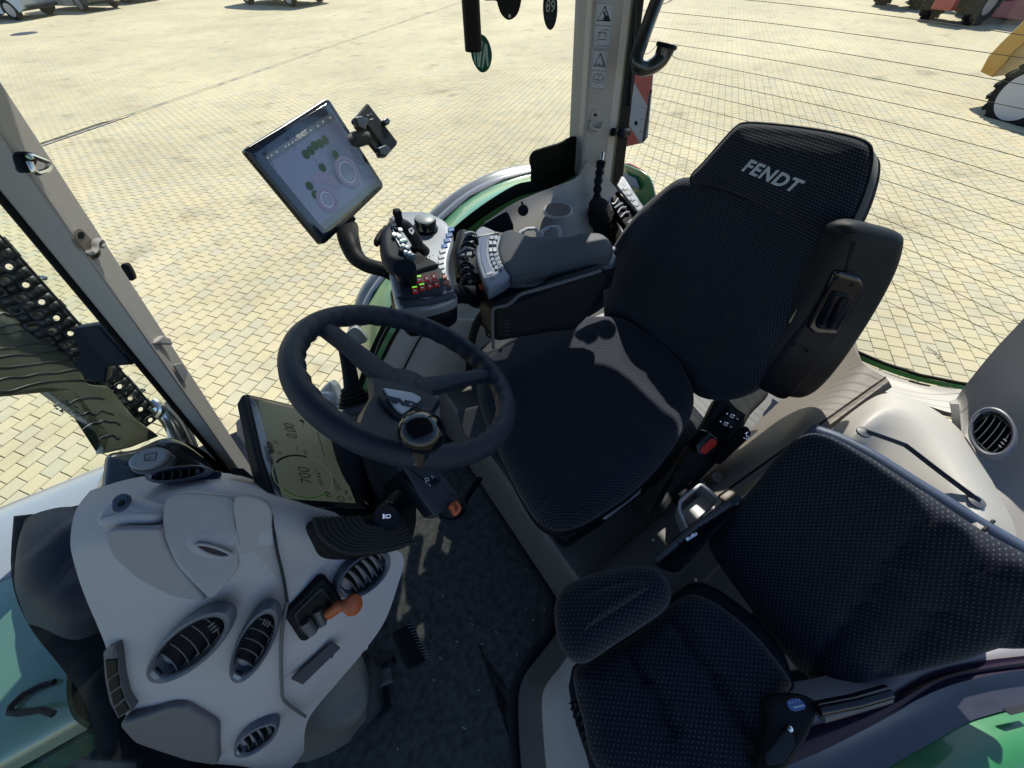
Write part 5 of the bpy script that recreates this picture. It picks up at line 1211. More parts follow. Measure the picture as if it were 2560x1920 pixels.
m = MB(); m.tube(cr([dfr(x, y, .010).o for x, y in [(678, 1292), (690, 1360), (704, 1430), (716, 1492)]], 6, False), .0022, 6); m.build('panel_gap', M_grey, da)
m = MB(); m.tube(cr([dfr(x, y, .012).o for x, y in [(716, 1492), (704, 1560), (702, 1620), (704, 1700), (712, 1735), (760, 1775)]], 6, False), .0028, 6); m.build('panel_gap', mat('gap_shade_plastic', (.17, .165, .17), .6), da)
# lower recessed panel
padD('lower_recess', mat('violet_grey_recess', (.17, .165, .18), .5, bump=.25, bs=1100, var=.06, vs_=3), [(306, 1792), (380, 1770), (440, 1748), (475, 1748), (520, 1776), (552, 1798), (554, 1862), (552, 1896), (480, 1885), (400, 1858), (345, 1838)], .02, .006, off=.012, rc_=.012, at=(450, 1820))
# left edge grille
m = MB(); gl_ = [(266, 1638), (298, 1640), (303, 1690), (315, 1740), (330, 1768), (305, 1784), (286, 1750), (272, 1700)]
f = dfr(330, 1700, .0); f = Fr(P(296, 1700, z=.60), f.n)
gr_ = padpx('edge_grille', M_greyp, da, f, [(262, 1625), (292, 1612), (300, 1640), (306, 1690), (318, 1740), (336, 1770), (300, 1792), (278, 1750), (266, 1690)], .02, .003, off=.004, rc_=.004)
for a, b, c, d in (((272, 1642), (299, 1640), (301, 1674), (278, 1690)), ((279, 1693), (302, 1678), (307, 1707), (284, 1722)), ((285, 1727), (308, 1712), (316, 1738), (294, 1757)), ((296, 1762), (318, 1744), (330, 1766), (306, 1782))):
    padpx('grille_slot', M_ink, gr_, f, [a, b, c, d], .004, .001, off=.006)
# foot of the dashboard on the floor
ft = MB()
ft.surf([[P(x, y, z=z) for x, y, z in r] for r in [
    [(700, 1740, .20), (800, 1720, .20), (880, 1660, .22), (905, 1640, .22)],
    [(690, 1800, .16), (800, 1790, .16), (896, 1720, .16), (918, 1680, .16)],
    [(690, 1850, .12), (800, 1840, .12), (905, 1790, .12), (925, 1720, .12)],
    [(640, 1900, .05), (740, 1890, .05), (850, 1850, .05), (915, 1795, .05)],
    [(600, 1935, .01), (740, 1915, .01), (860, 1865, .01), (925, 1798, .01)]]], 5, .012); ft.build('foot_block', M_con, da)
m = MB(); m.surf([[P(x, y, z=z) for x, y, z in r] for r in [
    [(880, 1640, .15), (930, 1650, .13), (950, 1690, .10)], [(900, 1720, .10), (940, 1720, .08), (956, 1730, .04)],
    [(915, 1790, .05), (945, 1775, .04), (962, 1760, .012)], [(880, 1850, .02), (920, 1815, .015), (965, 1765, .01)]]], 4, .01); m.build('foot_plate', M_grey, da)
m = MB(); m.tube([P(812, 1718, z=.205), P(828, 1772, z=.145)], .003, 6); m.build('foot_slot', M_ink, da)
padpx('foot_label', M_greyp, da, Fr(P(815, 1765, z=.155), (.2, -.3, 1)), [(806, 1758), (820, 1756), (822, 1772), (808, 1772)], .002)
m = MB(); m.surf([[P(x, y, z=z) for x, y, z in r] for r in [
    [(772, 1700, .30), (860, 1640, .33), (900, 1600, .36)], [(768, 1745, .24), (850, 1670, .29), (885, 1640, .33)], [(790, 1742, .20), (830, 1700, .24), (870, 1665, .28)]]], 4, .012); m.build('lower_flap', M_dash, da)
# air vents on the dashboard
def dvent(label, c, a, b, slots, off=.004, nrm=None, **k):
    f = dfr(*c, off)
    if nrm: f = Fr(f.o, nrm)
    return vent(label, f, c, a, b, slots, None, **k)
dvent('largest oval air vent, on the left part of the dashboard', (478, 1608), (582, 1523), (441, 1568), 5, .012)
dvent('slim oval air vent right of the largest dashboard vent', (638, 1604), (690, 1508), (600, 1584), 5, .010)
dvent('oval air vent under the bellows of the steering column', (908, 1432), (968, 1383), (880, 1398), 5, .010)
dvent('small oval air vent low on the dashboard', (643, 1838), (698, 1801), (629, 1814), 4, .008)
tvf = Fr(P(450, 1182, z=.80), (.15, -.35, 1))
vent('flat air vent on top of the dashboard against the windscreen', tvf, (450, 1186), (530, 1176), (452, 1168), 5, None)
padpx('vent_tray', mat('navy_plastic', (.03, .045, .09), .4), da, tvf, [(375, 1190), (420, 1172), (520, 1170), (542, 1178), (520, 1198), (450, 1206), (400, 1204)], .012, .003, off=-.012, cv=4)
padpx('dark_slot', M_ink, da, Fr(P(600, 1180, z=.77), (.1, -.2, 1)), [(575, 1168), (608, 1170), (628, 1188), (632, 1196), (600, 1186), (575, 1182)], .01, .002)
# small black panel beside the seat of the display (dark insert)
padD('blank_panel', mat('plum_panel', (.085, .08, .10), .4, var=.1), [(828, 1592), (848, 1607), (756, 1696), (728, 1682)], .004, .001, off=.012, at=(790, 1640))
padD('panel_stud', M_grey, [(816, 1622), (822, 1616), (828, 1620), (826, 1628), (818, 1628)], .004, .001, off=.014, cv=3, at=(820, 1622))
m = MB(); m.tube([dfr(706, 1680, .012).o, dfr(760, 1636, .012).o], .0008, 5); m.build('fine_joint', M_recess, da)
# ---- orange parking lever in its gate
pl = thing('orange_lever', dfr(800, 1520).o, 'orange T-shaped lever in a black gate on the dashboard', 'lever')
gfq = dfr(785, 1540, .014)
padpx('gate_frame', M_black, pl, gfq, [(716, 1530), (800, 1448), (815, 1446), (860, 1510), (846, 1528), (768, 1606), (752, 1606), (712, 1545)], .02, .006, rc_=.006)
padpx('gate_rim', M_grey, pl, gfq, [(732, 1534), (800, 1466), (808, 1468), (840, 1512), (768, 1586), (756, 1586)], .004, .002, off=.003, rc_=.004)
padpx('gate_slot', M_ink, pl, gfq, [(740, 1536), (802, 1476), (832, 1512), (766, 1578)], .003, 0, off=.0042, rc_=.003)
m = MB(); m.tube([gfq.at(760, 1545, .008), gfq.at(780, 1572, .008)], .009, 10); m.tube([gfq.at(790, 1520, .006), gfq.at(805, 1555, .006)], .007, 8); m.build('latch', M_greyp, pl)
l0, l1, l2 = gfq.at(818, 1524, .012), P(850, 1514, pl=(gfq.o+gfq.n*.03, gfq.n)), P(882, 1512, pl=(gfq.o+gfq.n*.045, gfq.n))
m = MB(); m.tube([l0, l1, l2], [.0085, .009, .0095], 16); m.build('lever_stem', M_orange, pl)
m = MB(); hd_ = (l2-l1).normalized(); ff_ = Fr(l2, (hd_+(EYE-l2).normalized()*.8)); m.lathe(l2-ff_.n*.006, ff_.n, [(.008, -.003), (.0145, 0), (.0162, .004), (.0162, .008), (.0145, .0115), (.008, .0140), (0, .0146)], 28); m.build('lever_knob', M_orange, pl)
# ---- steering column with boot, stalks
co_ = thing('steering_column', (-.06, .48, .5), 'dark blue-black steering column with ribbed boot under the wheel', 'steering column')
bt_ = [(785, 1300), (900, 1290), (985, 1262), (1040, 1240), (1050, 1290), (1040, 1345), (1020, 1368), (930, 1388), (850, 1388), (812, 1360)]
btf = Fr(P(930, 1330, z=.70), (.45, -.45, .75))
padpx('boot_body', M_rub, co_, btf, bt_, .16, .02, cv=4)
for k in range(9):
    q = k/8; s0 = (785+q*105, 1295-q*4); s1 = (806+q*95, 1345-q*40); s2 = (868+q*50, 1380-q*62); s3 = (950+q*22, 1374-q*56); s4 = (1030-q*30, 1356-q*68)
    m = MB(); m.tube(cr([btf.at(*s, .004) for s in (s0, s1, s2, s3, s4)], 6, False), .0042, 8); m.build('boot_rib', mat('boot_rib', (.035, .036, .04), .55), co_)
chf = Fr(P(990, 1200, z=.64), (.55, -.35, .75))
M_colm = mat('column_plastic', (.030, .034, .045), .42, bump=.3, bs=800, var=.08)
padpx('column_shroud', M_colm, co_, chf, [(880, 1030), (960, 1010), (1010, 1060), (1100, 1160), (1060, 1230), (1048, 1300), (1000, 1310), (950, 1295), (915, 1270), (890, 1200), (870, 1100)], .12, .02, cv=4, off=-.03)
padpx('shroud_rib', M_grey, co_, chf, [(905, 1110), (925, 1120), (945, 1190), (962, 1215), (1020, 1210), (1015, 1222), (965, 1232), (950, 1262), (936, 1275), (948, 1235), (930, 1190)], .008, .002, off=-.012, rc_=.003)
# wheel side column pod (upper left, sunlit)
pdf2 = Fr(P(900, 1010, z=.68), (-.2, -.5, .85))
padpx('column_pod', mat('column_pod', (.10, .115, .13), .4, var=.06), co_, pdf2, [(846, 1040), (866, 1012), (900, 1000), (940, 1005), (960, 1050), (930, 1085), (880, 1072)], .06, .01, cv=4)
# left stalk with horn
hs = thing('horn_stalk', P(990, 1270, z=.72), 'thick black control stalk with lit horn symbol below the steering wheel', 'control stalk')
hA, hB, hC = P(1006, 1240, z=.66), P(985, 1268, z=.685), P(968, 1292, z=.705)
hd2 = (hC-hA).normalized(); hvn = (hd2+(EYE-hC).normalized()*.55).normalized()
m = MB()
for k in range(4): m.lathe(hA-hd2*(.012-.006*k), hd2, [(.036-.004*k, 0), (.038-.004*k, .003), (.034-.004*k, .006)], 24)
m.build('stalk_boot', M_rub, hs)
m = MB(); m.tube([hA, hB, hC], [.020, .0205, .0215], 22); 
m.build('stalk_body', M_black, hs)
hfz = Fr(hC, hvn); m = MB(); m.lathe(hC-hvn*.008, hvn, [(.0225, 0), (.0235, .004), (.0235, .010), (.0215, .0135), (.019, .0125), (0, .0135)], 30); m.build('stalk_end', M_black, hs)
hz = Fr(hC+hvn*.0062, hvn)
m = MB()
ax_, ay_ = ab(hz, 960, 1291); 
m.pad([hz.at(x, y) for x, y in [(957, 1285), (960, 1285), (960, 1289), (960, 1297), (957, 1297)]], hvn, .001)
m.tube(rnd([hz.at(x, y) for x, y in [(961, 1288), (974, 1286), (977, 1290), (974, 1295), (961, 1294)]], .002), .0007, 5, closed=True)
m.tube([hz.at(967, 1287, .0003), hz.at(967, 1295, .0003)], .0006, 5); m.build('horn_symbol', M_lamp, hs)
for pts in ([(952, 1262), (958, 1261)], [(962, 1260), (970, 1259)], [(974, 1256), (982, 1256)], [(965, 1253), (972, 1254)]):
    m = MB(); f3 = Fr(P(968, 1258, z=.715), hvn); m.tube([f3.at(*p) for p in pts], .0007, 5); m.build('stalk_print', M_lite, hs)
# reverser stalk box with orange knob
rv = thing('reverser_lever', P(1120, 1240, z=.72), 'blue-grey lever box with orange switch pointing down right under the wheel', 'lever')
rvf = Fr(P(1090, 1210, z=.735), (.30, -.45, .9))
M_rv = mat('lever_box_plastic', (.055, .062, .078), .35, var=.06, bump=.15, bs=900)
padpx('lever_box', M_rv, rv, rvf, [(1002, 1155), (1070, 1166), (1100, 1172), (1148, 1236), (1150, 1244), (1130, 1262), (1098, 1292), (1086, 1290), (1040, 1222)], .045, .007, rc_=.006)
padpx('box_side', M_black, rv, rvf, [(1020, 1180), (1055, 1222), (1086, 1262), (1090, 1290), (1075, 1280), (1028, 1215), (1000, 1175)], .05, .006, off=-.006, rc_=.004)
padpx('rocker', M_black, rv, rvf, [(1084, 1194), (1099, 1203), (1096, 1210), (1084, 1216), (1076, 1208)], .009, .002, off=.005, rc_=.002)
for pts in ([(1062, 1196), (1070, 1195), (1072, 1202), (1064, 1202), (1062, 1196)], [(1078, 1190), (1087, 1194), (1082, 1198), (1078, 1190)], [(1072, 1210), (1076, 1216)], [(1064, 1203), (1066, 1208)]):
    m = MB(); m.tube([rvf.at(*p, .0008) for p in pts], .0008, 5); m.build('printed_symbol', M_lite, rv)
m = MB(); pth = cr([rvf.at(x, y, h) for x, y, h in [(1100, 1290, 0), (1112, 1298, 0), (1135, 1301, .0), (1155, 1290, .004), (1162, 1272, .006), (1152, 1256, .006)]], 6, False); m.tube(pth, .0042, 8); m.build('guard_loop', M_black, rv)
okf = Fr(rvf.o+rvf.n*.012, (.35, -.3, .9))
padpx('orange_switch', M_orange, rv, okf, [(1127, 1260), (1138, 1249), (1146, 1252), (1154, 1262), (1155, 1274), (1146, 1284), (1138, 1284), (1132, 1272)], .018, .006, cv=4)
m = MB(); m.tube([okf.at(1140, 1254, .001), okf.at(1146, 1270, .002), okf.at(1142, 1282, .001)], .0022, 6); m.build('switch_ridge', M_orange, rv)
m = MB(); m.tube([P(1200, 1195, z=.12), P(1165, 1245, z=.16), P(1150, 1290, z=.18)], .011, 8, flat=(V((0, 0, 1)), .5)); 
tag(m.build('pedal_rod', M_black), 'thin black rod crossing the sunlit patch of the floor mat', 'rod')
# right stalk
rs = thing('wiper_stalk', P(880, 930, z=.78), 'black ribbed control stalk beyond the steering wheel, left of the hub', 'control stalk')
st = [P(858, 858, z=.83), P(868, 900, z=.81), P(876, 940, z=.79), P(882, 985, z=.765), P(890, 1010, z=.75)]
m = MB(); m.tube(cr(st, 5, False), [.011+.006*i/20 for i in range(21)], 14); m.build('stalk_body', M_black, rs)
for k in range(5):
    c_ = st[3].lerp(st[4], k/4*1.4-.3); m = MB(); m.lathe(c_, (st[3]-st[4]).normalized(), [(.017+.003*k, 0), (.0205+.0035*k, .004), (.017+.003*k, .008)], 20); m.build('stalk_ring', M_rub, rs)
for y in (872, 880, 888):
    m = MB(); f4 = Fr(P(868, y, z=.845), (0, -.4, 1)); m.tube([f4.at(862, y), f4.at(872, y+1)], .0009, 5); m.build('stalk_print', mat('teal_print', (.25, .42, .5), .5), rs)
# filler under the wheel: white housing seen through the side window glass
wtm = thing('white_housing', P(840, 1000, Y=1.3), 'pale plastic housing with round cap seen through the glass below the wheel', 'housing')
wf2 = Fr(P(830, 1000, Y=1.0), (-.2, -.7, .7))
M_pale = mat('pale_blue_plastic', (.42, .46, .50), .3, coat=.3)
padpx('housing_body', M_pale, wtm, wf2, [(800, 975), (808, 965), (825, 950), (838, 962), (850, 990), (862, 1020), (855, 1040), (825, 1045), (800, 1030), (792, 1000)], .06, .01, rc_=.006)
m = MB(); cfx = Fr(P(812, 998, Y=.93), (-.2, -.6, .8)); m.lathe(cfx.o-cfx.n*.03, cfx.n, [(.024, 0), (.025, .02), (.021, .024), (.020, .032), (.018, .035), (0, .035)], 24); m.build('round_cap', M_white, wtm)
m = MB(); m.tube([cfx.at(818, 1010, -.02), cfx.at(850, 1050, -.04)], .018, 14); m.build('neck', M_pale, wtm)
wf3 = Fr(P(615, 1080, Y=1.02), (-.2, -.7, .7))
padpx('housing_flange', M_pale, wtm, wf3, [(588, 1055), (602, 1040), (618, 1050), (630, 1100), (628, 1120), (608, 1112), (592, 1090)], .03, .005, rc_=.004)
# ---- instrument display behind the wheel
N0 = V((-.204, .669, .748)); N1 = V((-.197, .424, .751))
up_ = V((-.668, -.02, .743))
idf = Fr((-.165, .545, .702), (.743, .035, .668), (0, 1, 0))
ids = thing('instrument_display', idf.o, 'landscape instrument screen reading 700 behind the steering wheel', 'display')
padpx('housing', M_black, ids, idf, [(604, 988), (614, 984), (760, 1018), (900, 1060), (925, 1160), (935, 1270), (915, 1292), (690, 1288), (676, 1272), (640, 1150)], .028, .006, rc_=.006, off=.002)
padpx('bezel', mat('screen_bezel', (.009, .011, .017), .2, coat=.5), ids, idf, [(620, 994), (770, 1026), (880, 1050), (925, 1278), (694, 1270), (655, 1150)], .004, .001, off=.0045, rc_=.004)
M_lcd = mat('instrument_lcd', (.012, .014, .012), .3, emit=(.125, .15, .115), es=.26, spec=.3)
padpx('screen', M_lcd, ids, idf, [(642, 1006), (802, 1040), (886, 1262), (703, 1251)], .002, 0, off=.0052)
iz = idf.off(.0056)
def arc(fr, cx, cy, rx, a0, a1, w_, nm, mt, par):
    m = MB(); a, b = ab(fr, cx, cy)
    pts = [fr.p(a+math.cos(t)*rx, b+math.sin(t)*rx, .0003) for t in [a0+(a1-a0)*k/28 for k in range(29)]]
    m.tube(pts, w_, 5, flat=(fr.n, .2)); return m.build(nm, mt, par)
M_lg = mat('faint_line', (.02, .02, .02), .5, emit=(.10, .115, .075), es=.6)
a7, b7 = ab(iz, 759, 1190)
arc(iz, 759, 1190, .052, 0, 2*PI, .0007, 'gauge_ring', M_lg, ids)
arc(iz, 759, 1190, .050, -.35, .95, .0022, 'gauge_arc', M_ink, ids)
arc(iz, 759, 1190, .050, 2.2, 3.9, .0018, 'gauge_arc', mat('dark_green_line', (.01, .02, .008), .5, emit=(.02, .06, .01), es=.5), ids)
arc(iz, 730, 1080, .046, 0, 2*PI, .0006, 'gauge_ring', M_lg, ids)
arc(iz, 730, 1080, .046, -.75, -.55, .0032, 'gauge_arc', M_ink, ids)
textpx('digits', '700', iz, 764, 1190, 752, 1148, .029, M_ink, ids, sx=.95, ext=.0001, bold=-.0004, shear=.15)
textpx('digits', '0,00', iz, 728, 1078, 718, 1040, .029, M_ink, ids, sx=.85, ext=.0001, bold=-.0004, shear=.15)
for s_, x, y, sz in (('343 8 8', 800, 1198, .010), ('12:31', 763, 1130, .008), ('FENDT', 678, 1118, .0095), ('74°', 866, 1230, .011), ('N', 820, 1236, .016), ('Fendt DynamicPerformance', 802, 1110, .0062), ('1/min', 790, 1176, .005), ('km/h', 758, 1060, .005), ('TMS', 744, 1122, .006)):
    textpx('printed_text', s_, iz, x, y, x-12, y-42, sz, M_inkgrey if sz < .0085 else M_ink, ids, ext=.0001, bold=.0004 if s_ == 'FENDT' else 0)
for i, (x, y) in enumerate(((838, 1212), (843, 1215), (848, 1218), (835, 1204))):
    textpx('status_text', ('ECO PTO 540', 'Hydraulic', '0.0 l/h', 'Auto')[i], iz, x, y, x-12, y-42, .0055, M_inkgrey, ids, ext=.0001)
arc(iz, 852, 1247, .0062, 0, 2*PI, .0009, 'info_ring', M_ink, ids)
textpx('info_mark', '!', iz, 852, 1247, 840, 1205, .009, M_ink, ids, ext=.0001)
for x, y, c in ((690, 1105, M_inkgrey), (698, 1132, M_inkgrey), (755, 1035, M_red), (876, 1246, M_inkgrey)):
    arc(iz, x, y, .003, 0, 2*PI, .0007, 'status_icon', c, ids)
# ---- steering wheel
WC, WN = V((.068, .49, .834)), V((.518, -.013, .855)).normalized()
wf_ = Fr(WC, WN, V((0, 1, 0)))
sw = thing('steering_wheel', WC, 'dark blue-black three-spoke steering wheel with gripped rim', 'steering wheel')
R_ = .186; pth = []; rr = []
def wang(x, y): a, b = ab(wf_, x, y); return math.atan2(b, a)
aA, aB = wang(1240, 1010), wang(1060, 880)
NN = 220
g0, g1 = wang(800, 790), wang(1180, 930)
for k in range(NN):
    t = 2*PI*k/NN; pth.append(wf_.p(math.cos(t)*R_, math.sin(t)*R_))
m = MB(); sg = 14; vs = []
for k in range(NN):
    t = 2*PI*k/NN; d = wf_.u*math.cos(t)+wf_.v*math.sin(t)
    base = .0185
    wav = .5+.5*math.cos(t*34)
    for j in range(sg):
        a = 2*PI*j/sg; r = base
        inn = max(0, -math.cos(a))          # inner side of the rim
        r += .0030*wav*inn*(1 if True else 0)-.0012*inn
        vs.append(pth[k]+d*math.cos(a)*r+wf_.n*math.sin(a)*r*1.12)
fs = [(k*sg+j, k*sg+(j+1) % sg, ((k+1) % NN)*sg+(j+1) % sg, ((k+1) % NN)*sg+j) for k in range(NN) for j in range(sg)]
m.add(vs, fs); m.build('rim', M_leather, sw, ang=60)
def spoke(px_end, w0, w1, nm='spoke', drop=.03):
    a, b = ab(wf_, *px_end); d = (wf_.u*a+wf_.v*b); L = d.length; d.normalize(); s = wf_.n.cross(d)
    m = MB(); rows = []
    for q, w_, h in ((.10, w0, -drop), (.35, w0*.8, -drop*.75), (.65, w1, -drop*.3), (.90, w1, .0), (1.0, w1*1.2, .002)):
        c_ = WC+d*(R_*q)+wf_.n*h; rows.append([c_-s*w_-wf_.n*.010, c_-s*w_*.9+wf_.n*.004, c_+wf_.n*.009, c_+s*w_*.9+wf_.n*.004, c_+s*w_-wf_.n*.010, c_-wf_.n*.016])
    n = 6; vs = [p for r in rows for p in r]; fs = [(i*n+j, i*n+(j+1) % n, (i+1)*n+(j+1) % n, (i+1)*n+j) for i in range(4) for j in range(n)]
    m.add(vs, fs); return m.build(nm, M_leather, sw)
spoke((800, 810), .030, .018); spoke((1215, 935), .024, .016); spoke((975, 1150), .066, .058, drop=.02)
m = MB(); m.lathe(WC-wf_.n*.075, wf_.n, [(.04, -.03), (.045, 0), (.050, .03), (.052, .048), (.046, .052), (0, .052)], 36); m.build('hub', M_leather, sw)
hbf = Fr(WC+wf_.n*.008, wf_.n)
padpx('hub_cover', M_leather, sw, hbf, [(952, 968), (1030, 985), (1062, 1000), (1052, 1020), (1010, 1048), (985, 1042), (960, 1000)], .03, .006, rc_=.006)
emb = padpx('emblem_plate', mat('emblem_silver', (.46, .50, .60), .3, metal=.15), sw, hbf, [(956, 972), (1028, 984), (1052, 996), (1050, 1004), (1008, 1036), (998, 1037), (985, 1025)], .003, .0015, off=.003, rc_=.004)
ez = hbf.off(.0035)
textpx('lettering', 'FENDT', ez, 1006, 1006, 1040, 1014, .0165, mat('dark_navy_print', (.03, .045, .09), .5), sw, shear=.3, bold=.0010, sx=1.25)
for x0, y0, x1, y1 in ((783, 795, 790, 803), (812, 783, 822, 790), (1200, 906, 1218, 900), (1225, 935, 1238, 928)):
    pass
kb = P(1058, 1072, pl=(WC+wf_.n*.055, wf_.n)); kb0 = P(1050, 1128, pl=(WC+wf_.n*.012, wf_.n))
kn = thing('spinner_knob', kb0, 'glossy black spinner knob on the near side of the wheel rim', 'knob')
kd = (kb-kb0).normalized(); kz = (kd*.35+wf_.n*.9).normalized(); kc = kb-kz*.002
m = MB(); m.lathe(kc, kz, [(.010, -.034)]+[(.0325*math.cos(a), .0265*math.sin(a)-.004) for a in [-1.15+k*.17 for k in range(16)]]+[(0, .0225)], 40); m.build('knob_ball', M_gloss, kn)
m = MB(); m.tube([kb0-wf_.n*.012, kb0, kc-kz*.022], [.0175, .0155, .0135], 20); m.build('knob_stem', mat('gloss_plastic', (.02, .02, .022), .2, coat=.4), kn)
# ---- upper terminal
T = [V((-.03, 1.104, .989)), V((.203, 1.292, 1.011)), V((.275, 1.244, .791)), V((.042, 1.056, .769))]
tn = (T[1]-T[0]).cross(T[3]-T[0]).normalized()
if tn.dot(EYE-T[0]) < 0: tn = -tn
tfr = Fr((T[0]+T[1]+T[2]+T[3])/4, tn, T[1]-T[0])
tm = thing('terminal_display', tfr.o, 'large touch terminal showing a tractor diagram on an arm above the joystick', 'display')
padpx('housing', mat('terminal_black', (.008, .010, .012), .25, coat=.3), tm, tfr, [(612, 374), (620, 366), (812, 248), (824, 248), (958, 458), (958, 470), (815, 608), (804, 609), (800, 604)], .020, .004, rc_=.006)
padpx('glass', mat('terminal_glass', (.010, .022, .055), .08, coat=1), tm, tfr, [(622, 378), (818, 258), (950, 464), (808, 600)], .002, .0008, off=.0008, rc_=.003)
M_ts = mat('terminal_lcd', (.03, .035, .05), .10, emit=(.13, .17, .31), es=.30, coat=1)
padpx('screen', M_ts, tm, tfr, [(672, 407), (838, 296), (940, 452), (798, 562)], .001, 0, off=.0014)
M_td = mat('terminal_lcd_dark', (.02, .025, .03), .12, emit=(.05, .065, .085), es=.6, coat=1)
padpx('title_bar', M_td, tm, tfr, [(660, 391), (828, 281), (838, 295), (671, 406)], .001, 0, off=.0016)
padpx('bottom_bar', M_td, tm, tfr, [(798, 562), (940, 452), (950, 462), (810, 575)], .001, 0, off=.0016)
tz_ = tfr.off(.0022)
M_tw = mat('terminal_shape', (.05, .05, .06), .3, emit=(.12, .145, .25), es=.6)
M_tg = mat('terminal_green', (.02, .04, .03), .3, emit=(.025, .05, .045), es=.6)
M_tl = mat('terminal_line', (.1, .1, .12), .3, emit=(.27, .31, .46), es=.6)
textpx('lettering', 'FENDT', tz_, 755, 337, 790, 314, .0125, mat('terminal_text', (.1, .1, .1), .4, emit=(.30, .33, .36), es=.7), tm, bold=.0007)
for i, (x, y) in enumerate(((670, 394), (679, 388), (692, 380), (714, 366), (722, 361), (731, 356), (740, 350), (777, 326), (795, 315), (808, 304), (826, 294))):
    m = MB(); m.pad(pxs(tz_, [(x-3, y), (x, y-3), (x+3, y), (x, y+3)]), tn, .0003); m.build('bar_icon', MATS['terminal_text'], tm)
for x, y in ((765, 386), (777, 376), (787, 364), (801, 359), (813, 350), (839, 387), (806, 419), (774, 465), (789, 487)):
    a, b = ab(tz_, x, y); m = MB(); m.pad([tz_.p(a+math.cos(2*PI*k/20)*.0105, b+math.sin(2*PI*k/20)*.0105, .0006) for k in range(20)], tn, .0004); o_ = m.build('function_icon', M_tg, tm)
    arc(tz_, x, y, .0050, .4, 4.8, .0007, 'icon_stroke', M_tl, o_)
for cx_, cy_, r in ((869, 431, .0345), (818, 499, .027)):
    arc(tz_, cx_, cy_, r, 0, 2*PI, .0058, 'wheel_diagram', M_tw, tm); arc(tz_, cx_, cy_, r-.0085, 0, 2*PI, .0012, 'wheel_ring', M_tl, tm)
m = MB(); m.pad(pxs(tz_, [(777, 446), (796, 424), (815, 432), (822, 436), (832, 432), (838, 445), (848, 462), (852, 470), (838, 474), (820, 462), (800, 456), (785, 462)], .0002), tn, .0003); m.build('body_diagram', M_tw, tm)
for a, b in (((780, 392), (802, 414)), ((812, 372), (832, 386))):
    m = MB(); m.tube([tz_.at(*a, .0002), tz_.at(*b, .0002)], .0010, 5); m.build('cab_line', M_tw, tm)
for a in ([(783, 413), (789, 410), (791, 418), (784, 421), (783, 413)], [(912, 430), (918, 427), (921, 434), (914, 438)]):
    m = MB(); m.tube([tz_.at(*q, .0003) for q in a], .0007, 5); m.build('small_icon', M_tw, tm)
m = MB(); m.tube([tfr.at(*q, .001) for q in [(622, 368), (700, 322), (812, 250)]], .0011, 5); m.build('edge_highlight_strip', M_silver, tm)
# arm of the terminal
ar = [P(868, 570, pl=(tfr.o-tn*.045, tn)), P(872, 600, Y=1.06), P(888, 640, Y=1.0), P(915, 662, Y=.96), P(960, 675, Y=.93), P(990, 690, Y=.92)]
pth = cr(ar, 6, False); m = MB(); m.tube(pth, [.032-.012*min(1, i/16) for i in range(len(pth))], 14, flat=(V((0, .3, 1)), .8)); m.build('support_arm', mat('arm_black', (.012, .013, .015), .5, var=.1), tm)
m = MB(); m.box(P(855, 545, pl=(tfr.o-tn*.035, tn)), .06, .05, .03, tfr.u, tfr.v, b=.004); m.build('arm_bracket', M_black, tm)
m = MB(); m.tube([P(902, 655, Y=.965), P(914, 662, Y=.955)], .003, 6); m.build('arm_screw', M_lite, tm)
# phone holder
ph = thing('phone_holder', P(940, 330, pl=(tfr.o, tn)), 'black clamp phone holder fixed to the right of the terminal', 'phone holder')
pfr = Fr(P(938, 325, pl=(tfr.o+tn*.015, tn)), (tn*1+V((.1, -.1, .2))))
padpx('back_plate', M_black, ph, pfr, [(882, 302), (918, 258), (922, 260), (994, 354), (992, 362), (966, 392), (952, 390), (938, 374)], .012, .003, rc_=.003)
padpx('slider', M_black, ph, pfr, [(906, 300), (916, 296), (972, 370), (962, 378)], .010, .002, off=.006, rc_=.002)
for q in ([(882, 296), (900, 292), (918, 306), (908, 328), (892, 320)], [(940, 372), (960, 364), (974, 376), (962, 394), (948, 392)]):
    padpx('clamp_jaw', mat('jaw_black', (.012, .012, .013), .3, coat=.3), ph, pfr, q, .022, .004, off=.010, rc_=.003)
padpx('clamp_jaw', MATS['jaw_black'], ph, pfr, [(952, 304), (962, 296), (970, 306), (968, 314), (960, 316)], .02, .003, off=.012, rc_=.002)
m = MB()
for a, b in (((917, 289), (922, 288)), ((926, 284), (930, 287)), ((924, 300), (932, 297))): m.tube([pfr.at(*a, .001), pfr.at(*b, .001)], .0008, 5)
m.build('printed_mark', M_lite, ph)
m = MB(); m.tube([pfr.at(884, 345, -.03), pfr.at(912, 340, -.012), pfr.at(925, 342, -.008)], [.020, .020, .016], 16); m.build('ball_arm', M_grey, ph)
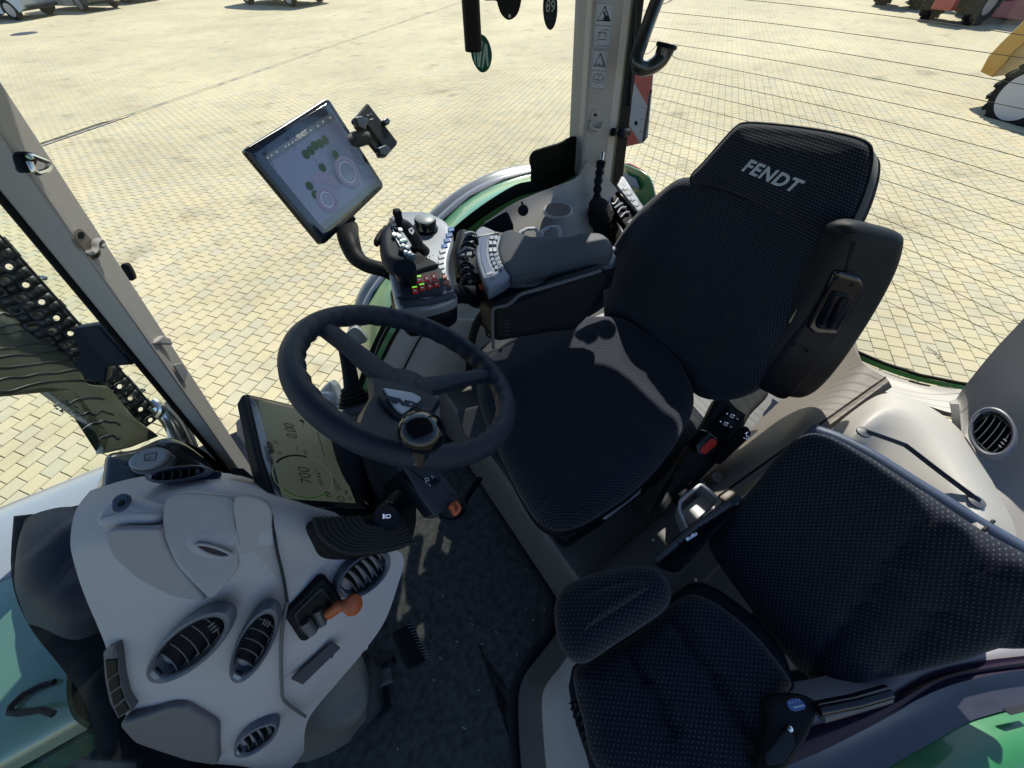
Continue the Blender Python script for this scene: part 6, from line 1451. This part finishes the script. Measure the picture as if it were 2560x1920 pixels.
# ---- joystick unit
jz = .79
ju = thing('joystick_console', P(1050, 650, z=jz), 'silver joystick console with key rows at the front of the armrest', 'control console')
jf = Fr(P(1060, 640, z=.80), (.10, -.12, 1))
padpx('console_shell', mat('console_silver', (.45, .47, .50), .34, metal=.2, var=.04), ju, jf, [(968, 552), (985, 532), (1010, 526), (1060, 528), (1105, 545), (1128, 568), (1134, 600), (1124, 640), (1122, 680), (1136, 722), (1140, 745), (1080, 768), (1010, 775), (990, 760), (976, 700), (966, 640), (960, 590)], .035, .010, cv=4)
padpx('console_underside', M_black, ju, jf, [(975, 690), (985, 740), (1010, 775), (1040, 778), (1100, 768), (1136, 750), (1144, 735), (1130, 700), (1060, 640)], .07, .02, off=-.022, cv=4)
padpx('key_panel', mat('key_panel', (.050, .054, .062), .42, bump=.2, bs=900), ju, jf, [(994, 690), (1040, 640), (1085, 660), (1106, 680), (1112, 722), (1104, 738), (1012, 748), (1000, 738)], .012, .004, off=.006, rc_=.006)
padpx('front_lip', mat('lip_grey', (.085, .092, .11), .35), ju, jf, [(992, 740), (1010, 752), (1060, 748), (1112, 735), (1136, 726), (1142, 742), (1120, 752), (1080, 764), (1010, 772), (998, 762)], .02, .006, off=.002, rc_=.005)
kz = jf.off(.0065)
M_key = mat('lit_red_key', (.06, .012, .012), .35, emit=(.9, .05, .02), es=.10)
keys = [[(1030, 707), (1048, 700), (1067, 696), (1085, 691)], [(1038, 727), (1056, 720), (1075, 715), (1092, 710)]]
lab = [['A', 'V', 'E', 'E'], ['N', 'M', 'C', 'C']]
for r, row in enumerate(keys):
    for c, (x, y) in enumerate(row):
        wt = (r == 0 and c == 0)
        pts = [(x-8, y-6), (x+5, y-8), (x+8, y+5), (x-5, y+8)]
        o_ = padpx('key', mat('pale_key', (.42, .45, .6), .35) if wt else M_key, ju, kz, pts, .004, .001, off=.002, rc_=.0015)
        o2 = padpx('key_face', mat('key_face', (.03, .012, .015), .3), ju, kz, [(x-5, y-4), (x+3, y-5), (x+5, y+3), (x-3, y+5)], .001, 0, off=.0024) if not wt else padpx('key_face', mat('navy_face', (.02, .03, .10), .3), ju, kz, [(x-5, y-4), (x+3, y-5), (x+5, y+3), (x-3, y+5)], .001, 0, off=.0024)
        textpx('key_letter', lab[r][c], kz.off(.0026), x, y, x+12, y-3, .0075, M_lamp, ju, ext=.0001)
        if (r, c) in ((0, 1), (1, 0), (1, 1)):
            padpx('key_light', mat('green_light', (.2, .6, .05), .3, emit=(.3, 1, .05), es=.5), ju, kz, [(x-8, y-8), (x+4, y-10), (x+5, y-7), (x-7, y-5)], .001, 0, off=.003)
ky = [(1128, 576), (1123, 590), (1118, 603), (1112, 617), (1107, 630), (1104, 644), (1103, 657), (1104, 670), (1106, 683), (1110, 696), (1116, 709), (1122, 722)]
for i, (x, y) in enumerate(ky):
    mt = M_blueb if i < 4 else (M_white if i < 9 else M_orange if i < 11 else mat('brown_key', (.12, .05, .05), .4))
    padpx('side_key', mt, ju, jf, [(x-9, y-3), (x+6, y-7), (x+8, y+2), (x-7, y+6)], .006, .0015, off=.004, rc_=.0015)
m = MB(); dc = P(1064, 572, pl=(jf.o, jf.n)); m.lathe(dc, jf.n, [(.034, 0), (.034, .004), (.030, .006), (.0285, .008), (.029, .026), (.027, .030), (0, .030)], 36); m.build('dial_body', M_gloss, ju)
m = MB(); m.lathe(dc+jf.n*.0285, jf.n, [(.0265, 0), (.0265, .003), (.024, .005), (0, .0045)], 36); m.build('dial_cap', mat('dial_silver', (.50, .54, .52), .38), ju)
# small joystick
m = MB(); j0 = P(1048, 628, pl=(jf.o, jf.n))
for k in range(4): m.lathe(j0+jf.n*(.004*k), jf.n, [(.025-.003*k, 0), (.027-.003*k, .002), (.025-.003*k, .004)], 20)
m.build('joystick_boot', M_rub, ju)
jp = [j0+jf.n*.012, P(1036, 596, pl=(jf.o+jf.n*.035, jf.n)), P(1018, 570, pl=(jf.o+jf.n*.06, jf.n)), P(1000, 560, pl=(jf.o+jf.n*.07, jf.n))]
m = MB(); m.tube(cr(jp, 7, False), .0150, 16); m.build('joystick_neck', mat('joystick_grip', (.045, .047, .052), .4, bump=.3, bs=900), ju)
m = MB(); a_ = jp[-1]; m.lathe(a_+V((0, 0, -.012)), (0, 0, 1), [(.016, 0), (.018, .006), (.016, .014), (.0095, .02), (.0098, .034), (.011, .04), (.0085, .047), (0, .049)], 24); m.build('mini_stick', M_black, ju)
sqf = Fr(P(1027, 577, pl=(jf.o+jf.n*.072, jf.n)), jf.n)
padpx('lit_square', M_lite, ju, sqf, [(1021, 573), (1029, 568), (1036, 577), (1031, 586), (1023, 580)], .002, .0005); padpx('square_face', mat('navy_face2', (.03, .04, .12), .3), ju, sqf, [(1024, 575), (1029, 572), (1033, 577), (1029, 581)], .001, 0, off=.0006)
# main multifunction joystick
jg = thing('multifunction_joystick', P(1000, 640, z=.86), 'dark blue multifunction joystick with teal buttons', 'joystick')
jgf = Fr(P(1000, 610, z=.865), (.25, -.35, .9))
padpx('grip', mat('grip_navy', (.036, .040, .052), .36, bump=.25, bs=900, var=.06), jg, jgf, [(952, 590), (958, 570), (975, 548), (985, 542), (990, 556), (1002, 580), (1022, 612), (1036, 640), (1036, 655), (1026, 668), (1000, 668), (975, 655), (958, 628)], .045, .014, cv=4)
padpx('grip_wing', M_black, jg, jgf, [(936, 588), (950, 566), (968, 552), (958, 580), (948, 596)], .02, .006, off=-.01, cv=4)
padpx('button_plate', mat('teal_plate', (.10, .17, .20), .35), jg, jgf, [(978, 556), (990, 566), (1008, 596), (1028, 630), (1038, 644), (1034, 654), (1018, 648), (1000, 622), (984, 592)], .006, .002, off=.004, cv=4)
for i, (x, y) in enumerate(((984, 565), (990, 577), (1000, 580), (985, 592), (998, 598), (1004, 608), (1012, 606), (1008, 620), (1018, 624), (1014, 636), (1024, 640), (1032, 644), (1002, 630))):
    mt = M_silver if i in (0, 2, 3) else M_black if i in (1, 12) else M_teal if i != 11 else mat('blue_grey_btn', (.15, .2, .3), .3)
    m = MB(); m.lathe(jgf.at(x, y, .004), jgf.n, [(.0062, 0), (.0062, .003), (.005, .0045), (0, .005)], 14); m.build('button', mt, jg)
m = MB(); m.tube([P(1012, 672, pl=(jf.o+jf.n*.05, jf.n)), P(1020, 700, pl=(jf.o+jf.n*.01, jf.n))], [.026, .022], 14); m.build('joystick_stem', M_black, jg)
padpx('ribbed_palm', mat('palm_rest', (.030, .032, .037), .55), jg, jf, [(1000, 672), (1040, 640), (1062, 652), (1096, 672), (1060, 684), (1016, 700), (1002, 695)], .02, .006, off=.016, cv=3)
for k in range(9):
    m = MB(); m.tube([jf.at(1012+k*9, 690-k*4.6, .017), jf.at(1030+k*6.5, 655-k*.2, .017)], .0011, 5); m.build('palm_rib', M_black, jg)
# ---- armrest console
ac = thing('armrest_console', P(1380, 660, z=.70), 'blue-grey right armrest with padded top and black lower body', 'armrest')
zf = Fr(P(1380, 640, z=.765), (.03, -.04, 1))
ap_ = [(1248, 602), (1254, 580), (1272, 572), (1288, 573), (1300, 586), (1340, 588), (1430, 588), (1446, 580), (1462, 579), (1498, 580), (1520, 592), (1534, 612), (1530, 634), (1515, 645), (1440, 662), (1340, 684), (1290, 694), (1276, 690), (1256, 660), (1244, 630)]
padpx('armrest_pad', mat('pad_vinyl', (.10, .107, .118), .5, bump=.35, bs=600, var=.05), ac, zf, ap_, .032, .011, .003, cv=4)
padpx('side_trim', mat('trim_blue_grey', (.115, .135, .175), .4), ac, zf, [(1262, 690), (1340, 696), (1440, 672), (1540, 642), (1548, 622), (1538, 612), (1548, 600), (1520, 590), (1250, 600)], .028, .006, off=-.022, rc_=.008)
padpx('upper_body', M_black, ac, zf, [(1222, 740), (1270, 726), (1400, 694), (1545, 652), (1548, 620), (1240, 600), (1200, 640)], .06, .012, off=-.035, rc_=.012)
# lower body: big black panel with grey seam
lbf = Fr(P(1340, 760, Y=.66), (-.12, -.95, .25))
padpx('lower_body', mat('body_black', (.010, .012, .016), .5, bump=.25, bs=700), ac, lbf, [(1230, 765), (1290, 750), (1330, 735), (1400, 705), (1520, 668), (1530, 700), (1512, 730), (1480, 790), (1440, 830), (1380, 835), (1240, 860), (1232, 820)], .12, .02, rc_=.02)
m = MB(); m.tube(cr([lbf.at(x, y, .004) for x, y in [(1232, 870), (1230, 785), (1238, 768), (1262, 763), (1280, 752), (1300, 735), (1345, 722), (1420, 700), (1500, 676)]], 6, False), .0045, 8); m.build('body_seam', M_greyp, ac)
for i in range(5):
    for j in range(3):
        m = MB(); m.lathe(lbf.at(1262+j*5, 800+i*9, .002), lbf.n, [(.0012, 0), (.0012, .001), (0, .001)], 6); m.build('grille_dot', M_greyp, ac)
# button bezel
bzf = Fr(P(1220, 650, z=.768), (.03, -.04, 1))
padpx('switch_bezel', mat('bezel_blue_grey', (.21, .25, .32), .36, metal=.1), ac, bzf, [(1195, 592), (1240, 584), (1254, 590), (1246, 620), (1258, 660), (1278, 692), (1262, 706), (1222, 728), (1208, 700), (1194, 660), (1188, 630)], .03, .005, rc_=.006)
padpx('shoulder', mat('shoulder_grey', (.36, .38, .41), .36), ac, bzf, [(1186, 590), (1192, 574), (1206, 566), (1222, 570), (1246, 582), (1240, 586), (1200, 594)], .03, .008, off=.002, cv=4)
padpx('label_strip', mat('strip_blue', (.12, .17, .28), .3), ac, bzf, [(1203, 596), (1219, 592), (1215, 625), (1219, 655), (1232, 684), (1216, 690), (1203, 655), (1199, 622)], .003, .001, off=.002, rc_=.002)
for i, (x, y) in enumerate(((1230, 598), (1227, 610), (1227, 628), (1229, 641), (1232, 652), (1236, 662), (1241, 672))):
    for dx in (0, 10):
        padpx('switch_cap', M_silver if i < 3 else mat('cap_blue_grey', (.28, .33, .42), .35), ac, bzf, [(x-5+dx, y-4), (x+3+dx, y-5), (x+4+dx, y+4), (x-4+dx, y+5)], .004, .001, off=.005, rc_=.001)
    m = MB(); m.tube([bzf.at(x-6, y-7, .0045), bzf.at(x+15, y-9, .0045)], .0013, 5); m.build('switch_gap', M_ink, ac)
m = MB(); m.tube([bzf.at(1224, 698, .001), bzf.at(1236, 694, .001)], .0008, 5); m.build('print_mark', M_lite, ac)
# valve levers
vl = thing('valve_levers', P(1170, 660, z=.76), 'row of glossy black valve levers between joystick console and armrest', 'control levers')
for i, (x, y) in enumerate(((1176, 602), (1170, 618), (1166, 636), (1165, 668), (1168, 684), (1172, 700))):
    f5 = Fr(P(x, y, z=.775), (-.1, -.25, 1)); 
    m = MB(); m.tube(cr([f5.at(x-18, y+4, -.012), f5.at(x-8, y-4, .004), f5.at(x+6, y-2, .006), f5.at(x+18, y+6, .0)], 5, False), .0072, 10, flat=(f5.n, .7)); m.build('lever_paddle', M_gloss, vl)
    m = MB(); m.box(f5.at(x+4, y+6, .004), .012, .006, .006, (1, .3, 0)); m.build('paddle_stop', M_silver if i < 2 else M_greyp, vl)
    if i == 0:
        for k in range(10): 
            m = MB(); a = k/9; m.box(f5.at(x-12+a*26, y-10-4*math.sin(a*PI), .010), .0025, .007, .006, (1, .3, 0)); m.build('roller_tooth', M_silver, vl)
vf5 = Fr(P(1166, 655, z=.782), (-.1, -.25, 1))
m = MB(); m.tube([vf5.at(1148, 640), vf5.at(1166, 628, .004), vf5.at(1184, 630)], .010, 12); m.build('thumb_roller', mat('navy_rubber', (.03, .045, .08), .5), vl)
for x in (1156, 1174): padpx('paddle_key', mat('key_grey_green', (.42, .44, .42), .35), vl, vf5, [(x-7, 635), (x+6, 634), (x+6, 643), (x-7, 644)], .005, .001, off=.008, rc_=.001)
m = MB(); m.tube([P(1160, 590, z=.74), P(1150, 640, z=.74), P(1160, 700, z=.72)], .022, 12); m.build('lever_housing', M_black, vl)
# round pivot and link
m = MB(); pvd = V((-.55, -.75, .30)).normalized(); pc0 = P(1192, 738, z=.69)
m.lathe(pc0-pvd*.05, pvd, [(.045, 0), (.050, .006), (.050, .020), (.046, .024), (.046, .030), (.042, .034), (.036, .034), (.034, .028), (0, .028)], 36); m.build('pivot', M_black, ac)
m = MB(); m.tube([P(1120, 740, z=.74), P(1150, 735, z=.72), P(1190, 738, z=.70)], [.026, .024, .026], 14); m.build('pivot_link', M_black, ac)
padpx('orange_catch', M_orange, ac, Fr(P(1203, 716, z=.735), (-.2, -.5, .9)), [(1196, 711), (1202, 708), (1210, 716), (1212, 722), (1200, 722)], .008, .002, rc_=.002)
# corrugated cable hose
hz_ = thing('cable_hose', P(1190, 830, z=.4), 'black corrugated hose hanging below the armrest pivot', 'hose')
pth = cr([P(x, y, Y=yy) for x, y, yy in [(1232, 765, .74), (1212, 782, .76), (1192, 810, .79), (1180, 850, .82), (1176, 885, .83), (1172, 930, .84)]], 18, False)
m = MB(); m.tube(pth, [.0115+.0018*math.sin(i*2.1) for i in range(len(pth))], 12); m.build('hose', M_rub, hz_)
for o2 in ([(1228, 790), (1216, 812), (1218, 838), (1236, 848)], [(1236, 795), (1226, 820), (1230, 838), (1240, 846)]):
    m = MB(); m.tube(cr([P(x, y, Y=.78) for x, y in o2], 6, False), .0032, 7); m.build('cable', M_rub, hz_)
# ---- right side housing
rh = thing('right_side_housing', (.5, 1.1, .4), 'beige right side housing with cup holder recess below the side window', 'cab trim')
# sill that follows the window gasket
sA = [(x+16, y+18) for x, y in gin]
offs = [(60, 50)]*3+[(45, 45), (38, 40), (32, 36), (28, 33), (26, 30), (24, 28), (22, 24), (20, 20), (20, 18), (20, 14), (20, 10), (20, 10)]
sB = [(x+dx, y+dy) for (x, y), (dx, dy) in zip(sA, [(10, 20), (10, 20), (12, 22), (14, 24), (16, 26), (20, 30), (24, 30), (26, 30), (28, 26), (26, 20), (24, 16), (20, 14), (18, 12), (16, 10), (14, 8)])]
m = MB(); m.surf([[P(x, y, Y=1.158) for x, y in sA], [P((x+a)/2, (y+b)/2, Y=1.13)+V((0, 0, .004)) for (x, y), (a, b) in zip(sA, sB)], [P(x, y, Y=1.10) for x, y in sB]], 3, .012); m.build('window_sill', mat('sill_plastic', (.50, .475, .42), .5, bump=.2, bs=900), rh)
up_rows = [
 [(1466, 402, 1.12), (1446, 440, 1.11), (1400, 462, 1.10), (1340, 484, 1.10), (1270, 516, 1.10), (1200, 568, 1.10), (1130, 636, 1.10), (1074, 706, 1.10), (1030, 764, 1.10)],
 [(1540, 470, 1.12), (1490, 490, 1.08), (1420, 490, 1.08), (1360, 508, 1.07), (1290, 540, 1.07), (1220, 590, 1.07), (1150, 660, 1.07), (1094, 726, 1.07), (1050, 790, 1.07)],
 [(1580, 560, 1.10), (1520, 545, 1.04), (1450, 530, 1.02), (1380, 545, 1.02), (1310, 575, 1.02), (1240, 620, 1.02), (1180, 690, 1.02), (1130, 752, 1.02), (1090, 800, 1.02)],
 [(1610, 620, 1.05), (1550, 610, .98), (1480, 600, .95), (1400, 605, .95), (1330, 630, .95), (1260, 680, .95), (1230, 740, .97), (1200, 790, .98), (1150, 860, .98)]]
m = MB(); m.surf([[P(x, y, Y=Y_) for x, y, Y_ in r] for r in up_rows], 4, .012); m.build('upper_wall', M_beige, rh)
lo_rows = [
 [(1060, 730, 1.10), (1030, 766, 1.10), (1004, 818, 1.10), (978, 868, 1.10), (952, 920, 1.10), (932, 968, 1.10), (915, 1030, 1.10)],
 [(1110, 742, 1.05), (1075, 790, 1.05), (1040, 850, 1.05), (1010, 905, 1.05), (985, 960, 1.05), (962, 1010, 1.05), (950, 1060, 1.05)],
 [(1180, 790, 1.02), (1130, 830, 1.00), (1095, 890, .99), (1068, 945, .98), (1045, 1000, .98), (1022, 1050, .98), (1000, 1100, .98)],
 [(1240, 860, 1.0), (1200, 900, .97), (1170, 960, .95), (1140, 1010, .95), (1110, 1060, .95), (1085, 1110, .95), (1060, 1160, .95)],
 [(1300, 980, .95), (1260, 1010, .92), (1225, 1060, .90), (1190, 1100, .90), (1150, 1140, .90), (1120, 1180, .90), (1100, 1220, .90)]]
m = MB(); m.surf([[P(x, y, Y=Y_) for x, y, Y_ in r] for r in lo_rows], 4, .012); m.build('lower_wall', M_beige, rh)
TW = lambda p, k=.02: p+(EYE-p).normalized()*k
gpl = cr([TW(P(x, y, Y=1.046)) for x, y in [(1094, 770), (1098, 784), (1076, 808), (1044, 856), (1016, 910), (996, 952), (982, 980)]], 6, False)
m = MB(); m.tube(gpl, .0036, 7); m.build('panel_gap', M_ink, rh)
m = MB(); m.tube(cr([TW(P(x, y, Y=1.05)) for x, y in [(1078, 762), (1088, 782), (1064, 808), (1034, 856), (1006, 908), (984, 950), (968, 985)]], 6, False), .0012, 6); m.build('panel_line', M_recess, rh)
m = MB(); m.tube(cr([TW(P(x, y, Y=1.10)) for x, y in [(1000, 748), (982, 790), (950, 850), (930, 905), (915, 950)]], 6, False), .0012, 6); m.build('panel_line', M_recess, rh)
ltf = Fr(P(1170, 770, Y=1.0), (-.2, -.5, 1))
padpx('sunlit_ledge', M_cream, rh, ltf, [(1108, 755), (1135, 752), (1180, 748), (1232, 760), (1240, 780), (1232, 797), (1180, 800), (1132, 800), (1122, 795)], .03, .008, rc_=.006)
btf2 = Fr(P(970, 1040, Y=.955), (-.2, -.8, .5))
for x, y in ((1113, 1042),):
    f6 = Fr(P(x, y, Y=.94), (-.25, -.8, .4)); m = MB(); m.lathe(f6.o, f6.n, [(.013, -.004), (.013, .001), (.0115, .002), (.0105, .0006), (0, .0006)], 22); cp = m.build('trim_clip', M_beige2, rh)
    m = MB(); m.lathe(f6.o+f6.n*.001, f6.n, [(.0014, 0), (.0014, .0004), (0, .0005)], 8); m.build('clip_hole', M_ink, cp)
padpx('corner_bracket', mat('bracket_blue_grey', (.085, .09, .10), .4, bump=.2, bs=800), rh, Fr(P(1190, 1060, z=.30), (-.3, -.4, .9)), [(1140, 1026), (1200, 1012), (1230, 1060), (1240, 1100), (1225, 1130), (1190, 1120), (1160, 1090), (1145, 1050)], .05, .008, rc_=.008)
m = MB(); m.tube(cr([P(x, y, z=.34) for x, y in [(1205, 1100), (1214, 1084), (1228, 1080), (1234, 1090)]], 5, False), .006, 8); m.build('chrome_lever', M_steel, rh)
# cup holder
cuf = Fr(P(1395, 526, Y=1.0), (-.02, -.05, 1))
m = MB(); m.lathe(cuf.o-cuf.n*.004, cuf.n, [(.048, 0), (.0475, .006), (.044, .0085), (.0405, .007), (.0395, .002)], 44); chd = m.build('cup_holder_ring', M_cream, rh)
m = MB(); m.lathe(cuf.o-cuf.n*.0, cuf.n, [(.0397, .004), (.0385, -.004), (.037, -.012), (0, -.013)], 36); m.build('cup_well', mat('well_brown', (.16, .125, .105), .6), chd)
for x, y in ((1381, 528), (1409, 527)):
    padpx('cup_tab', M_ink, chd, cuf.off(-.008), [(x-8, y-1), (x+5, y-4), (x+6, y+4)], .008, .002)
m = MB(); m.lathe(P(1307, 526, Y=1.05), (-.15, -.9, .5), [(.017, 0), (.0175, .005), (.015, .009), (0, .010)], 22); so_ = m.build('socket_cover', M_black, rh)
m = MB(); m.tube([P(1307, 512, Y=1.045), P(1304, 505, Y=1.045)], .0035, 8); m.build('socket_tab', M_black, so_)
pfk = Fr(P(1250, 560, Y=1.04), (-.3, -.8, .45))
padpx('side_pocket', M_black, rh, pfk, [(1208, 562), (1260, 528), (1270, 530), (1284, 562), (1284, 578), (1262, 582), (1215, 576)], .02, .004, rc_=.004)
m = MB(); m.tube([pfk.at(1212, 557, .004), pfk.at(1262, 528, .004)], .0016, 6); m.build('pocket_edge', M_lite, rh)
for x, s_ in ((1320, 0), (1376, 4)):
    f7 = Fr(P(x, 578, z=.735), (-.05, -.45, .9))
    m = MB(); m.tube(rnd([f7.at(a, b) for a, b in [(x-20, 606), (x-21, 582-s_), (x-4, 573-s_), (x+18, 571-s_), (x+24, 580-s_), (x+26, 606)]], .006)[2:-2], .0058, 8, flat=(f7.n, .8)); hk = m.build('white_latch', M_white, rh)
    m = MB(); m.tube([f7.at(x-3, 577-s_, .006), f7.at(x+5, 576-s_, .006)], .001, 5); m.build('latch_mark', M_ink, hk)
# housing bulge beside the cup holder
# ---- hand lever with bellows
hl = thing('bellows_lever', P(1500, 560, z=.70), 'black ribbed hand lever with steel tip rising from a rubber bellows', 'lever')
bl = [P(1520, 600, Y=1.0), P(1512, 580, Y=1.0), P(1505, 555, Y=1.0), P(1500, 530, Y=1.0), P(1500, 515, Y=1.0)]
m = MB(); base = Fr(P(1515, 590, Y=.99), (-.3, -.5, .85))
for k in range(9):
    q = k/8; cx_, cy_ = 1512-14*q, 600-86*q; rx = 62-30*q
    f8 = Fr(P(cx_, cy_, Y=.985), (-.35+.2*q, -.35, .9))
    m = MB(); m.lathe(f8.o, f8.n, [(rx*.00075, -.006), (rx*.00112, 0), (rx*.00075, .006)], 26); m.build('bellows_fold', M_rub, hl)
padpx('bellows_base', M_rub, hl, base, [(1458, 527), (1475, 515), (1500, 512), (1532, 580), (1536, 610), (1500, 610)], .02, .004, rc_=.006, off=-.015)
lv = [P(1492, 512, Y=1.03), P(1493, 490, Y=1.045), P(1495, 460, Y=1.06), P(1499, 430, Y=1.07), P(1502, 410, Y=1.08)]
pth = cr(lv, 12, False); m = MB(); m.tube(pth, [.0135+.0022*math.sin(i*.75) for i in range(len(pth))], 14); m.build('lever_grip', M_black, hl)
m = MB(); d_ = (lv[-1]-lv[-2]).normalized(); m.lathe(lv[-1], d_, [(.015, 0), (.017, .004), (.014, .009), (.009, .010)], 18); m.build('grip_collar', M_black, hl)
m = MB(); m.tube([lv[-1], lv[-1]+d_*.034], .0075, 14); m.build('steel_tip', M_steel, hl)
# ---- tool tray with loops
tt = thing('tool_holder', P(1570, 530, z=.68), 'black tray with white rubber loops and silver hinge cover behind the bellows lever', 'tool holder')
ttf = Fr(P(1565, 520, z=.70), (-.25, -.35, .9))
padpx('tray', M_ink, tt, ttf, [(1528, 490), (1545, 476), (1612, 555), (1582, 590), (1545, 540)], .03, .004, rc_=.005)
padpx('hinge_cover', mat('speckled_aluminium', (.42, .45, .48), .35, metal=.5, var=.2, vs_=60), tt, ttf, [(1540, 470), (1552, 446), (1560, 450), (1618, 540), (1608, 556)], .012, .003, off=.012, rc_=.003)
for i in range(6):
    q = i/5; x, y = 1560+q*46, 478+q*68
    m = MB(); m.tube([ttf.at(x-8, y+4, .0125), ttf.at(x-2, y, .0125), ttf.at(x-1, y+5, .0125), ttf.at(x+8, y, .0125)], .0008, 5); m.build('hinge_line', M_grey, tt)
for lp__ in ([(1527, 494), (1522, 505), (1534, 512), (1545, 498)], [(1536, 522), (1550, 512), (1556, 510)], [(1544, 534), (1552, 522), (1565, 520)], [(1552, 545), (1562, 534), (1573, 532)], [(1570, 560), (1578, 552), (1592, 556), (1590, 572), (1576, 578), (1570, 570)]):
    m = MB(); m.tube(cr([ttf.at(x, y, .004) for x, y in lp__], 5, False), .0028, 7); m.build('rubber_loop', M_white, tt)
# ---- pedal
pe = thing('brake_pedal', P(1020, 1640, z=.12), 'black ribbed pedal on the dark floor mat', 'pedal')
pef = Fr(P(1020, 1620, z=.12), (.45, -.1, .9))
padpx('pedal_pad', mat('pedal_rubber', (.014, .018, .02), .7, bump=.3, bs=300), pe, pef, [(982, 1580), (1022, 1558), (1036, 1562), (1066, 1642), (1062, 1656), (1030, 1672), (1020, 1668)], .02, .004, rc_=.005)
for k in range(12):
    x, y = 1017+k*4.0, 1563+k*7.4
    m = MB(); m.tube([pef.at(x, y, .001), pef.at(x+15, y-3, .001)], .0014, 5); m.build('pedal_rib', M_greyp, pe)
m = MB(); m.tube([P(985, 1650, z=.10), P(945, 1668, z=.09), P(922, 1672, z=.07)], .010, 10); m.build('pedal_arm', M_black, pe)
m = MB(); m.tube([P(912, 1618, z=.2), P(930, 1650, z=.12)], .008, 8); m.build('link_rod', M_steel, pe)
m = MB(); m.box(P(948, 1690, z=.04), .07, .05, .03, (1, -.2, 0), b=.004); m.build('pedal_bracket', M_con, pe)
# ---- things hanging at the right window
bt = thing('blind_tube', P(1190, 60, Y=.9), 'black tube hanging down in front of the right window', 'tube')
m = MB(); tA, tB = P(1172, -70, Y=.90), P(1184, 124, Y=.90); m.tube([tA, tB], [.0165, .0170], 20); m.build('tube', mat('tube_black', (.008, .007, .006), .45), bt)
m = MB(); d_ = (tB-tA).normalized(); m.lathe(tB-d_*.004, d_, [(.0172, 0), (.0165, .006), (.012, .007), (0, .007)], 20); m.build('tube_end', M_ink, bt)
fr1 = Fr(P(1204, 130, Y=1.0), (-.45, -.85, .15))
ga = thing('green_air_freshener', fr1.at(1204, 100), 'green oval air freshener with pale NA strokes hanging on a thread', 'air freshener', 'air fresheners hanging by the right window')
op = [(1199, 84), (1214, 92), (1225, 112), (1230, 140), (1224, 168), (1210, 181), (1196, 176), (1182, 152), (1177, 125), (1182, 100), (1190, 86)]
m = MB(); m.pad(cr(pxs(fr1, op), 4), fr1.n, .003, .0008); m.build('disc', mat('deep_green_card', (.012, .095, .055), .4), ga)
M_pg = mat('pale_green_print', (.36, .50, .42), .5)
for q in ([(1205, 102), (1208, 103), (1200, 168), (1194, 166), (1192, 128), (1195, 128), (1197, 150)], [(1212, 108), (1218, 112), (1222, 165), (1218, 167), (1214, 124), (1208, 170), (1204, 169), (1210, 122)], [(1184, 128), (1188, 128), (1190, 160), (1186, 154)]):
    m = MB(); m.pad(pxs(fr1, q, .0006), fr1.n, .0006); m.build('printed_stroke', M_pg, ga)
m = MB(); m.pad(ell(fr1, 1199, 91, (1201, 91), (1199, 95), 14, .0006), fr1.n, .0006); m.build('thread_hole', M_lite, ga)
m = MB(); m.tube([fr1.at(1199, 90), fr1.at(1196, 40), fr1.at(1195, -20)], .0006, 5); m.tube([fr1.at(1201, 82), fr1.at(1197, 50)], .0005, 5); m.build('thread', M_inkgrey, ga)
fr2 = Fr(P(1375, 30, Y=1.05), (-.3, -.9, .1))
gb = thing('oval_air_freshener', fr2.at(1375, 20), 'dark grey oval card reading 89 AROMATIC hanging by the right window', 'air freshener', 'air fresheners hanging by the right window')
m = MB(); m.pad(ell(fr2, 1376, 20, (1394, 20), (1376, 75), 36), fr2.n, .003, .0008); m.build('card', mat('anthracite_card', (.020, .024, .024), .45), gb)
f9 = fr2.off(.0005)
textpx('digits', '89', f9, 1376, 17, 1392, 19, .030, mat('silver_print', (.42, .44, .43), .4), gb, sx=.75, ext=.0001)
textpx('caption', 'AROMATIC', f9, 1375, 46, 1392, 49, .0058, M_inkgrey, gb, ext=.0001)
for x, y in ((1365, 14), (1386, 19)):
    m = MB(); m.pad(ell(f9, x, y, (x+1.2, y), (x, y+3), 10, .0004), f9.n, .0004); m.build('printed_dot', MATS['silver_print'], gb)
fr3 = Fr(P(1272, 20, Y=1.0), (-.3, -.9, .1))
gc = thing('black_air_freshener', fr3.at(1272, 10), 'black rounded card with a small hole hanging at the top edge of the photo', 'air freshener', 'air fresheners hanging by the right window')
m = MB(); m.pad(cr(pxs(fr3, [(1245, -60), (1300, -60), (1304, -20), (1302, 10), (1292, 38), (1272, 50), (1254, 36), (1245, 14), (1240, 2), (1212, 1), (1208, -8), (1240, -14)]), 4), fr3.n, .003, .0008); m.build('card', mat('black_card', (.010, .009, .008), .5), gc)
m = MB(); m.pad(ell(fr3, 1274, 40, (1277, 40), (1274, 45), 14, .0006), fr3.n, .0006); m.build('hole', M_lite, gc)
